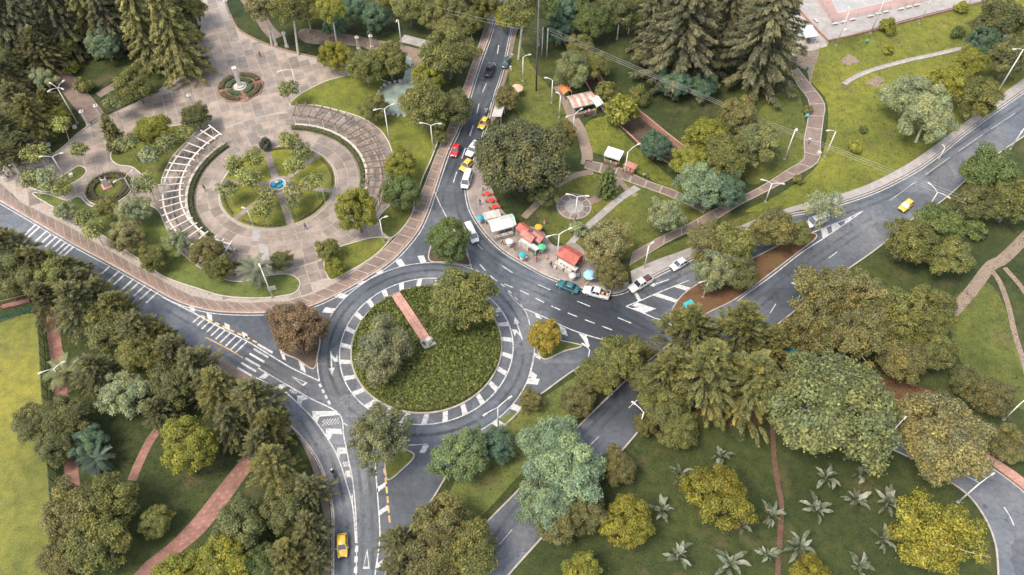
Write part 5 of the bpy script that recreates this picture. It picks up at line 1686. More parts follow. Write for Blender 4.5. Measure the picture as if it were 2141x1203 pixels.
 ('oak', 1290, 972, 40, C_RUST, 'rusty round tree beside the lower road'),
 ('oak', 1165, 1090, 46, C_RUST, 'rust-orange tree at the left of the lower road clump'),
 ('oak', 1220, 1070, 48, C_RUST, 'rust-orange tree touching the yellow round tree'),
 ('oak', 1215, 1200, 44, C_YELG, 'yellow-green tree cut by the bottom edge beside the lower road'),
 ('dense', 1690, 1215, 52, C_YEL, 'yellow tree cut by the bottom edge below the banana plants'),
 ('oak', 925, 1092, 58, C_RUST, 'rusty tree left of the lower road, upper one'),
 ('oak', 985, 1150, 60, C_OLIVE, 'olive tree left of the lower road near the bottom edge'),
 ('oak', 900, 1172, 62, C_RUST, 'rusty tree at the bottom edge beside the junction arm'),
 ('pine', 828, 1125, 40, C_PINE, 'dark pine at the tip beside the bottom road'),
 ('pine', 835, 1190, 44, C_PINE, 'dark pine at the bottom edge right of the road triangle'),
 # left pine belt
 ('pine', 60, 545, 44, C_CYPG, 'greenish pine wedged between the two left-edge pines'),
 ('pine', 145, 566, 40, C_PINE, 'slim pine at the road edge above the first hatched bay'),
 ('pine', 212, 622, 44, C_PINE, 'slim pine at the road edge between the hatched bays'),
 ('pine', 326, 698, 44, C_CYPG, 'greenish pine at the road edge before the yellow line'),
 ('pine', 100, 625, 46, C_PINE, 'pine overhanging the top end of the green fence'),
 ('pine', 430, 800, 46, C_PINE, 'dark pine below the zebra crossing, left of the greenish one'),
 ('pine', 330, 860, 40, C_PINE, 'small dark pine right of the grey-green round tree'),
 ('pine', 545, 930, 44, C_PINE, 'dark pine at the head of the wide brick path'),
 ('pine', 655, 1160, 40, C_PINE, 'slim pine on the pavement edge left of the bottom taxi'),
 ('pine', 12, 515, 52, C_PINE, 'pine at the left edge just below the west road'),
 ('pine', 80, 548, 50, C_PINE, 'pine second from the left edge below the west road'),
 ('willow', 35, 575, 54, C_DKOLIVE, 'feathery dark tree at the left edge above the sports field'),
 ('oak', 120, 580, 52, C_OLIVE, 'olive round tree above the corner of the green fence'),
 ('pine', 176, 596, 46, C_PINE, 'pine beside the first hatched bay of the west road'),
 ('pine', 165, 640, 58, C_PINE, 'pine right of the fence corner'),
 ('pine', 238, 646, 54, C_CYPG, 'pine beside the second hatched bay of the west road'),
 ('oak', 225, 690, 52, C_DKOLIVE, 'dark round tree in the heart of the pine belt'),
 ('pine', 294, 694, 54, C_PINE, 'pine in the heart of the pine belt, road side'),
 ('pine', 356, 734, 52, C_PINE, 'pine left of the blocks before the zebra crossing'),
 ('willow', 300, 745, 52, C_OLIVE, 'feathery olive tree in the heart of the pine belt'),
 ('pine', 405, 765, 52, C_PINE, 'pine right beside the zebra crossing'),
 ('oak', 365, 800, 52, C_DKOLIVE, 'dark round tree above the golden-olive tree'),
 ('pine', 460, 815, 54, C_CYPG, 'greenish pine below the zebra crossing'),
 ('pine', 195, 770, 48, C_PINE, 'pine over the red fence path'),
 ('dense', 268, 825, 56, C_SILVER, 'grey-green round tree in the pine belt'),
 ('pine', 530, 835, 60, C_PINE, 'pine beside the chevrons'),
 ('pine', 560, 890, 52, C_CYPG, 'greenish pine above the brick path end'),
 ('pine', 480, 880, 48, C_PINE, 'dark pine between the golden-olive tree and the chevrons'),
 ('oak', 75, 880, 44, C_DKOLIVE, 'dark tree straddling the green fence, left one'),
 ('oak', 140, 870, 48, C_DKOLIVE, 'dark tree straddling the green fence, right one'),
 ('oak', 115, 930, 42, C_DKOLIVE, 'dark tree straddling the green fence, lower one'),
 ('willow', 185, 925, 34, C_BLUE, 'dark feathery low tree beside the fence path'),
 ('dense', 395, 932, 66, C_YELG, 'golden-olive round tree on the dark lawn'),
 ('oak', 150, 1070, 64, C_RUST, 'rust-olive tree beside the sports field, upper left one of three'),
 ('oak', 230, 1050, 58, C_OLIVE, 'olive tree beside the sports field, upper right one of three'),
 ('oak', 205, 1130, 66, C_OLIVE, 'olive tree beside the sports field, lowest of three'),
 ('oak', 130, 1170, 46, C_RUST, 'rusty tree at the bottom edge beside the sports field'),
 ('oak', 325, 1090, 34, C_OLIVE, 'small olive tree left of the brick path'),
 ('pine', 575, 975, 56, C_CYPG, 'greenish pine left of the motorcyclist'),
 ('pine', 640, 1020, 48, C_PINE, 'pine beside the bend where the motorcyclist rides'),
 ('oak', 590, 1065, 52, C_DKOLIVE, 'dark round tree level with the tip of the chevrons'),
 ('pine', 645, 1100, 46, C_PINE, 'pine beside the yellow taxi at the bottom'),
 ('pine', 600, 1160, 58, C_CYPG, 'greenish pine left of the yellow taxi at the bottom'),
 ('oak', 500, 1100, 56, C_LITE, 'light green tree beside the brick path'),
 ('oak', 470, 1175, 58, C_YELG, 'yellow-green tree at the bottom edge beside the brick path'),
 ('oak', 380, 1205, 54, C_YELG, 'yellow-green tree at the bottom edge left of the path'),
 ('oak', 545, 1180, 44, C_GREEN, 'green tree at the bottom edge among the greenish pines'),
]
GRP = {'young': 'young trees of the plaza gardens', 'pine': 'pines of the west belts', 'fir': 'firs below the junction', 'cypress': 'tall cypresses at the top', 'cedar': 'huge conifers on the slope', 'shrub': 'shrubs of the lawns'}
for k, u, v, r, c, lab in T_:
    if k == 'young':
        c = tuple(a * 0.6 + b * 0.4 for a, b in zip(c, C_SILVER))
    tree(k, u, v, r, c, lab, GRP.get(k), 'shrub' if k in ('shrub', 'cone') else 'tree', tall=1.45 if 'bare trunk' in lab else 1.2 if 'tall grey-green' in lab else 1.0)
# grey bush growing in the roundabout planting
t = tree('willow', 800, 735, 60, (0.135, 0.135, 0.075), 'low grey-green bush tree in the roundabout planting')

# palms
def frond_mesh(L=2.6, seed=1, width=0.5):
    r = np.random.default_rng(seed)
    v, f = [], []
    n = 16
    for i in range(n):
        s = 0.12 + 0.88 * i / n
        c = np.array([L * s, 0, 0.55 * L * s * 0.8 - 0.62 * L * s ** 2.2])
        for sd in (-1, 1):
            l = width * (1 - 0.65 * s) + 0.25
            tip = c + np.array([l * 0.75, sd * l, -0.22 * l + r.normal() * 0.05])
            w = np.array([0.09, 0, 0])
            k = len(v)
            v += [c - w, c + w, tip, c + (tip - c) * 0.5 - w]
            f.append((k, k + 1, k + 2, k + 3))
    return mesh_np('frond', np.array(v), np.array(f), M_WAXY, 0.45 + r.normal(size=len(f)) * 0.15)
FRONDS = [frond_mesh(2.6, s) for s in (1, 2)]
def palm(u, v, h, sc, color, label):
    x, y = G(u, v)
    t = empty('palm_tree', (x, y, 0.1), u)
    MB().tube([(0, 0, -0.1), (0.1, 0.05, h * 0.5), (0.0, 0.12, h)], [0.24, 0.17, 0.13], 8).build('trunk', M_PALE, t, True)
    for k in range(18):
        o = put('frond', FRONDS[k % 2], t, (0, 0.12, h), (0, -0.75 + 0.085 * k if k < 9 else 0.1 * (k - 9) - 0.2, k * 2.399), sc, color)
    return tag(t, label, 'palm', 'palms of the park')
palm(547, 598, 4.6, 1.3, (0.075, 0.08, 0.05), 'grey-green palm on the long lawn of the plaza')
palm(85, 180, 3.0, 1.0, (0.09, 0.095, 0.065), 'greyish palm at the edge of the upper left wood')
palm(175, 930, 2.6, 1.2, (0.06, 0.07, 0.04), 'palm beside the fence path')
palm(215, 975, 2.4, 1.1, (0.035, 0.05, 0.036), 'low palm below the fence-path palm')
palm(150, 800, 3.0, 1.3, C_DKOLIVE, 'dark palm next to the fence lamp')

# banana plants: every leaf a part
def banana_leaf(L=3.0, W=0.56, seed=0):
    r = np.random.default_rng(seed)
    n = 9
    v, f = [], []
    for i in range(n + 1):
        s = i / n
        w = W * 0.5 * max(0.02, math.sin(math.pi * (s - 0.25) / 0.78)) ** 0.55 if 0.28 < s < 1 else (0.045 if s <= 0.28 else 0.03)
        x, z = L * s * (1 - 0.12 * s), L * (0.62 * s - 0.62 * s ** 2.4)
        tear = r.normal() * 0.05
        v += [(x, -w + tear, z + w * 0.35), (x, 0, z), (x, w + tear, z + w * 0.35)]
    for i in range(n):
        a = 3 * i
        f += [(a, a + 3, a + 4, a + 1), (a + 1, a + 4, a + 5, a + 2)]
    return mesh_np('leaf', np.array(v), np.array(f), M_WAXY, 0.5 + r.normal(size=len(f)) * 0.12)
BLEAF = [banana_leaf(seed=s) for s in range(3)]
BSTEM = MB().tube([(0, 0, -0.1), (0, 0, 0.5), (0.05, 0, 1.1)], [0.2, 0.16, 0.08], 8).mesh('stem', surf('banana_stem', (0.16, 0.15, 0.09), 0.7), True)
BAN = [(1415, 1005, 1.0, 'left of the yellow round tree, upper one'), (1505, 960, 0.9, 'directly above the yellow round tree'), (1380, 1075, 0.95, 'touching the yellow round tree at the left of the plot'),
       (1415, 1170, 1.1, 'in the lowest row, leftmost'), (1520, 1185, 1.15, 'in the lowest row, second from the left'), (1598, 1162, 0.9, 'in the lowest row, just left of the red path'),
       (1540, 1105, 0.85, 'at the lower right foot of the yellow round tree'), (1605, 1085, 1.1, 'left of the red path beside the yellow round tree'), (1662, 1150, 1.1, 'star-shaped, right of the red path in the lowest row'),
       (1700, 1070, 1.1, 'right of the red path in the middle row'), (1722, 1005, 1.0, 'highest of the plot, below the knobbly tree'), (1778, 1055, 1.15, 'in the middle of the right group'),
       (1795, 1000, 0.95, 'at the top right of the plot'), (1850, 1060, 1.15, 'rightmost, above the spreading yellow tree'), (1838, 1135, 0.9, 'touching the spreading yellow tree'), (1785, 1190, 1.1, 'in the lowest row, rightmost')]
for k, (u, v, s, lab) in enumerate(BAN):
    x, y = G(u, v)
    t = empty('banana_plant', (x, y, 0), k * 1.3)
    t.rotation_euler.x = random.uniform(-0.15, 0.15)
    put('stem', BSTEM, t, sc=s)
    n = 10 + (k * 5) % 6
    for j in range(n):
        a = j * 6.283 / n + random.uniform(-0.3, 0.3)
        q = s * random.uniform(0.6, 1.2)
        put('leaf', BLEAF[(j + k) % 3], t, (0, 0, 0.8 * s), (random.uniform(-0.4, 0.4), random.uniform(-1.25, -0.2), a), (q, q * random.uniform(0.8, 1.2), q),
            [(0.080, 0.086, 0.060), (0.056, 0.064, 0.040), (0.120, 0.120, 0.092), (0.042, 0.050, 0.030)][(j * 7 + k) % 4])
    tag(t, 'banana plant ' + lab, 'plant', 'banana plants on the dark lawn')
# ---------------------------------------------------------------- street lamps, gate pillars, poles
def height_at(u, v, vtop):
    """height of an upright thing that stands at (u,v) and ends at picture row vtop"""
    x, y = G(u, v)
    lo, hi = 0.0, 60.0
    for _ in range(40):
        z = (lo + hi) / 2
        dep = y * _f[1] + (z - CAMH) * _f[2]
        up = y * _u[1] + (z - CAMH) * _u[2]
        if PH / 2 - FPX * up / dep > vtop:
            lo = z
        else:
            hi = z
    return lo
def lamp(u, v, vtop, arms, label, reach=1.7, rise=0.55, rad=0.125, aim=None, mat=None, globe=False):
    x, y = G(u, v)
    h = min(15, max(2.5, height_at(u, v, vtop)))
    a0 = heading((u, v), aim) if aim else 0.0
    t = empty('street_lamp', (x, y, 0), a0)
    m = mat or M_STEEL
    MB().box((0, 0, 0.16), (0.5, 0.5, 0.32), 0, 0.8).build('footing', M_CONC, t)
    MB().tube([(0, 0, 0), (0, 0, h * 0.5), (0, 0, h)], [rad * 1.25, rad, rad * 0.75], 8).build('pole', m, t, True)
    if globe:
        o = MB().lathe([(0.1, h - 0.05), (0.24, h + 0.1), (0.26, h + 0.28), (0.15, h + 0.46), (0.02, h + 0.5)], 12).build('lamp_globe', M_LAMPG, t, True)
    for k in range(arms):
        a = 2 * math.pi * k / arms if arms > 1 else 0.0
        d = Vector((math.cos(a), math.sin(a), 0))
        e = d * reach + Vector((0, 0, h + rise))
        ar = MB().tube([(0, 0, h - 0.1), tuple(d * reach * 0.45 + Vector((0, 0, h + rise * 0.6))), tuple(e)], [rad * 0.6, rad * 0.5, rad * 0.45], 6).build('arm', m, t, True)
        c = d * (reach + 0.3) + Vector((0, 0, h + rise))
        hb = MB().box((0, 0, 0), (0.85, 0.34, 0.16), 0, 0.7, 0.05).build('lamp_head', M_WHITE, t, loc=tuple(c), rz=a)
        MB().box((0.05, 0, -0.095), (0.5, 0.24, 0.04)).build('lens', M_LAMPG, hb)
    return tag(t, label, 'street lamp', 'street lamps of the park and roads')
lamp(162, 258, 184, 4, 'tall white lamp with four heads at the left of the plaza', aim=(200, 230), reach=1.6, mat=M_WHITE)
lamp(140, 377, 328, 2, 'white double-headed lamp beside the small pointed lawn', aim=(170, 372), mat=M_WHITE)
lamp(280, 408, 372, 2, 'low double-headed lamp right of the pedestal bust', aim=(300, 395), mat=M_WHITE)
lamp(906, 315, 262, 2, 'double-headed lamp on the lawn beside the north road', aim=(930, 316))
lamp(815, 298, 228, 2, 'double-headed lamp on a white base behind the timber pergola', aim=(840, 290))
lamp(624, 198, 145, 1, 'single-arm lamp at the corner of the lawn behind the timber pergola', aim=(590, 210), reach=2.6)
lamp(803, 506, 460, 1, 'single-arm lamp on the small lawn at the plaza edge', aim=(830, 500), reach=1.0)
lamp(840, 98, 42, 1, 'tall white lamp pole beyond the pond', aim=(835, 110), reach=0.8)
lamp(1093, 170, 120, 1, 'lamp on the right side of the north road near the dark cars', aim=(1110, 168), reach=1.2)
lamp(1153, 216, 168, 1, 'lamp standing left of the earth path near the orange stall', aim=(1130, 214), reach=1.2)
lamp(1169, 246, 200, 1, 'slender lamp right of the earth path near the orange stall', aim=(1150, 240), reach=0.5)
lamp(1197, 285, 240, 2, 'double-headed lamp below the striped stall', aim=(1215, 275))
lamp(1304, 374, 318, 1, 'lamp with a raised arm between the white canopy and the pink cart', aim=(1335, 365), reach=2.0, rise=1.4)
lamp(1165, 546, 490, 2, 'tall double-headed lamp beside the red-roofed stall', aim=(1195, 535), reach=2.0)
lamp(1202, 464, 412, 2, 'double-headed lamp on the round paved plot', aim=(1225, 466), reach=1.6)
lamp(1347, 561, 515, 1, 'lamp on the grass strip by the white pickup', aim=(1365, 552), reach=0.5)
lamp(1600, 422, 384, 2, 'double-headed lamp at the lower bend of the framed path', aim=(1615, 425))
lamp(1640, 333, 270, 1, 'plain lamp pole left of the framed path', aim=(1642, 345), reach=0.4)
lamp(1725, 328, 275, 1, 'lamp pole with a short arm right of the framed path', aim=(1708, 330), reach=1.6)
lamp(1748, 96, 24, 1, 'white floodlight pole at the court corner', aim=(1740, 80), reach=0.6, mat=M_WHITE)
lamp(1820, 70, 0, 1, 'white floodlight pole second from the court corner', aim=(1810, 55), reach=0.6, mat=M_WHITE)
lamp(1922, 50, -16, 1, 'white floodlight pole third from the court corner', aim=(1915, 35), reach=0.6, mat=M_WHITE)
lamp(2017, 25, -40, 1, 'white floodlight pole at the far end of the court bank', aim=(2010, 10), reach=0.6, mat=M_WHITE)
lamp(2084, 195, 104, 2, 'tall twin-arm road lamp by the upper right trees', aim=(2115, 190), reach=2.2)
lamp(2112, 312, 268, 2, 'twin-arm road lamp at the right edge beside the curved road', aim=(2100, 330), reach=2.0)
lamp(1940, 436, 402, 2, 'twin-arm road lamp beside the yellow car', aim=(1925, 425), reach=2.0)
lamp(2003, 1050, 1012, 1, 'road lamp leaning over the south road', aim=(2045, 1020), reach=2.4)
lamp(1830, 946, 892, 1, 'slender road lamp at the upper end of the south road', aim=(1850, 925), reach=1.6)
lamp(2098, 878, 844, 1, 'lamp at the right edge above the rusty trees', aim=(2115, 865), reach=1.2)
lamp(1336, 898, 862, 1, 'road lamp reaching over the lower road', aim=(1312, 880), reach=1.8)
lamp(1042, 896, 852, 2, 'twin-arm lamp on the lower right rim of the roundabout', aim=(1062, 882), reach=2.2)
lamp(570, 622, 566, 1, 'leaning lamp pole with a sign board on the long plaza lawn', aim=(560, 600), reach=0.7)
lamp(530, 472, 440, 1, 'garden lamp on the near left rim of the round garden', aim=(520, 470), reach=0.5, mat=M_WHITE)
lamp(680, 422, 386, 1, 'garden lamp on the near right rim of the round garden', aim=(670, 420), reach=0.5, mat=M_WHITE)
lamp(492, 362, 338, 1, 'garden lamp on the far left rim of the round garden', aim=(480, 360), reach=0.5, mat=M_WHITE)
lamp(642, 338, 316, 1, 'garden lamp on the far right rim of the round garden', aim=(632, 338), reach=0.5, mat=M_WHITE)
lamp(136, 800, 772, 2, 'double-headed lamp beside the green fence', aim=(115, 810), reach=1.6)
lamp(1668, 628, 606, 1, 'road lamp among the rusty trees', aim=(1650, 620), reach=1.6)
lamp(1228, 766, 732, 1, 'short lamp at the lower tip of the triangular island', aim=(1215, 758), reach=1.0)
lamp(1470, 622, 588, 2, 'twin-arm lamp in the grey tree of the median', aim=(1490, 615), reach=1.4)
lamp(1963, 332, 312, 1, 'short sign lamp on the pavement of the curved road', aim=(1955, 325), reach=0.4)
lamp(1290, 82, 42, 1, 'white lamp pole on the stream bank at the top', aim=(1300, 85), reach=0.6)

def pillar(u, v, vtop, label):
    x, y = G(u, v)
    h = min(5.0, max(2.8, height_at(u, v, vtop)))
    t = empty('gate_pillar', (x, y, 0), PAX)
    MB().box((0, 0, 0.2), (0.85, 0.85, 0.5)).build('base', M_STONE, t)
    MB().box((0, 0, h / 2 + 0.2), (0.55, 0.55, h - 0.3), 0, 0.92, 0.04).build('shaft', M_WHITE, t)
    MB().box((0, 0, h + 0.05), (0.9, 0.9, 0.18)).build('cap_slab', M_WHITE, t)
    MB().lathe([(0.12, h + 0.14), (0.24, h + 0.3), (0.2, h + 0.48), (0.02, h + 0.55)], 10).build('finial', M_STONE, t, True)
    return tag(t, label, 'pillar', 'white gate pillars round the plaza')
for u, v, vt, lab in ((577, 95, 64, 'white gate pillar, left one of the pair at the top of the plaza'), (600, 99, 70, 'white gate pillar, right one of the pair at the top of the plaza'),
                      (750, 103, 79, 'white gate pillar behind the golden tree, left one'), (778, 99, 76, 'white gate pillar behind the golden tree, right one'),
                      (357, 164, 140, 'white gate pillar, near one of the pair under the tall conifers'), (378, 149, 130, 'white gate pillar, far one of the pair under the tall conifers'),
                      (186, 263, 234, 'white gate pillar right beside the foot of the four-headed lamp'), (213, 247, 222, 'white gate pillar on the lawn side of the four-headed lamp gate'),
                      (12, 373, 350, 'white gate pillar at the left edge'), (42, 365, 338, 'white gate pillar second from the left edge'),
                      (417, 52, 34, 'white gate pillar at the left of the upper plaza path'), (482, 36, 2, 'tall white gate pillar at the right of the upper plaza path'), (405, 225, 200, 'white pillar behind the dark round tree at the end of the white pergola')):
    pillar(u, v, vt, lab)
gt = empty('park_gate', (*G(199, 256), 0))
(x0, y0), (x1, y1) = G(190, 262), G(210, 248)
a = math.atan2(y1 - y0, x1 - x0)
Lg = math.dist((x0, y0), (x1, y1))
gt.rotation_euler.z = a
for z in (0.35, 1.25):
    MB().box((0, 0, z), (Lg * 0.9, 0.06, 0.07)).build('rail', M_WHITE, gt)
for k in range(9):
    MB().box((-Lg * 0.42 + Lg * 0.84 * k / 8, 0, 0.8), (0.05, 0.05, 1.0)).build('bar', M_WHITE, gt)
tag(gt, 'low white gate between the pillars by the four-headed lamp', 'gate')

def upole(u, v, vtop, label, mat, r=0.16):
    x, y = G(u, v)
    h = min(26, height_at(u, v, vtop))
    t = empty('utility_pole', (x, y, 0), 0.3)
    MB().tube([(0, 0, -0.1), (0, 0, h)], [r, r * 0.7], 10).build('pole', mat, t, True)
    MB().box((0, 0, h - 0.6), (2.2, 0.12, 0.14), 1.2).build('crossarm', M_TIMBER, t)
    for k in range(3):
        MB().lathe([(0.05, 0), (0.07, 0.08), (0.04, 0.2), (0.01, 0.22)], 8, (math.cos(1.2) * (k - 1) * 0.9, math.sin(1.2) * (k - 1) * 0.9, h - 0.53)).build('insulator', M_STONE, t)
    tag(t, label, 'utility pole', 'utility poles')
    return (x, y, h)
pA = upole(1133, 118, 58, 'pale concrete utility pole, left one of the pair at the north road', M_WHITE)
pB = upole(1143, 123, 60, 'pale concrete utility pole, right one of the pair at the north road', M_WHITE)
pC = upole(1121, 190, -30, 'very tall dark pole beside the north road', surf('dark_pole', (0.09, 0.078, 0.076), 0.8, 0.25, 3), 0.2)
def wire(a, b, sag, label):
    pts = []
    for k in range(15):
        t = k / 14
        pts.append(tuple(np.array(a) * (1 - t) + np.array(b) * t - np.array([0, 0, sag * 4 * t * (1 - t)])))
    o = MB().tube(pts, 0.017, 5).build('power_line', M_WIRE)
    return tag(o, label, 'cable', 'overhead power lines')
far = (*G(2010, 470), 9.0)
f2 = (far[0] + 1, far[1], far[2])
upn = upole(1988, 462, 415, 'utility pole among the trees right of the curved road', M_WHITE)
for k, nm in enumerate(('upper', 'middle', 'lower')):
    wire((pB[0] + 0.3 * (k - 1), pB[1] + 0.85 * (k - 1), pB[2] - 0.4), (upn[0] + 0.3 * (k - 1), upn[1] + 0.85 * (k - 1), upn[2] - 0.4), 0.5 + 0.25 * k, '%s of the three long power lines crossing above the cypress slope and lawn' % nm)
for k, nm in enumerate(('upper', 'lower')):
    wire((pA[0], pA[1], pA[2] - 0.6 - k * 0.8), (*G(870, 60), 8 - k), 0.6, '%s of two cables crossing the north road' % nm)

# ---------------------------------------------------------------- vehicles
def wheel_meshes(r=0.3, w=0.2):
    ty = MB()
    prof = [(r * 0.62, -w / 2), (r * 0.93, -w / 2), (r, -w / 4), (r, w / 4), (r * 0.93, w / 2), (r * 0.62, w / 2)]
    ty.rings([[(rr * math.cos(2 * math.pi * k / 16), yy, rr * math.sin(2 * math.pi * k / 16)) for k in range(16)] for rr, yy in prof], cap=False)
    rm = MB()
    rm.rings([[(rr * math.cos(2 * math.pi * k / 16), yy, rr * math.sin(2 * math.pi * k / 16)) for k in range(16)] for rr, yy in ((r * 0.64, -w * 0.42), (r * 0.64, w * 0.42))])
    return ty.mesh('wheel', M_RUBBER, True), rm.mesh('rim', M_RIM)
WH = {}
def wheels(parent, xs, hw, r, w=0.2):
    if r not in WH:
        WH[r] = wheel_meshes(r, w)
    for x in xs:
        for s in (-1, 1):
            o = put('wheel', WH[r][0], parent, (x, s * (hw - w * 0.42), r))
            put('rim', WH[r][1], o, (0, s * 0.012, 0))
def car(u, v, aim, pname, pcol, label, kind='hatch', group=None, taxi=False, z=0.03, name='parked_car', cat='car', L=None):
    x, y = G(u, v, 0.5)
    a = heading((u, v), aim)
    t = empty(name, (x, y, z), a)
    P = carpaint(pname, pcol)
    spec = {'hatch': (3.65, 1.62, 1.50, 0.88, (-1.62, 0.78), (-1.25, 0.15)), 'sedan': (4.4, 1.72, 1.44, 0.88, (-1.45, 0.95), (-0.95, 0.2)),
            'suv': (4.4, 1.82, 1.75, 1.02, (-2.05, 0.98), (-1.85, 0.45)), 'van': (4.7, 1.75, 1.98, 1.05, (-2.25, 1.75), (-2.2, 1.15)),
            'pickup': (5.1, 1.80, 1.74, 1.02, (-0.75, 1.12), (-0.65, 0.5))}[kind]
    Lc, W, H, zb, (b0, b1), (r0, r1) = spec
    hw = W / 2
    st = [(-Lc / 2, 0.82, 0.42, zb - 0.16), (-Lc / 2 + 0.14, 0.95, 0.27, zb - 0.04), (-Lc / 2 + 0.7, 1.0, 0.22, zb), (b0 + 0.4 if kind != 'pickup' else -0.4, 1.0, 0.2, zb), (b1 - 0.3, 1.0, 0.2, zb), (b1 + 0.05, 0.99, 0.2, zb - 0.02), (Lc / 2 - 0.45, 0.96, 0.22, zb - 0.13), (Lc / 2 - 0.12, 0.88, 0.28, zb - 0.24), (Lc / 2, 0.74, 0.38, zb - 0.36)]
    rs = []
    for xx, k, z0, z1 in st:
        w = hw * k
        rs.append([(xx, -w * 0.9, z0), (xx, -w, z0 + 0.2), (xx, -w * 1.0, (z0 + z1) / 2 + 0.12), (xx, -w * 0.95, z1 - 0.05), (xx, -w * 0.82, z1), (xx, 0, z1 + 0.02), (xx, w * 0.82, z1), (xx, w * 0.95, z1 - 0.05), (xx, w, (z0 + z1) / 2 + 0.12), (xx, w, z0 + 0.2), (xx, w * 0.9, z0)])
    body = MB().rings(rs).build('body', P, t, True)
    body.data.set_sharp_from_angle(angle=0.7) if hasattr(body.data, 'set_sharp_from_angle') else None
    # glasshouse
    wb, wr = hw * 0.90, hw * 0.74
    B = [(b0, -wb, zb - 0.02), (b1, -wb * 0.97, zb - 0.02), (b1, wb * 0.97, zb - 0.02), (b0, wb, zb - 0.02)]
    R = [(r0, -wr, H - 0.06), (r1, -wr, H - 0.06), (r1, wr, H - 0.06), (r0, wr, H - 0.06)]
    for nm, i, j in (('side_window', 0, 1), ('windscreen', 1, 2), ('side_window', 2, 3), ('rear_window', 3, 0)):
        MB().add([B[i], B[j], R[j], R[i]], [(0, 1, 2, 3)]).build(nm, M_GLASS, t)
    pl = MB()
    for p, q in zip(B, R):
        pl.tube([p, q], 0.055, 6)
    for s in (-1, 1):
        xm, xr = (b0 + b1) / 2 - 0.05, (r0 + r1) / 2
        pl.tube([(xm, s * wb * 1.0, zb), (xr, s * wr * 1.01, H - 0.06)], 0.045, 6)
    pl.build('pillars', P, t)
    rr = []
    for xx, k, dz in ((r0 - 0.06, 0.9, -0.03), (r0 + 0.12, 1.0, 0.02), ((r0 + r1) / 2, 1.02, 0.05), (r1 - 0.12, 1.0, 0.02), (r1 + 0.06, 0.92, -0.04)):
        w = wr * k + 0.03
        rr.append([(xx, -w, H - 0.09 + dz), (xx, -w * 0.9, H - 0.02 + dz), (xx, 0, H + 0.015 + dz), (xx, w * 0.9, H - 0.02 + dz), (xx, w, H - 0.09 + dz)])
    MB().rings(rr).build('roof', P, t, True)
    for s in (-1, 1):
        MB().box((Lc / 2 - 0.1, s * hw * 0.62, zb - 0.33), (0.16, 0.34, 0.15), -s * 0.35, 0.8).build('headlight', M_LAMPG, t)
        MB().box((-Lc / 2 + 0.05, s * hw * 0.72, zb - 0.2), (0.1, 0.22, 0.24), s * 0.2, 0.9).build('taillight', M_TAIL, t)
        MB().box((b1 - 0.2, s * (hw + 0.09), zb + 0.06), (0.12, 0.2, 0.14), 0, 0.8).build('wing_mirror', P, t)
    MB().box((Lc / 2 - 0.03, 0, 0.36), (0.16, W * 0.74, 0.16), 0, 0.9).build('bumper', M_TRIM, t)
    MB().box((-Lc / 2 + 0.02, 0, 0.42), (0.14, W * 0.78, 0.17), 0, 0.9).build('bumper', M_TRIM, t)
    MB().box((Lc / 2 - 0.02, 0, 0.58), (0.1, W * 0.45, 0.1)).build('grille', M_TRIM, t)
    wheels(t, (-Lc * 0.30, Lc * 0.31), hw, 0.3 if kind in ('hatch', 'sedan') else 0.36)
    if taxi:
        MB().box((0.0 + r0 * 0.2, 0, H + 0.10), (0.22, 0.5, 0.14), 0, 0.85).build('roof_sign', M_WHITE, t)
    if kind == 'pickup':
        MB().box((-1.62, 0, zb + 0.012), (1.6, W * 0.76, 0.05)).build('bed_floor', M_TRIM, t)
        for s in (-1, 1):
            MB().box((-1.62, s * hw * 0.86, zb + 0.16), (1.75, 0.07, 0.34)).build('bed_side', P, t)
        MB().box((-2.48, 0, zb + 0.16), (0.07, W * 0.84, 0.34)).build('tailgate', P, t)
    tag(t, label, cat, group)
    return t
YEL = (0.58, 0.36, 0.02)
WHT = (0.56, 0.56, 0.545)
TX = 'yellow taxis'
car(716, 1141, (716.5, 1180), 'taxi_yellow', YEL, 'yellow taxi driving at the bottom beside the dashed line', 'hatch', TX, True, name='taxi')
car(1894, 431, (1868, 452), 'taxi_yellow', YEL, 'yellow taxi on the curved road at the right', 'hatch', TX, True, name='taxi')
car(1011, 259, (1000, 275), 'taxi_yellow', YEL, 'yellow taxi with a pale roof near the bus stop on the north road', 'hatch', TX, True, name='taxi')
car(975, 347, (960, 362), 'taxi_yellow', YEL, 'yellow taxi half under the big olive tree', 'hatch', TX, True, name='taxi')
car(952, 316, (943, 340), 'red', (0.46, 0.012, 0.012), 'small red car driving down the north road', 'hatch', name='car')
car(989, 314, (974, 333), 'white', WHT, 'white sport utility car beside the red car', 'suv', name='car')
car(976, 378, (969, 400), 'white', WHT, 'white van with an open front below the half-hidden taxi', 'van', name='van', cat='van')
car(1024, 147, (1031, 125), 'black', (0.02, 0.024, 0.026), 'black pickup in the left lane of the north road', 'pickup', name='pickup_truck', cat='pickup')
car(1058, 131, (1064, 112), 'dark_green', (0.012, 0.045, 0.036), 'dark green car at the right kerb of the north road', 'sedan', name='car')
car(1188, 600, (1168, 592), 'teal', (0.012, 0.10, 0.115), 'dark teal sedan at the kerb below the stalls', 'sedan')
jp = car(1247, 613, (1225, 607), 'white', WHT, 'white pickup full of goods parked below the blue umbrella', 'pickup', name='pickup_truck', cat='pickup')
pk = car(1339, 595, (1318, 607), 'cream', (0.52, 0.51, 0.46), 'pale pickup with dark load at the give-way line', 'pickup', name='pickup_truck', cat='pickup')
car(1419, 554, (1398, 566), 'white', WHT, 'white car half under the median trees', 'hatch', name='car')
car(1708, 464, (1684, 474), 'white', (0.54, 0.56, 0.53), 'white van under the leafless grey tree', 'van', name='van', cat='van')
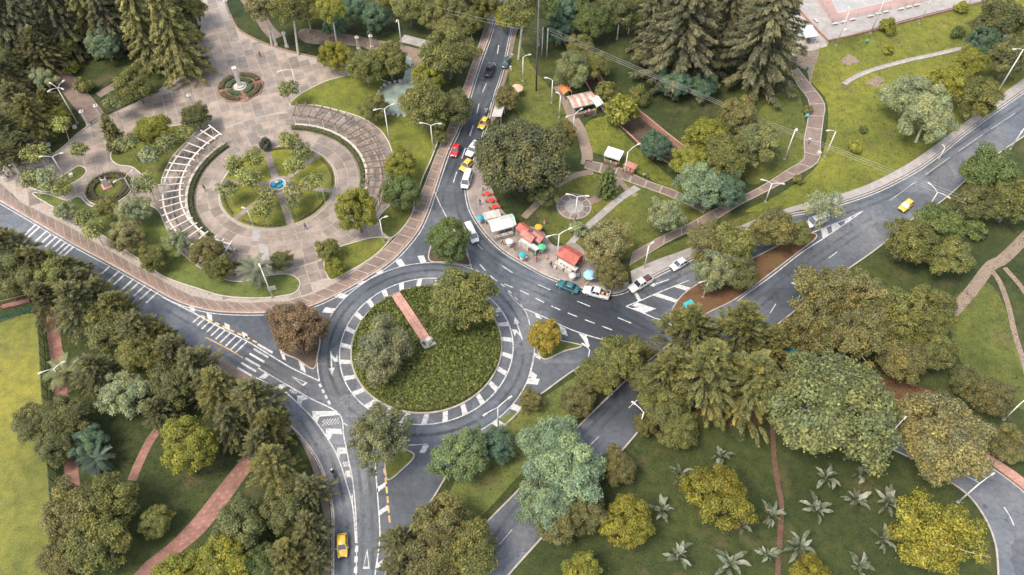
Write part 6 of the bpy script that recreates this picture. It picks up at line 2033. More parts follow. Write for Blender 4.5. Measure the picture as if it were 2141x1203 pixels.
car(986, 490, (996, 510), 'white', WHT, 'white van emerging from under the dense island tree', 'van', name='van', cat='van')
car(1455, 752, (1440, 762), 'grey', (0.28, 0.29, 0.30), 'grey car glimpsed under the firs', 'sedan', name='car')
def crate(parent_xy, a, z, size, m, label, name='crate'):
    o = MB().box((0, 0, size[2] / 2), size, 0, 0.97).build(name, m, loc=(*parent_xy, z), rz=a)
    return tag(o, label, name.replace('_', ' '))
for k, (dx, dy, s, m) in enumerate(((-1.2, 0.3, (0.5, 0.5, 0.4), cloth('orange', (0.5, 0.2, 0.05))), (-1.7, -0.3, (0.6, 0.4, 0.45), M_TIMBER), (-2.1, 0.3, (0.45, 0.6, 0.35), cloth('tan', (0.4, 0.28, 0.16))))):
    p = jp.matrix_basis @ Vector((dx, dy, 0))
    crate((p.x, p.y), jp.rotation_euler.z, 1.1, s, m, 'box of goods in the white pickup below the blue umbrella, %s' % ('behind the cab', 'in the middle', 'at the tailgate')[k], 'goods_box')
for k, (dx, dy, s, m) in enumerate(((-1.3, 0.2, (0.9, 0.8, 0.5), cloth('maroon', (0.14, 0.02, 0.03))), (-2.0, -0.1, (0.6, 0.9, 0.4), M_DARKSTEEL))):
    p = pk.matrix_basis @ Vector((dx, dy, 0))
    crate((p.x, p.y), pk.rotation_euler.z, 1.1, s, m, 'dark bundle in the pale pickup, %s' % ('behind the cab', 'at the tailgate')[k], 'bundle')

def motorcycle(u, v, aim, label, col_):
    x, y = G(u, v)
    t = empty('motorcycle', (x, y, 0.03), heading((u, v), aim))
    for xx in (-0.62, 0.66):
        o = put('wheel', WH[0.3][0], t, (xx, 0, 0.3), sc=(1, 0.6, 1))
        put('rim', WH[0.3][1], o)
    MB().rings([[(xx, -w, z0), (xx, w, z0), (xx, w * 0.7, z1), (xx, -w * 0.7, z1)] for xx, w, z0, z1 in ((-0.5, 0.10, 0.55, 0.72), (-0.1, 0.14, 0.35, 0.78), (0.25, 0.16, 0.4, 0.95), (0.5, 0.1, 0.6, 0.92))]).build('body', carpaint(*col_), t, True)
    MB().box((-0.35, 0, 0.80), (0.75, 0.26, 0.1), 0, 0.9, 0.04).build('seat', M_TRIM, t)
    MB().tube([(0.66, 0.1, 0.3), (0.48, 0.1, 0.95)], 0.03, 6).tube([(0.66, -0.1, 0.3), (0.48, -0.1, 0.95)], 0.03, 6).build('fork', M_STEEL, t)
    MB().tube([(0.36, -0.36, 1.08), (0.48, 0, 1.0), (0.36, 0.36, 1.08)], 0.02, 6).build('handlebar', M_TRIM, t)
    MB().lathe([(0.02, 0), (0.1, 0.02), (0.09, 0.1), (0.02, 0.14)], 10, (0.58, 0, 0.86)).build('headlight', M_LAMPG, t)
    return tag(t, label, 'motorcycle')
motorcycle(698, 993, (690, 970), 'black motorcycle riding up beside the chevrons', ('black', (0.02, 0.024, 0.026)))
motorcycle(1018, 236, (1011, 252), 'motorcycle stopped at the kerb by the bus stop', ('black', (0.02, 0.024, 0.026)))

# ---------------------------------------------------------------- people
def body_mesh(pose):
    J = {'pelvis': (0, 0, .95), 'spine': (0, .0, 1.18), 'chest': (0, 0, 1.38), 'neck': (0, 0.0, 1.50), 'head': (0.02, 0, 1.60), 'crown': (0.02, 0, 1.72)}
    for s, n in ((1, 'l'), (-1, 'r')):
        J['sh' + n] = (0, .18 * s, 1.41)
        J['el' + n] = (-.02, .25 * s, 1.13)
        J['wr' + n] = (.05, .25 * s, .90)
        J['ha' + n] = (.08, .25 * s, .80)
        J['hi' + n] = (0, .10 * s, .90)
        J['kn' + n] = (.02, .11 * s, .50)
        J['an' + n] = (-.02, .11 * s, .09)
        J['to' + n] = (.15, .12 * s, .04)
    if pose == 'walk':
        J['knl'], J['anl'], J['tol'] = (.16, .11, .52), (.24, .11, .10), (.40, .12, .06)
        J['knr'], J['anr'], J['tor'] = (-.05, -.11, .50), (-.26, -.11, .14), (-.12, -.12, .05)
        J['ell'], J['wrl'], J['hal'] = (-.12, .24, 1.14), (-.1, .25, .92), (-.08, .25, .83)
        J['elr'], J['wrr'], J['har'] = (.10, -.24, 1.14), (.26, -.23, 1.0), (.34, -.22, .96)
    if pose in ('sit', 'ride'):
        dz = -.45 if pose == 'sit' else -.10
        for k in J:
            J[k] = (J[k][0], J[k][1], J[k][2] + dz)
        for s, n in ((1, 'l'), (-1, 'r')):
            if pose == 'sit':
                J['kn' + n], J['an' + n], J['to' + n] = (.42, .12 * s, .50), (.44, .12 * s, .09), (.60, .12 * s, .04)
                J['el' + n], J['wr' + n], J['ha' + n] = (.06, .25 * s, .72), (.26, .16 * s, .62), (.34, .13 * s, .60)
            else:
                J['kn' + n], J['an' + n], J['to' + n] = (.40, .22 * s, .66), (.18, .20 * s, .32), (.34, .21 * s, .27)
                J['el' + n], J['wr' + n], J['ha' + n] = (.30, .30 * s, 1.08), (.56, .32 * s, 1.08), (.64, .32 * s, 1.08)
        if pose == 'ride':
            for k, d in (('spine', .05), ('chest', .12), ('neck', .16), ('head', .19), ('crown', .2), ('shl', .11), ('shr', .11)):
                J[k] = (J[k][0] + d, J[k][1], J[k][2])
    E = [('pelvis', 'spine'), ('spine', 'chest'), ('chest', 'neck'), ('neck', 'head'), ('head', 'crown')]
    for n in 'lr':
        E += [('chest', 'sh' + n), ('sh' + n, 'el' + n), ('el' + n, 'wr' + n), ('wr' + n, 'ha' + n), ('pelvis', 'hi' + n), ('hi' + n, 'kn' + n), ('kn' + n, 'an' + n), ('an' + n, 'to' + n)]
    RAD = {'pelvis': .14, 'spine': .13, 'chest': .15, 'neck': .055, 'head': .092, 'crown': .075, 'sh': .075, 'el': .048, 'wr': .034, 'ha': .038, 'hi': .095, 'kn': .062, 'an': .045, 'to': .04}
    names = list(J)
    me = bpy.data.meshes.new('body')
    me.from_pydata([J[n] for n in names], [(names.index(a), names.index(b)) for a, b in E], [])
    o = bpy.data.objects.new('body_tmp', me)
    col.objects.link(o)
    m = o.modifiers.new('skin', 'SKIN')
    m.use_smooth_shade = True
    if not me.skin_vertices:
        raise RuntimeError('no skin layer')
    for i, n in enumerate(names):
        r = RAD.get(n, RAD.get(n[:2], .06))
        me.skin_vertices[0].data[i].radius = (r, r * (0.8 if n in ('chest', 'spine', 'pelvis') else 1))
        me.skin_vertices[0].data[i].use_root = n == 'pelvis'
    sb = o.modifiers.new('sub', 'SUBSURF')
    sb.levels = sb.render_levels = 1
    dg = bpy.context.evaluated_depsgraph_get()
    out = bpy.data.meshes.new_from_object(o.evaluated_get(dg))
    bpy.data.objects.remove(o)
    bm = bmesh.new()
    bm.from_mesh(out)
    # five fingers per hand
    for n, s in (('l', 1), ('r', -1)):
        h, w = Vector(J['ha' + n]), Vector(J['wr' + n])
        d = (h - w).normalized()
        sd = d.cross(Vector((0, s, 0))).normalized()
        mb = MB()
        for k in range(4):
            b = h + sd * (k - 1.5) * 0.018
            mb.tube([tuple(b), tuple(b + d * 0.045), tuple(b + d * (0.08 - 0.008 * abs(k - 1.3)) + Vector((0, -s * 0.02, 0)))], [.0095, .009, .007], 5)
        b = w * 0.4 + h * 0.6
        mb.tube([tuple(b), tuple(b + sd * -0.045 + d * 0.03), tuple(b + sd * -0.05 + d * 0.06)], [.011, .010, .008], 5)
        vv = [bm.verts.new(p) for p in mb.v]
        for f in mb.f:
            try:
                bm.faces.new([vv[i] for i in f])
            except ValueError:
                pass
    bm.to_mesh(out)
    bm.free()
    # region per face from the nearest bone
    seg = [(Vector(J[a]), Vector(J[b]), a, b) for a, b in E]
    idx = []
    for p in out.polygons:
        c = p.center
        best = None
        for a, b, na, nb in seg:
            t = max(0, min(1, (c - a).dot(b - a) / max(1e-6, (b - a).length_squared)))
            dd = (c - a - (b - a) * t).length
            if best is None or dd < best[0]:
                best = (dd, na, nb, t)
        _, na, nb, t = best
        k = 0
        if nb[:2] in ('sp', 'ch', 'sh', 'el') or (na == 'chest' and nb == 'neck' and t < 0.5):
            k = 1
        elif nb[:2] in ('hi', 'kn', 'an'):
            k = 2
        elif nb[:2] == 'to':
            k = 3
        idx.append(k)
    return out, idx, J
POSES = {}
SKIN = surf('skin', (0.34, 0.19, 0.12), 0.6, 0.08, 6)
SHOE = surf('shoe_leather', (0.03, 0.025, 0.022), 0.6, 0.2, 6)
HAIR = surf('dark_hair', (0.018, 0.013, 0.010), 0.6, 0.2, 8)
def person(u, v, aim, pose, top, trousers, label, z=0.05, helmet=None, xy=None, rz=None):
    if pose not in POSES:
        POSES[pose] = body_mesh(pose)
    me0, idx, J = POSES[pose]
    me = me0.copy()
    me.materials.clear()
    for m in (SKIN, cloth('top_%s' % top[0], top[1]), cloth('legs_%s' % trousers[0], trousers[1]), SHOE):
        me.materials.append(m)
    me.polygons.foreach_set('material_index', idx)
    x, y = xy or G(u, v)
    o = bpy.data.objects.new('person', me)
    link(o)
    o.location = (x, y, z)
    o.rotation_euler.z = rz if rz is not None else heading((u, v), aim)
    hx, hy, hz = J['crown']
    pr = [(0.10, -0.07), (0.108, -0.01), (0.10, 0.05), (0.07, 0.09), (0.02, 0.105)]
    MB().lathe(pr if not helmet else [(0.125, -0.14), (0.14, -0.04), (0.13, 0.05), (0.09, 0.11), (0.02, 0.135)], 12, (hx - 0.012, hy, hz)).build('helmet' if helmet else 'hair', helmet or HAIR, o, True)
    MB().add([(hx + .085, -.012, hz - .075), (hx + .085, .012, hz - .075), (hx + .112, 0, hz - .09), (hx + .085, 0, hz - .03)], [(0, 1, 2), (1, 3, 2), (3, 0, 2)]).build('nose', SKIN, o)
    return tag(o, label, 'person')
JEAN, BLACK, TANC = ('jean', (0.05, 0.075, 0.14)), ('black', (0.02, 0.02, 0.024)), ('tan', (0.34, 0.25, 0.16))
WTOP, BTOP, RTOP, GTOP, YTOP, PTOP = ('white', (0.66, 0.65, 0.62)), ('blue', (0.03, 0.16, 0.42)), ('red', (0.44, 0.03, 0.03)), ('green', (0.03, 0.22, 0.10)), ('sand', (0.5, 0.42, 0.3)), ('pink', (0.5, 0.12, 0.2))
person(698, 993, (690, 970), 'ride', BLACK, BLACK, 'person in black riding the motorcycle beside the chevrons', 0.03, helmet=M_LAMPG)
person(1018, 236, (1011, 252), 'ride', WTOP, BLACK, 'person in a white top on the motorcycle by the bus stop', 0.03, helmet=M_TRIM)
person(1028, 214, (1020, 240), 'walk', BTOP, BTOP, 'person in blue at the edge of the north road', 0.06)
person(1071, 124, (1065, 140), 'stand', WTOP, TANC, 'person in white on the pavement beside the dark green car', 0.16)
person(1068, 150, (1060, 170), 'walk', WTOP, WTOP, 'person in white walking down the north road pavement', 0.16)
person(1222, 245, (1235, 240), 'stand', PTOP, BLACK, 'person in pink in front of the striped stall')
person(1231, 240, (1220, 246), 'stand', WTOP, JEAN, 'person in white in front of the striped stall')
person(1241, 247, (1230, 248), 'stand', ('navy', (0.04, 0.04, 0.10)), JEAN, 'person in navy in front of the striped stall')
person(1346, 370, (1355, 378), 'sit', WTOP, BLACK, 'person in white sitting at the edge of the framed path', 0.05)
person(1354, 373, (1362, 380), 'sit', BLACK, BLACK, 'person in black sitting at the edge of the framed path', 0.05)
person(1101, 547, (1110, 555), 'stand', WTOP, RTOP, 'person beside the teal umbrella at the kerb', 0.13)
person(1152, 560, (1145, 540), 'walk', BLACK, JEAN, 'person in dark clothes walking in front of the stalls', 0.13)
person(1177, 568, (1190, 560), 'stand', WTOP, JEAN, 'person in white in front of the red-roofed stall', 0.13)
person(1076, 525, (1100, 520), 'stand', RTOP, BLACK, 'person in red between the pale tent and the pink stalls', 0.13)
person(1004, 430, (1000, 450), 'stand', ('navy', (0.04, 0.04, 0.10)), JEAN, 'person in navy by the red plastic tables', 0.13)
person(478, 342, (478, 350), 'walk', ('lilac', (0.36, 0.30, 0.46)), WTOP, 'person in lilac at the left rim of the round garden', 0.07)
person(452, 322, (440, 335), 'stand', WTOP, BLACK, 'person in white beside the hedge of the white pergola', 0.07)
person(1138, 470, (1150, 460), 'stand', RTOP, WTOP, 'person in red on the grass behind the pink stalls')

for k, (u, v, top, leg, lab) in enumerate(((1018, 470, WTOP, JEAN, 'person in white walking past the grey awning'), (1050, 512, YTOP, BLACK, 'person in a sand top at the corner of the pale tent'), (1122, 548, RTOP, JEAN, 'person in red walking along the stall forecourt'),
        (1212, 583, BTOP, BLACK, 'person in blue left of the light blue parasol'), (1222, 590, GTOP, TANC, 'person in green below the light blue parasol'), (1255, 590, WTOP, BLACK, 'person in white right of the light blue parasol'), (1010, 400, YTOP, JEAN, 'person in a sand top beside the farthest red table'),
        (640, 480, BTOP, JEAN, 'person in blue crossing the lower plaza floor'), (430, 400, BLACK, JEAN, 'person in black walking on the ring paving of the plaza'), (545, 120, RTOP, BLACK, 'person in red on the upper plaza'), (1690, 300, WTOP, JEAN, 'person in white walking on the framed path'))):
    person(u, v, (u + (9 if k % 2 else -7), v + 8), 'walk' if k % 3 else 'stand', top, leg, lab, 0.13 if 1000 < u < 1300 else 0.07)
# ---------------------------------------------------------------- stalls and umbrellas
def tent(u, v, aim, w, d, h, ridge, fab, label, counter=None, sag=0.0, flat=False, wall=None, z=0.12, fab2=None):
    x, y = G(u, v, h * 0.7)
    t = empty('market_stall', (x, y, z), heading((u, v), aim))
    for sx in (-1, 1):
        for sy in (-1, 1):
            MB().tube([(sx * w * 0.46, sy * d * 0.46, 0), (sx * w * 0.46, sy * d * 0.46, h)], 0.04, 6).build('post', M_STEEL, t)
    nx = 8
    th = 0.03
    prof = [(-d / 2, h - 0.1), (-d / 4, h + ridge * 0.48), (0, h + ridge), (d / 4, h + ridge * 0.48), (d / 2, h - 0.1)] if not flat else [(-d / 2, h), (-d / 4, h + ridge * .25 - sag), (0, h + ridge * .5 - sag), (d / 4, h + ridge * .75 - sag), (d / 2, h + ridge)]
    up, lo = [], []
    rs = []
    for i in range(nx + 1):
        s = i / nx
        dz = -0.07 * math.sin(math.pi * s * 3) ** 2
        xx = -w / 2 + w * s
        rs.append([(xx, a, b + dz) for a, b in prof] + [(xx, a, b + dz - th) for a, b in prof[::-1]])
    mb = MB().rings(rs)
    if fab2:
        mb.m = [1 if (k // 10) % 2 else 0 for k in range(len(mb.f))]
        mb.build('canopy', [fab, fab2], t)
    else:
        mb.build('canopy', fab, t)
    for s in (-1, 1):                                            # hanging valance
        MB().box((0, s * (d / 2 + 0.005), h - 0.27 + (ridge if flat and s > 0 else 0) * 1.0), (w, 0.02, 0.28)).build('valance', fab, t)
    if counter:
        MB().box((0, -d * 0.62, 0.5), (w * 0.86, 0.7, 0.95), 0, 0.98).build('counter', counter, t)
        for k in range(5):
            MB().box((-w * 0.34 + w * 0.17 * k, -d * 0.62, 1.06), (0.24, 0.3, 0.18 + 0.08 * (k % 3)), 0.2 * k, 0.85).build('goods', [cloth('g_orange', (0.5, 0.2, 0.05)), cloth('g_green', (0.05, 0.25, 0.1)), M_WHITE, cloth('g_red', (0.45, 0.03, 0.03)), cloth('g_yellow', (0.55, 0.4, 0.05))][k], t)
    if wall:
        MB().box((0, d * 0.44, h * 0.5), (w * 0.92, 0.04, h)).build('back_wall', wall, t)
    MB().box((w * 0.2, 0.1, 0.4), (w * 0.3, 0.6, 0.8)).build('table', M_TIMBER, t)
    return tag(t, label, 'stall', 'market stalls of the park')
F_WHITE, F_RED, F_PINK, F_GREY = cloth('canopy_white', (0.46, 0.45, 0.42)), cloth('canopy_red', (0.34, 0.092, 0.068)), cloth('canopy_pink', (0.32, 0.135, 0.11)), cloth('canopy_grey', (0.36, 0.34, 0.31))
F_MINT, F_TEAL, F_ORANGE, F_BLUE = cloth('canopy_mint', (0.38, 0.47, 0.40)), cloth('canopy_teal', (0.03, 0.30, 0.32)), cloth('canopy_orange', (0.52, 0.17, 0.05)), cloth('canopy_blue', (0.22, 0.42, 0.62))
tent(1028, 455, (1048, 450), 3.4, 1.8, 2.3, 0.2, F_GREY, 'grey flat awning above the pale mint tent', flat=True)
tent(1046, 472, (1068, 466), 4.6, 3.2, 2.3, 0.75, F_WHITE, 'pale tent with a mint half beside the kerb', M_CONC, fab2=None)
tent(1062, 466, (1080, 462), 2.6, 3.0, 2.3, 0.6, F_MINT, 'small mint tent joined to the pale tent')
tent(1096, 484, (1118, 500), 2.6, 2.2, 2.4, 0.7, F_RED, 'small red gabled stall at the back of the pink stalls')
tent(1106, 498, (1128, 514), 3.1, 2.1, 2.4, 0.7, F_PINK, 'salmon pink gabled stall', M_WHITE)
tent(1126, 500, (1140, 510), 2.6, 2.2, 2.3, 0.6, F_PINK, 'pink gabled stall right of the salmon one')
tent(1108, 514, (1132, 530), 4.2, 1.3, 2.1, -0.35, F_WHITE, 'long white awning in front of the pink stalls', flat=True)
tent(1192, 538, (1216, 552), 4.4, 3.3, 2.5, 0.8, F_RED, 'large red-roofed stall with a white counter', M_WHITE, wall=F_RED)
tent(1187, 556, (1209, 568), 4.2, 0.9, 1.3, 0.05, F_WHITE, 'white serving table awning before the red-roofed stall', flat=True)
tent(1216, 213, (1238, 208), 6.0, 4.2, 2.5, 0.5, F_GREY, 'stall with a patched grey tarpaulin and a blue stripe', M_TIMBER, fab2=cloth('canopy_rust', (0.36, 0.20, 0.13)), z=0.02)
tent(1243, 216, (1250, 212), 2.2, 3.6, 2.4, 0.7, F_WHITE, 'small white dome canopy at the right of the patched stall', z=0.02)
tent(1283, 325, (1305, 332), 3.6, 2.6, 2.1, 0.2, cloth('canopy_bright', (0.6, 0.6, 0.6)), 'white canopy stall beside the framed path', M_TIMBER, flat=True, z=0.02)
tent(1318, 349, (1338, 358), 2.6, 1.5, 1.5, 0.15, F_PINK, 'low pink cart stall right of the raised-arm lamp', M_BRICKRED, flat=True, z=0.02)
tent(1042, 238, (1035, 260), 4.4, 2.2, 2.5, 0.3, F_GREY, 'grey bus stop canopy beside the north road', flat=True, z=0.12)
tent(1182, 192, (1192, 205), 2.6, 2.2, 2.2, 0.5, F_ORANGE, 'orange stall near the tall lamps', z=0.02)
tent(1690, 72, (1700, 90), 4.5, 3.0, 2.2, 0.3, cloth('canopy_ice', (0.40, 0.47, 0.52)), 'pale blue shelter beside the court apron', flat=True, z=0.05)
tent(1447, 652, (1456, 664), 3.8, 1.7, 2.4, 0.2, F_TEAL, 'teal tarpaulin stall at the tip of the median', flat=True, z=0.1)
tent(1652, 740, (1672, 742), 2.8, 1.6, 2.2, 0.4, F_TEAL, 'teal tent under the rusty trees', F_RED, z=0.05)
def umbrella(u, v, r, h, fab, label, z=0.13, n=8, table=True):
    x, y = G(u, v, h)
    t = empty('parasol', (x, y, z), 0.3)
    MB().tube([(0, 0, 0), (0, 0, h + 0.15)], 0.03, 6).build('pole', M_STEEL, t)
    MB().lathe([(r, h - 0.42), (r * 0.98, h - 0.34), (r * 0.55, h - 0.08), (0.05, h + 0.08), (0.02, h + 0.05), (r * 0.5, h - 0.13), (r * 0.95, h - 0.40)], n).build('canopy', fab, t)
    MB().lathe([(0.3, 0), (0.3, 0.1), (0.05, 0.14)], 12).build('base', M_CONC, t)
    if table:
        MB().lathe([(0.5, 0.72), (0.5, 0.76), (0.03, 0.765), (0.03, 0.7)], 12).build('table_top', M_WHITE, t)
    return tag(t, label, 'parasol', 'parasols by the stalls')
umbrella(1233, 573, 1.25, 2.3, F_BLUE, 'light blue parasol beside the ochre tree')
umbrella(1092, 531, 0.75, 2.1, F_TEAL, 'small teal parasol at the kerb in front of the pink stalls')
umbrella(1133, 514, 0.85, 2.1, cloth('canopy_green', (0.06, 0.36, 0.16)), 'green and white parasol beside the pink stalls')
umbrella(1004, 454, 0.7, 1.9, cloth('canopy_azure', (0.03, 0.30, 0.46)), 'small azure parasol near the red plastic tables')
umbrella(1065, 503, 0.8, 2.1, F_WHITE, 'small white parasol between the tents')
umbrella(1197, 574, 0.75, 1.9, F_WHITE, 'white parasol at the kerb in front of the red-roofed stall')
umbrella(1081, 182, 1.5, 2.4, cloth('canopy_peach', (0.50, 0.32, 0.22)), 'peach-coloured parasol beside the north road', z=0.02)
umbrella(1126, 472, 0.8, 2.0, cloth('canopy_amber', (0.55, 0.30, 0.03)), 'amber parasol on the grass behind the pink stalls', z=0.02)
def table_set(u, v, label, m):
    x, y = G(u, v)
    t = empty('plastic_table', (x, y, 0.12), u)
    MB().box((0, 0, 0.72), (0.95, 0.95, 0.05), 0, 1, 0.06).build('table_top', m, t)
    for sx in (-1, 1):
        for sy in (-1, 1):
            MB().tube([(sx * 0.4, sy * 0.4, 0), (sx * 0.36, sy * 0.36, 0.7)], 0.03, 6).build('leg', m, t)
    tag(t, label, 'table', 'red plastic tables')
def chair_at(x, y, a, m, label):
    t = empty('plastic_chair', (x, y, 0.12), a)
    MB().box((0, 0, 0.43), (0.44, 0.44, 0.05), 0, 1, 0.04).build('seat', m, t)
    MB().box((-0.21, 0, 0.68), (0.05, 0.42, 0.48), 0, 0.9).build('backrest', m, t)
    for sx in (-1, 1):
        for sy in (-1, 1):
            MB().tube([(sx * 0.2, sy * 0.2, 0), (sx * 0.17, sy * 0.17, 0.42)], 0.025, 5).build('leg', m, t)
    tag(t, label, 'chair', 'red plastic chairs')
F_PLRED = surf('red_plastic', (0.55, 0.04, 0.02), 0.4, 0.1, 3)
for k, (u, v, nm) in enumerate(((1020, 410, 'farthest'), (1027, 424, 'second'), (1034, 438, 'third'), (1036, 452, 'nearest'))):
    table_set(u, v, 'red plastic table under the big olive tree, %s of the row' % nm, F_PLRED)
    x, y = G(u, v)
    for j, s in enumerate((-1, 1)):
        chair_at(x + s * 0.95, y + 0.1 * s, math.pi if s > 0 else 0.0, F_PLRED, 'red plastic chair on the %s side of the %s red table' % ('road' if s < 0 else 'tree', nm))

for k, (u, v, sz, c, lab) in enumerate(((1058, 512, (0.6, 0.5, 0.45), (0.30, 0.16, 0.06), 'wooden crate beside the pale tent'), (1086, 540, (0.5, 0.5, 0.4), (0.40, 0.05, 0.04), 'red crate beside the teal parasol'), (1118, 534, (0.6, 0.45, 0.5), (0.05, 0.2, 0.1), 'green crate before the long white awning'),
        (1142, 540, (0.9, 0.5, 0.35), (0.28, 0.20, 0.13), 'brown box on the forecourt between the pink and red stalls'), (1160, 562, (0.5, 0.5, 0.6), (0.4, 0.4, 0.38), 'pale cool box left of the red-roofed stall'), (1206, 582, (0.5, 0.4, 0.4), (0.08, 0.24, 0.30), 'teal crate beside the kerb parasol'), (1226, 596, (0.6, 0.4, 0.4), (0.36, 0.22, 0.05), 'yellow crate at the kerb below the blue parasol'))):
    crate(G(u, v), 0.7 * k, 0.12, sz, cloth('crate_%d' % k, c), lab)
# ---------------------------------------------------------------- sports court
cb = [(1672, 30), (1700, 5), (1740, -60), (2300, -170), (2300, -45), (2060, 5), (1960, 30), (1900, 46), (1840, 62), (1780, 76), (1732, 88)]
ct = struct(sheet('court_terrace', GP([(1690, -60), (2300, -200), (2300, -60), (2060, 2), (1960, 26), (1840, 58), (1732, 88), (1690, 45), (1670, 20)]), 0.35, M_PALEWALK, 0.0))
struct(sheet('court_forecourt', GP([(1660, 20), (1670, 22), (1690, 47), (1732, 90), (1728, 98), (1690, 108), (1655, 118), (1640, 60)]), 0.04, surf('pale_apron', (0.31, 0.275, 0.24), 0.7, 0.14, 0.5, kind='pos', stain=0.25), 0.0))
crt = struct(sheet('court', GP([(1696, -10), (1738, 48), (1900, 12), (2300, -95), (2300, -200), (1700, -60)]), 0.37, surf('court_pink', (0.29, 0.185, 0.16), 0.75, 0.15, 0.3, kind='pos', stain=0.2)))
sheet('court_field', GP([(1722, -30), (1752, 30), (1860, 5), (2200, -90), (2150, -160), (1760, -70)]), 0.374, surf('court_grey', (0.27, 0.26, 0.25), 0.75, 0.12, 0.3, kind='pos', stain=0.2), parent=crt)
for q in ([(1752, 30), (1860, 5)], [(1722, -30), (1752, 30)], [(1780, -20), (1812, 16)], [(1830, -30), (1862, 5)]):
    o = stripmesh(offset(GP(q), 0.06), offset(GP(q), -0.06), 0.38).build('court_line', M_PAINT, crt)
def rowfence(name, pts, h, m, label, step=2.4, z0=0.35, mesh_m=None, rails=3, parent_cat='fence'):
    p = resample(pts, step=step)
    t = empty(name, (0, 0, 0))
    for i, (x, y) in enumerate(p):
        MB().tube([(x, y, z0 - 0.1), (x, y, z0 + h)], 0.05, 6).build('post', m, t)
    for i in range(len(p) - 1):
        for k in range(rails):
            z = z0 + h * (k + 1) / rails - 0.05
            MB().tube([(*p[i], z), (*p[i + 1], z)], 0.028, 5).build('rail', m, t)
    return tag(t, label, 'fence'), p
rowfence('court_fence', GP([(1694, -30), (1738, 50)]), 1.2, M_CONC, 'low railing along the left side of the sports court')
rowfence('court_fence', GP([(1740, 50), (1900, 14), (2080, -30)]), 1.2, M_CONC, 'low railing along the near side of the sports court')
w0 = GP([(1672, 24), (1690, 46), (1731, 88), (1780, 77), (1840, 62), (1900, 46), (1960, 30), (2060, 5)])
tag(stripmesh(offset(w0, 0.15), offset(w0, -0.15), 0.6, 0.0).build('retaining_wall', M_KERBR), 'low brick retaining wall round the court terrace', 'wall')
for k, (u, v) in enumerate(((1744, 55), (1762, 51), (1780, 46), (1818, 39), (1834, 34), (1850, 30), (1882, 24), (1898, 20), (1914, 16), (1704, 48))):
    x, y = G(u, v)
    t = empty('bench', (x, y, 0.35), heading((1740, 50), (1900, 14)) if k < 9 else 1.9)
    MB().box((0, 0, 0.45), (1.6, 0.5, 0.12), 0, 1, 0.03).build('seat', M_STONE, t)
    for s in (-1, 1):
        MB().box((s * 0.55, 0, 0.2), (0.22, 0.4, 0.4)).build('leg', M_CONC, t)
    tag(t, 'pale stone bench on the court terrace, %s' % (('first', 'second', 'third', 'fourth', 'fifth', 'sixth', 'seventh', 'eighth', 'ninth')[k] + ' of the row from the corner' if k < 9 else 'alone on the left side'), 'bench', 'stone benches of the court')
def bin_(u, v, m, label):
    x, y = G(u, v)
    t = empty('litter_bin', (x, y, 0.02))
    MB().lathe([(0.28, 0.1), (0.32, 0.85), (0.26, 0.86), (0.24, 0.3), (0.02, 0.3)], 12).build('drum', m, t, True)
    MB().tube([(-0.34, 0, 0), (-0.34, 0, 1.0)], 0.03, 6).tube([(0.34, 0, 0), (0.34, 0, 1.0)], 0.03, 6).build('stand', M_STEEL, t)
    tag(t, label, 'bin', 'litter bins')
bin_(1811, 90, surf('green_bin', (0.03, 0.25, 0.16), 0.5), 'green litter bin below the court bank')
bin_(1686, 246, surf('blue_bin', (0.06, 0.30, 0.40), 0.5), 'blue litter bin beside the framed path')
bin_(1687, 146, surf('green_bin2', (0.05, 0.22, 0.13), 0.5), 'green litter bin at the head of the framed path')

# ---------------------------------------------------------------- tall green sports fence
M_GREENM = surf('green_mesh_panel', (0.040, 0.115, 0.078), 0.7, 0.25, 1.5, stain=0.3)
_t = M_GREENM.node_tree                                   # open wire mesh: half of it is holes
_m, _tr = _t.nodes.new('ShaderNodeMixShader'), _t.nodes.new('ShaderNodeBsdfTransparent')
_m.inputs[0].default_value = 0.5
_t.links.new(_t.nodes['Principled BSDF'].outputs[0], _m.inputs[1])
_t.links.new(_tr.outputs[0], _m.inputs[2])
_t.links.new(_m.outputs[0], _t.nodes['Material Output'].inputs['Surface'])
M_GREENP = surf('green_post', (0.02, 0.05, 0.04), 0.6, 0.2, 3)
ft_ = empty('sports_fence', (0, 0, 0))
fp = resample(smooth(GP([(88, 655), (95, 720), (100, 800), (106, 880), (113, 960), (118, 1025), (124, 1110), (128, 1240)])), step=2.3)
for i, (x, y) in enumerate(fp):
    MB().tube([(x, y, 0), (x, y, 2.9)], 0.06, 6).build('post', M_GREENP, ft_)
    if i:
        x0, y0 = fp[i - 1]
        MB().box(((x + x0) / 2, (y + y0) / 2, 1.4), (math.dist((x, y), (x0, y0)) - 0.14, 0.03, 2.5), math.atan2(y - y0, x - x0)).build('panel', M_GREENM, ft_)
        MB().tube([(x, y, 2.85), (x0 + (x - x0) * 0.02, y0 + (y - y0) * 0.02, 2.85)], 0.035, 5).build('rail', M_GREENP, ft_)
tag(ft_, 'tall green panel fence along the sports field', 'fence')
fg = empty('field_fence', (0, 0, 0))
fp = resample(GP([(-40, 690), (20, 668), (82, 648)]), step=2.3)
for i, (x, y) in enumerate(fp):
    MB().tube([(x, y, 0), (x, y, 1.9)], 0.05, 6).build('post', M_GREENP, fg)
    if i:
        x0, y0 = fp[i - 1]
        MB().box(((x + x0) / 2, (y + y0) / 2, 0.9), (math.dist((x, y), (x0, y0)) - 0.14, 0.03, 1.5), math.atan2(y - y0, x - x0)).build('panel', M_GREENM, fg)
tag(fg, 'short green panel fence at the top of the sports field', 'fence')
rl = empty('footbridge', (0, 0, 0))
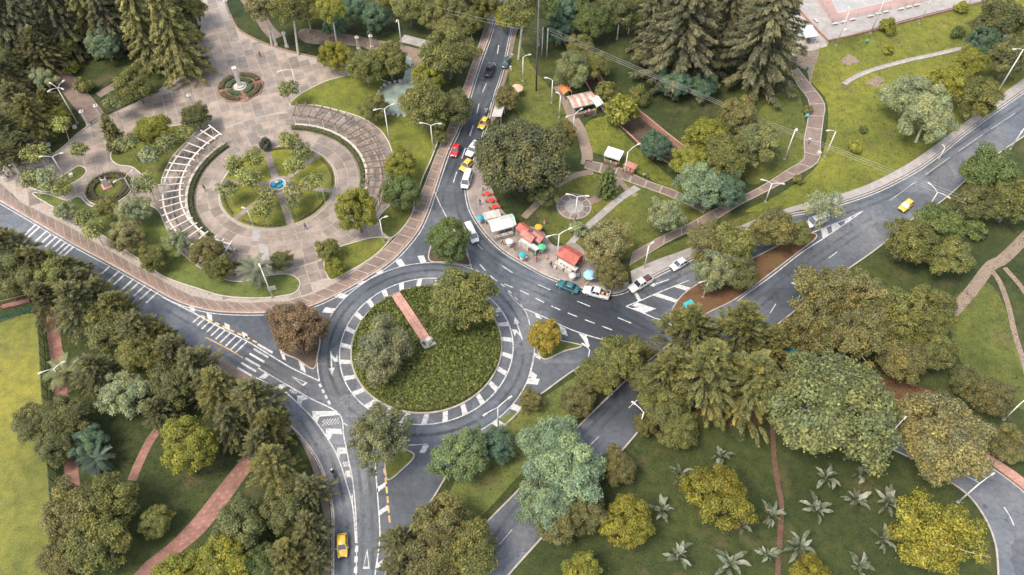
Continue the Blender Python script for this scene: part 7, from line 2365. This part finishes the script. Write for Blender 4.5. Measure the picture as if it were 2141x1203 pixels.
for q in ([(5, 636), (62, 622)], [(5, 648), (64, 634)]):
    a, b = GP(q)
    MB().tube([(*a, 0.9), (*b, 0.9)], 0.06, 6).build('rail', F_PINK, rl)
    for k in range(5):
        p = np.array(a) * (1 - k / 4) + np.array(b) * k / 4
        MB().tube([(*p, 0), (*p, 0.9)], 0.045, 6).build('post', F_PINK, rl)
sheet('deck', GP([(5, 638), (62, 624), (64, 633), (5, 647)]), 0.16, M_BRICKRED, 0.0, rl)
tag(rl, 'narrow red footbridge with pink rails beyond the field fence', 'bridge')

# pond and rocks behind the timber pergola
w2 = newmat('pond_water')[0]
_t = w2.node_tree
_b = _t.nodes['Principled BSDF']
_o = ramp(_t, noise(_t, coords(_t), 0.4, 5), [(0.35, (0.11, 0.145, 0.12)), (0.6, (0.20, 0.235, 0.20)), (0.75, (0.33, 0.34, 0.32))])
_t.links.new(_o, _b.inputs['Base Color'])
_b.inputs['Roughness'].default_value = 0.3
bump(_t, _b, noise(_t, coords(_t), 1.8, 3), 0.2, 0.1)
struct(sheet('pond_water', smooth(GP([(795, 195), (815, 178), (850, 175), (880, 185), (885, 215), (870, 238), (835, 240), (805, 232), (798, 215)]), True), 0.16, w2, 0.0))
struct(sheet('cascade_water', smooth(GP([(845, 120), (862, 125), (858, 145), (866, 165), (855, 178), (840, 176), (845, 160), (848, 140)]), True), 0.18, w2, 0.0))
RK = random.Random(4)
ring = smooth(GP([(793, 193), (815, 176), (850, 172), (884, 184), (888, 216), (872, 241), (834, 243), (803, 235), (795, 215)]), True, 3)
for k, (x, y) in enumerate(ring):
    mb = MB().lathe([(0.5, 0), (0.55, 0.25), (0.3, 0.5), (0.05, 0.55)], 7, sx=RK.uniform(.7, 1.4), sy=RK.uniform(.6, 1.2))
    o = mb.build('boulder', M_CONC, loc=(x, y, 0.1), rz=RK.uniform(0, 3))
    tag(o, 'grey boulder on the rim of the pond', 'boulder', 'boulders round the pond')
# plaza low signs, planters
for k, (u, v, lab) in enumerate(((102, 305, 'pale stone block on the lawn above the left plaza gate'), (150, 368, 'pale stone block on the small pointed lawn'), (157, 268, 'pale stone block beside the four-headed lamp'), (1766, 66, 'pale stone block on the court bank'), (1712, 322, 'grey sign slab beside the framed path'))):
    x, y = G(u, v)
    o = MB().box((0, 0, 0.25), (0.9, 0.9, 0.5), 0.4, 0.85, 0.06).build('stone_block', M_STONE, loc=(x, y, 0.1))
    tag(o, lab, 'block')
pl_ = empty('planter', (*G(492, 572), 0.1), 0.1)
MB().box((0, 0, 0.5), (4.6, 0.4, 1.0)).build('front_wall', M_BRICKPINK, pl_)
MB().box((0, 1.2, 0.5), (4.6, 2.0, 0.9)).build('soil', M_SOIL, pl_)
tag(pl_, 'pink brick planter below the end of the white pergola', 'planter')
hedge('hedge', [G(478, 556), G(506, 558)], 1.0, 0.9, (0.06, 0.09, 0.04), 'dark hedge in the pink brick planter', z0=0.5)
hedge('hedge', smooth(GP([(215, 245), (250, 228), (290, 210), (330, 192)])), 0.6, 0.5, (0.08, 0.09, 0.035), 'low hedge along the wood side of the plaza border')
sb_ = empty('notice_board', (*G(572, 612), 0.12), 0.3)
MB().box((0, 0, 1.2), (1.5, 0.08, 1.1)).build('board', M_WHITE, sb_)
for s in (-1, 1):
    MB().tube([(s * 0.6, 0, 0), (s * 0.6, 0, 1.2)], 0.04, 6).build('post', M_STEEL, sb_)
tag(sb_, 'white notice board on the long plaza lawn', 'sign')

# ---------------------------------------------------------------- grass tufts and fallen leaves (uncountable)
def inside_v(poly, x, y):
    p = np.array(poly)
    c = np.zeros(len(x), bool)
    x0, y0 = p[-1]
    for x1, y1 in p:
        k = ((y0 > y) != (y1 > y)) & (x < (x1 - x0) * (y - y0) / (y1 - y0 + 1e-12) + x0)
        c ^= k
        x0, y0 = x1, y1
    return c
def scatter(n, seed):
    r = np.random.default_rng(seed)
    y = 35 + 165 * r.random(n) ** 0.85
    half = (y * _f[1] - CAMH * _f[2]) * (PW / 2) / FPX + 4
    x = (r.random(n) * 2 - 1) * half
    bad = np.zeros(n, bool)
    for q in HARD + [plaza_poly, chan_a + chan_b[::-1], fore, FIELD]:
        bad |= inside_v(q, x, y)
    return r, x[~bad], y[~bad]
r, x, y = scatter(150000, 3)
n = len(x)
pos = np.stack([x, y, 0.05 + 0.05 * r.random(n)], 1)
nn = np.stack([r.normal(size=n) * 0.7, r.normal(size=n) * 0.7, np.full(n, 0.8)], 1)
v, f = leafquads(r, pos, nn, 0.22 * (0.5 + r.random(n)), 0.5)
cl = np.sin(x * 0.31 + 1) * np.cos(y * 0.27) * 0.16 + np.sin(x * 1.1) * np.sin(y * 1.3 + 2) * 0.1
o = put('grass_tufts', mesh_np('grass_tufts', v, f, M_LEAF, 0.36 + cl + r.normal(size=n) * 0.2), color=(0.040, 0.045, 0.014))
tag(o, 'longer tufts of grass standing in the lawns', 'grass', kind='stuff')
r, x, y = scatter(60000, 5)
tr = np.array([(t.location.x, t.location.y) for t in scene.objects if t.name.split('.')[0].endswith('tree')])
d2 = np.min((x[:, None] - tr[None, :, 0]) ** 2 + (y[:, None] - tr[None, :, 1]) ** 2, axis=1)
k = d2 < (3 + 4 * r.random(len(x))) ** 2
x, y = x[k], y[k]
n = len(x)
pos = np.stack([x, y, np.full(n, 0.055)], 1)
nn = np.stack([r.normal(size=n) * 0.25, r.normal(size=n) * 0.25, np.ones(n)], 1)
v, f = leafquads(r, pos, nn, 0.24 * (0.5 + r.random(n)), 0.6)
o = put('fallen_leaves', mesh_np('fallen_leaves', v, f, M_LEAF, 0.4 + r.normal(size=n) * 0.25), color=(0.085, 0.055, 0.028))
tag(o, 'brown fallen leaves lying under the trees', 'leaves', kind='stuff')
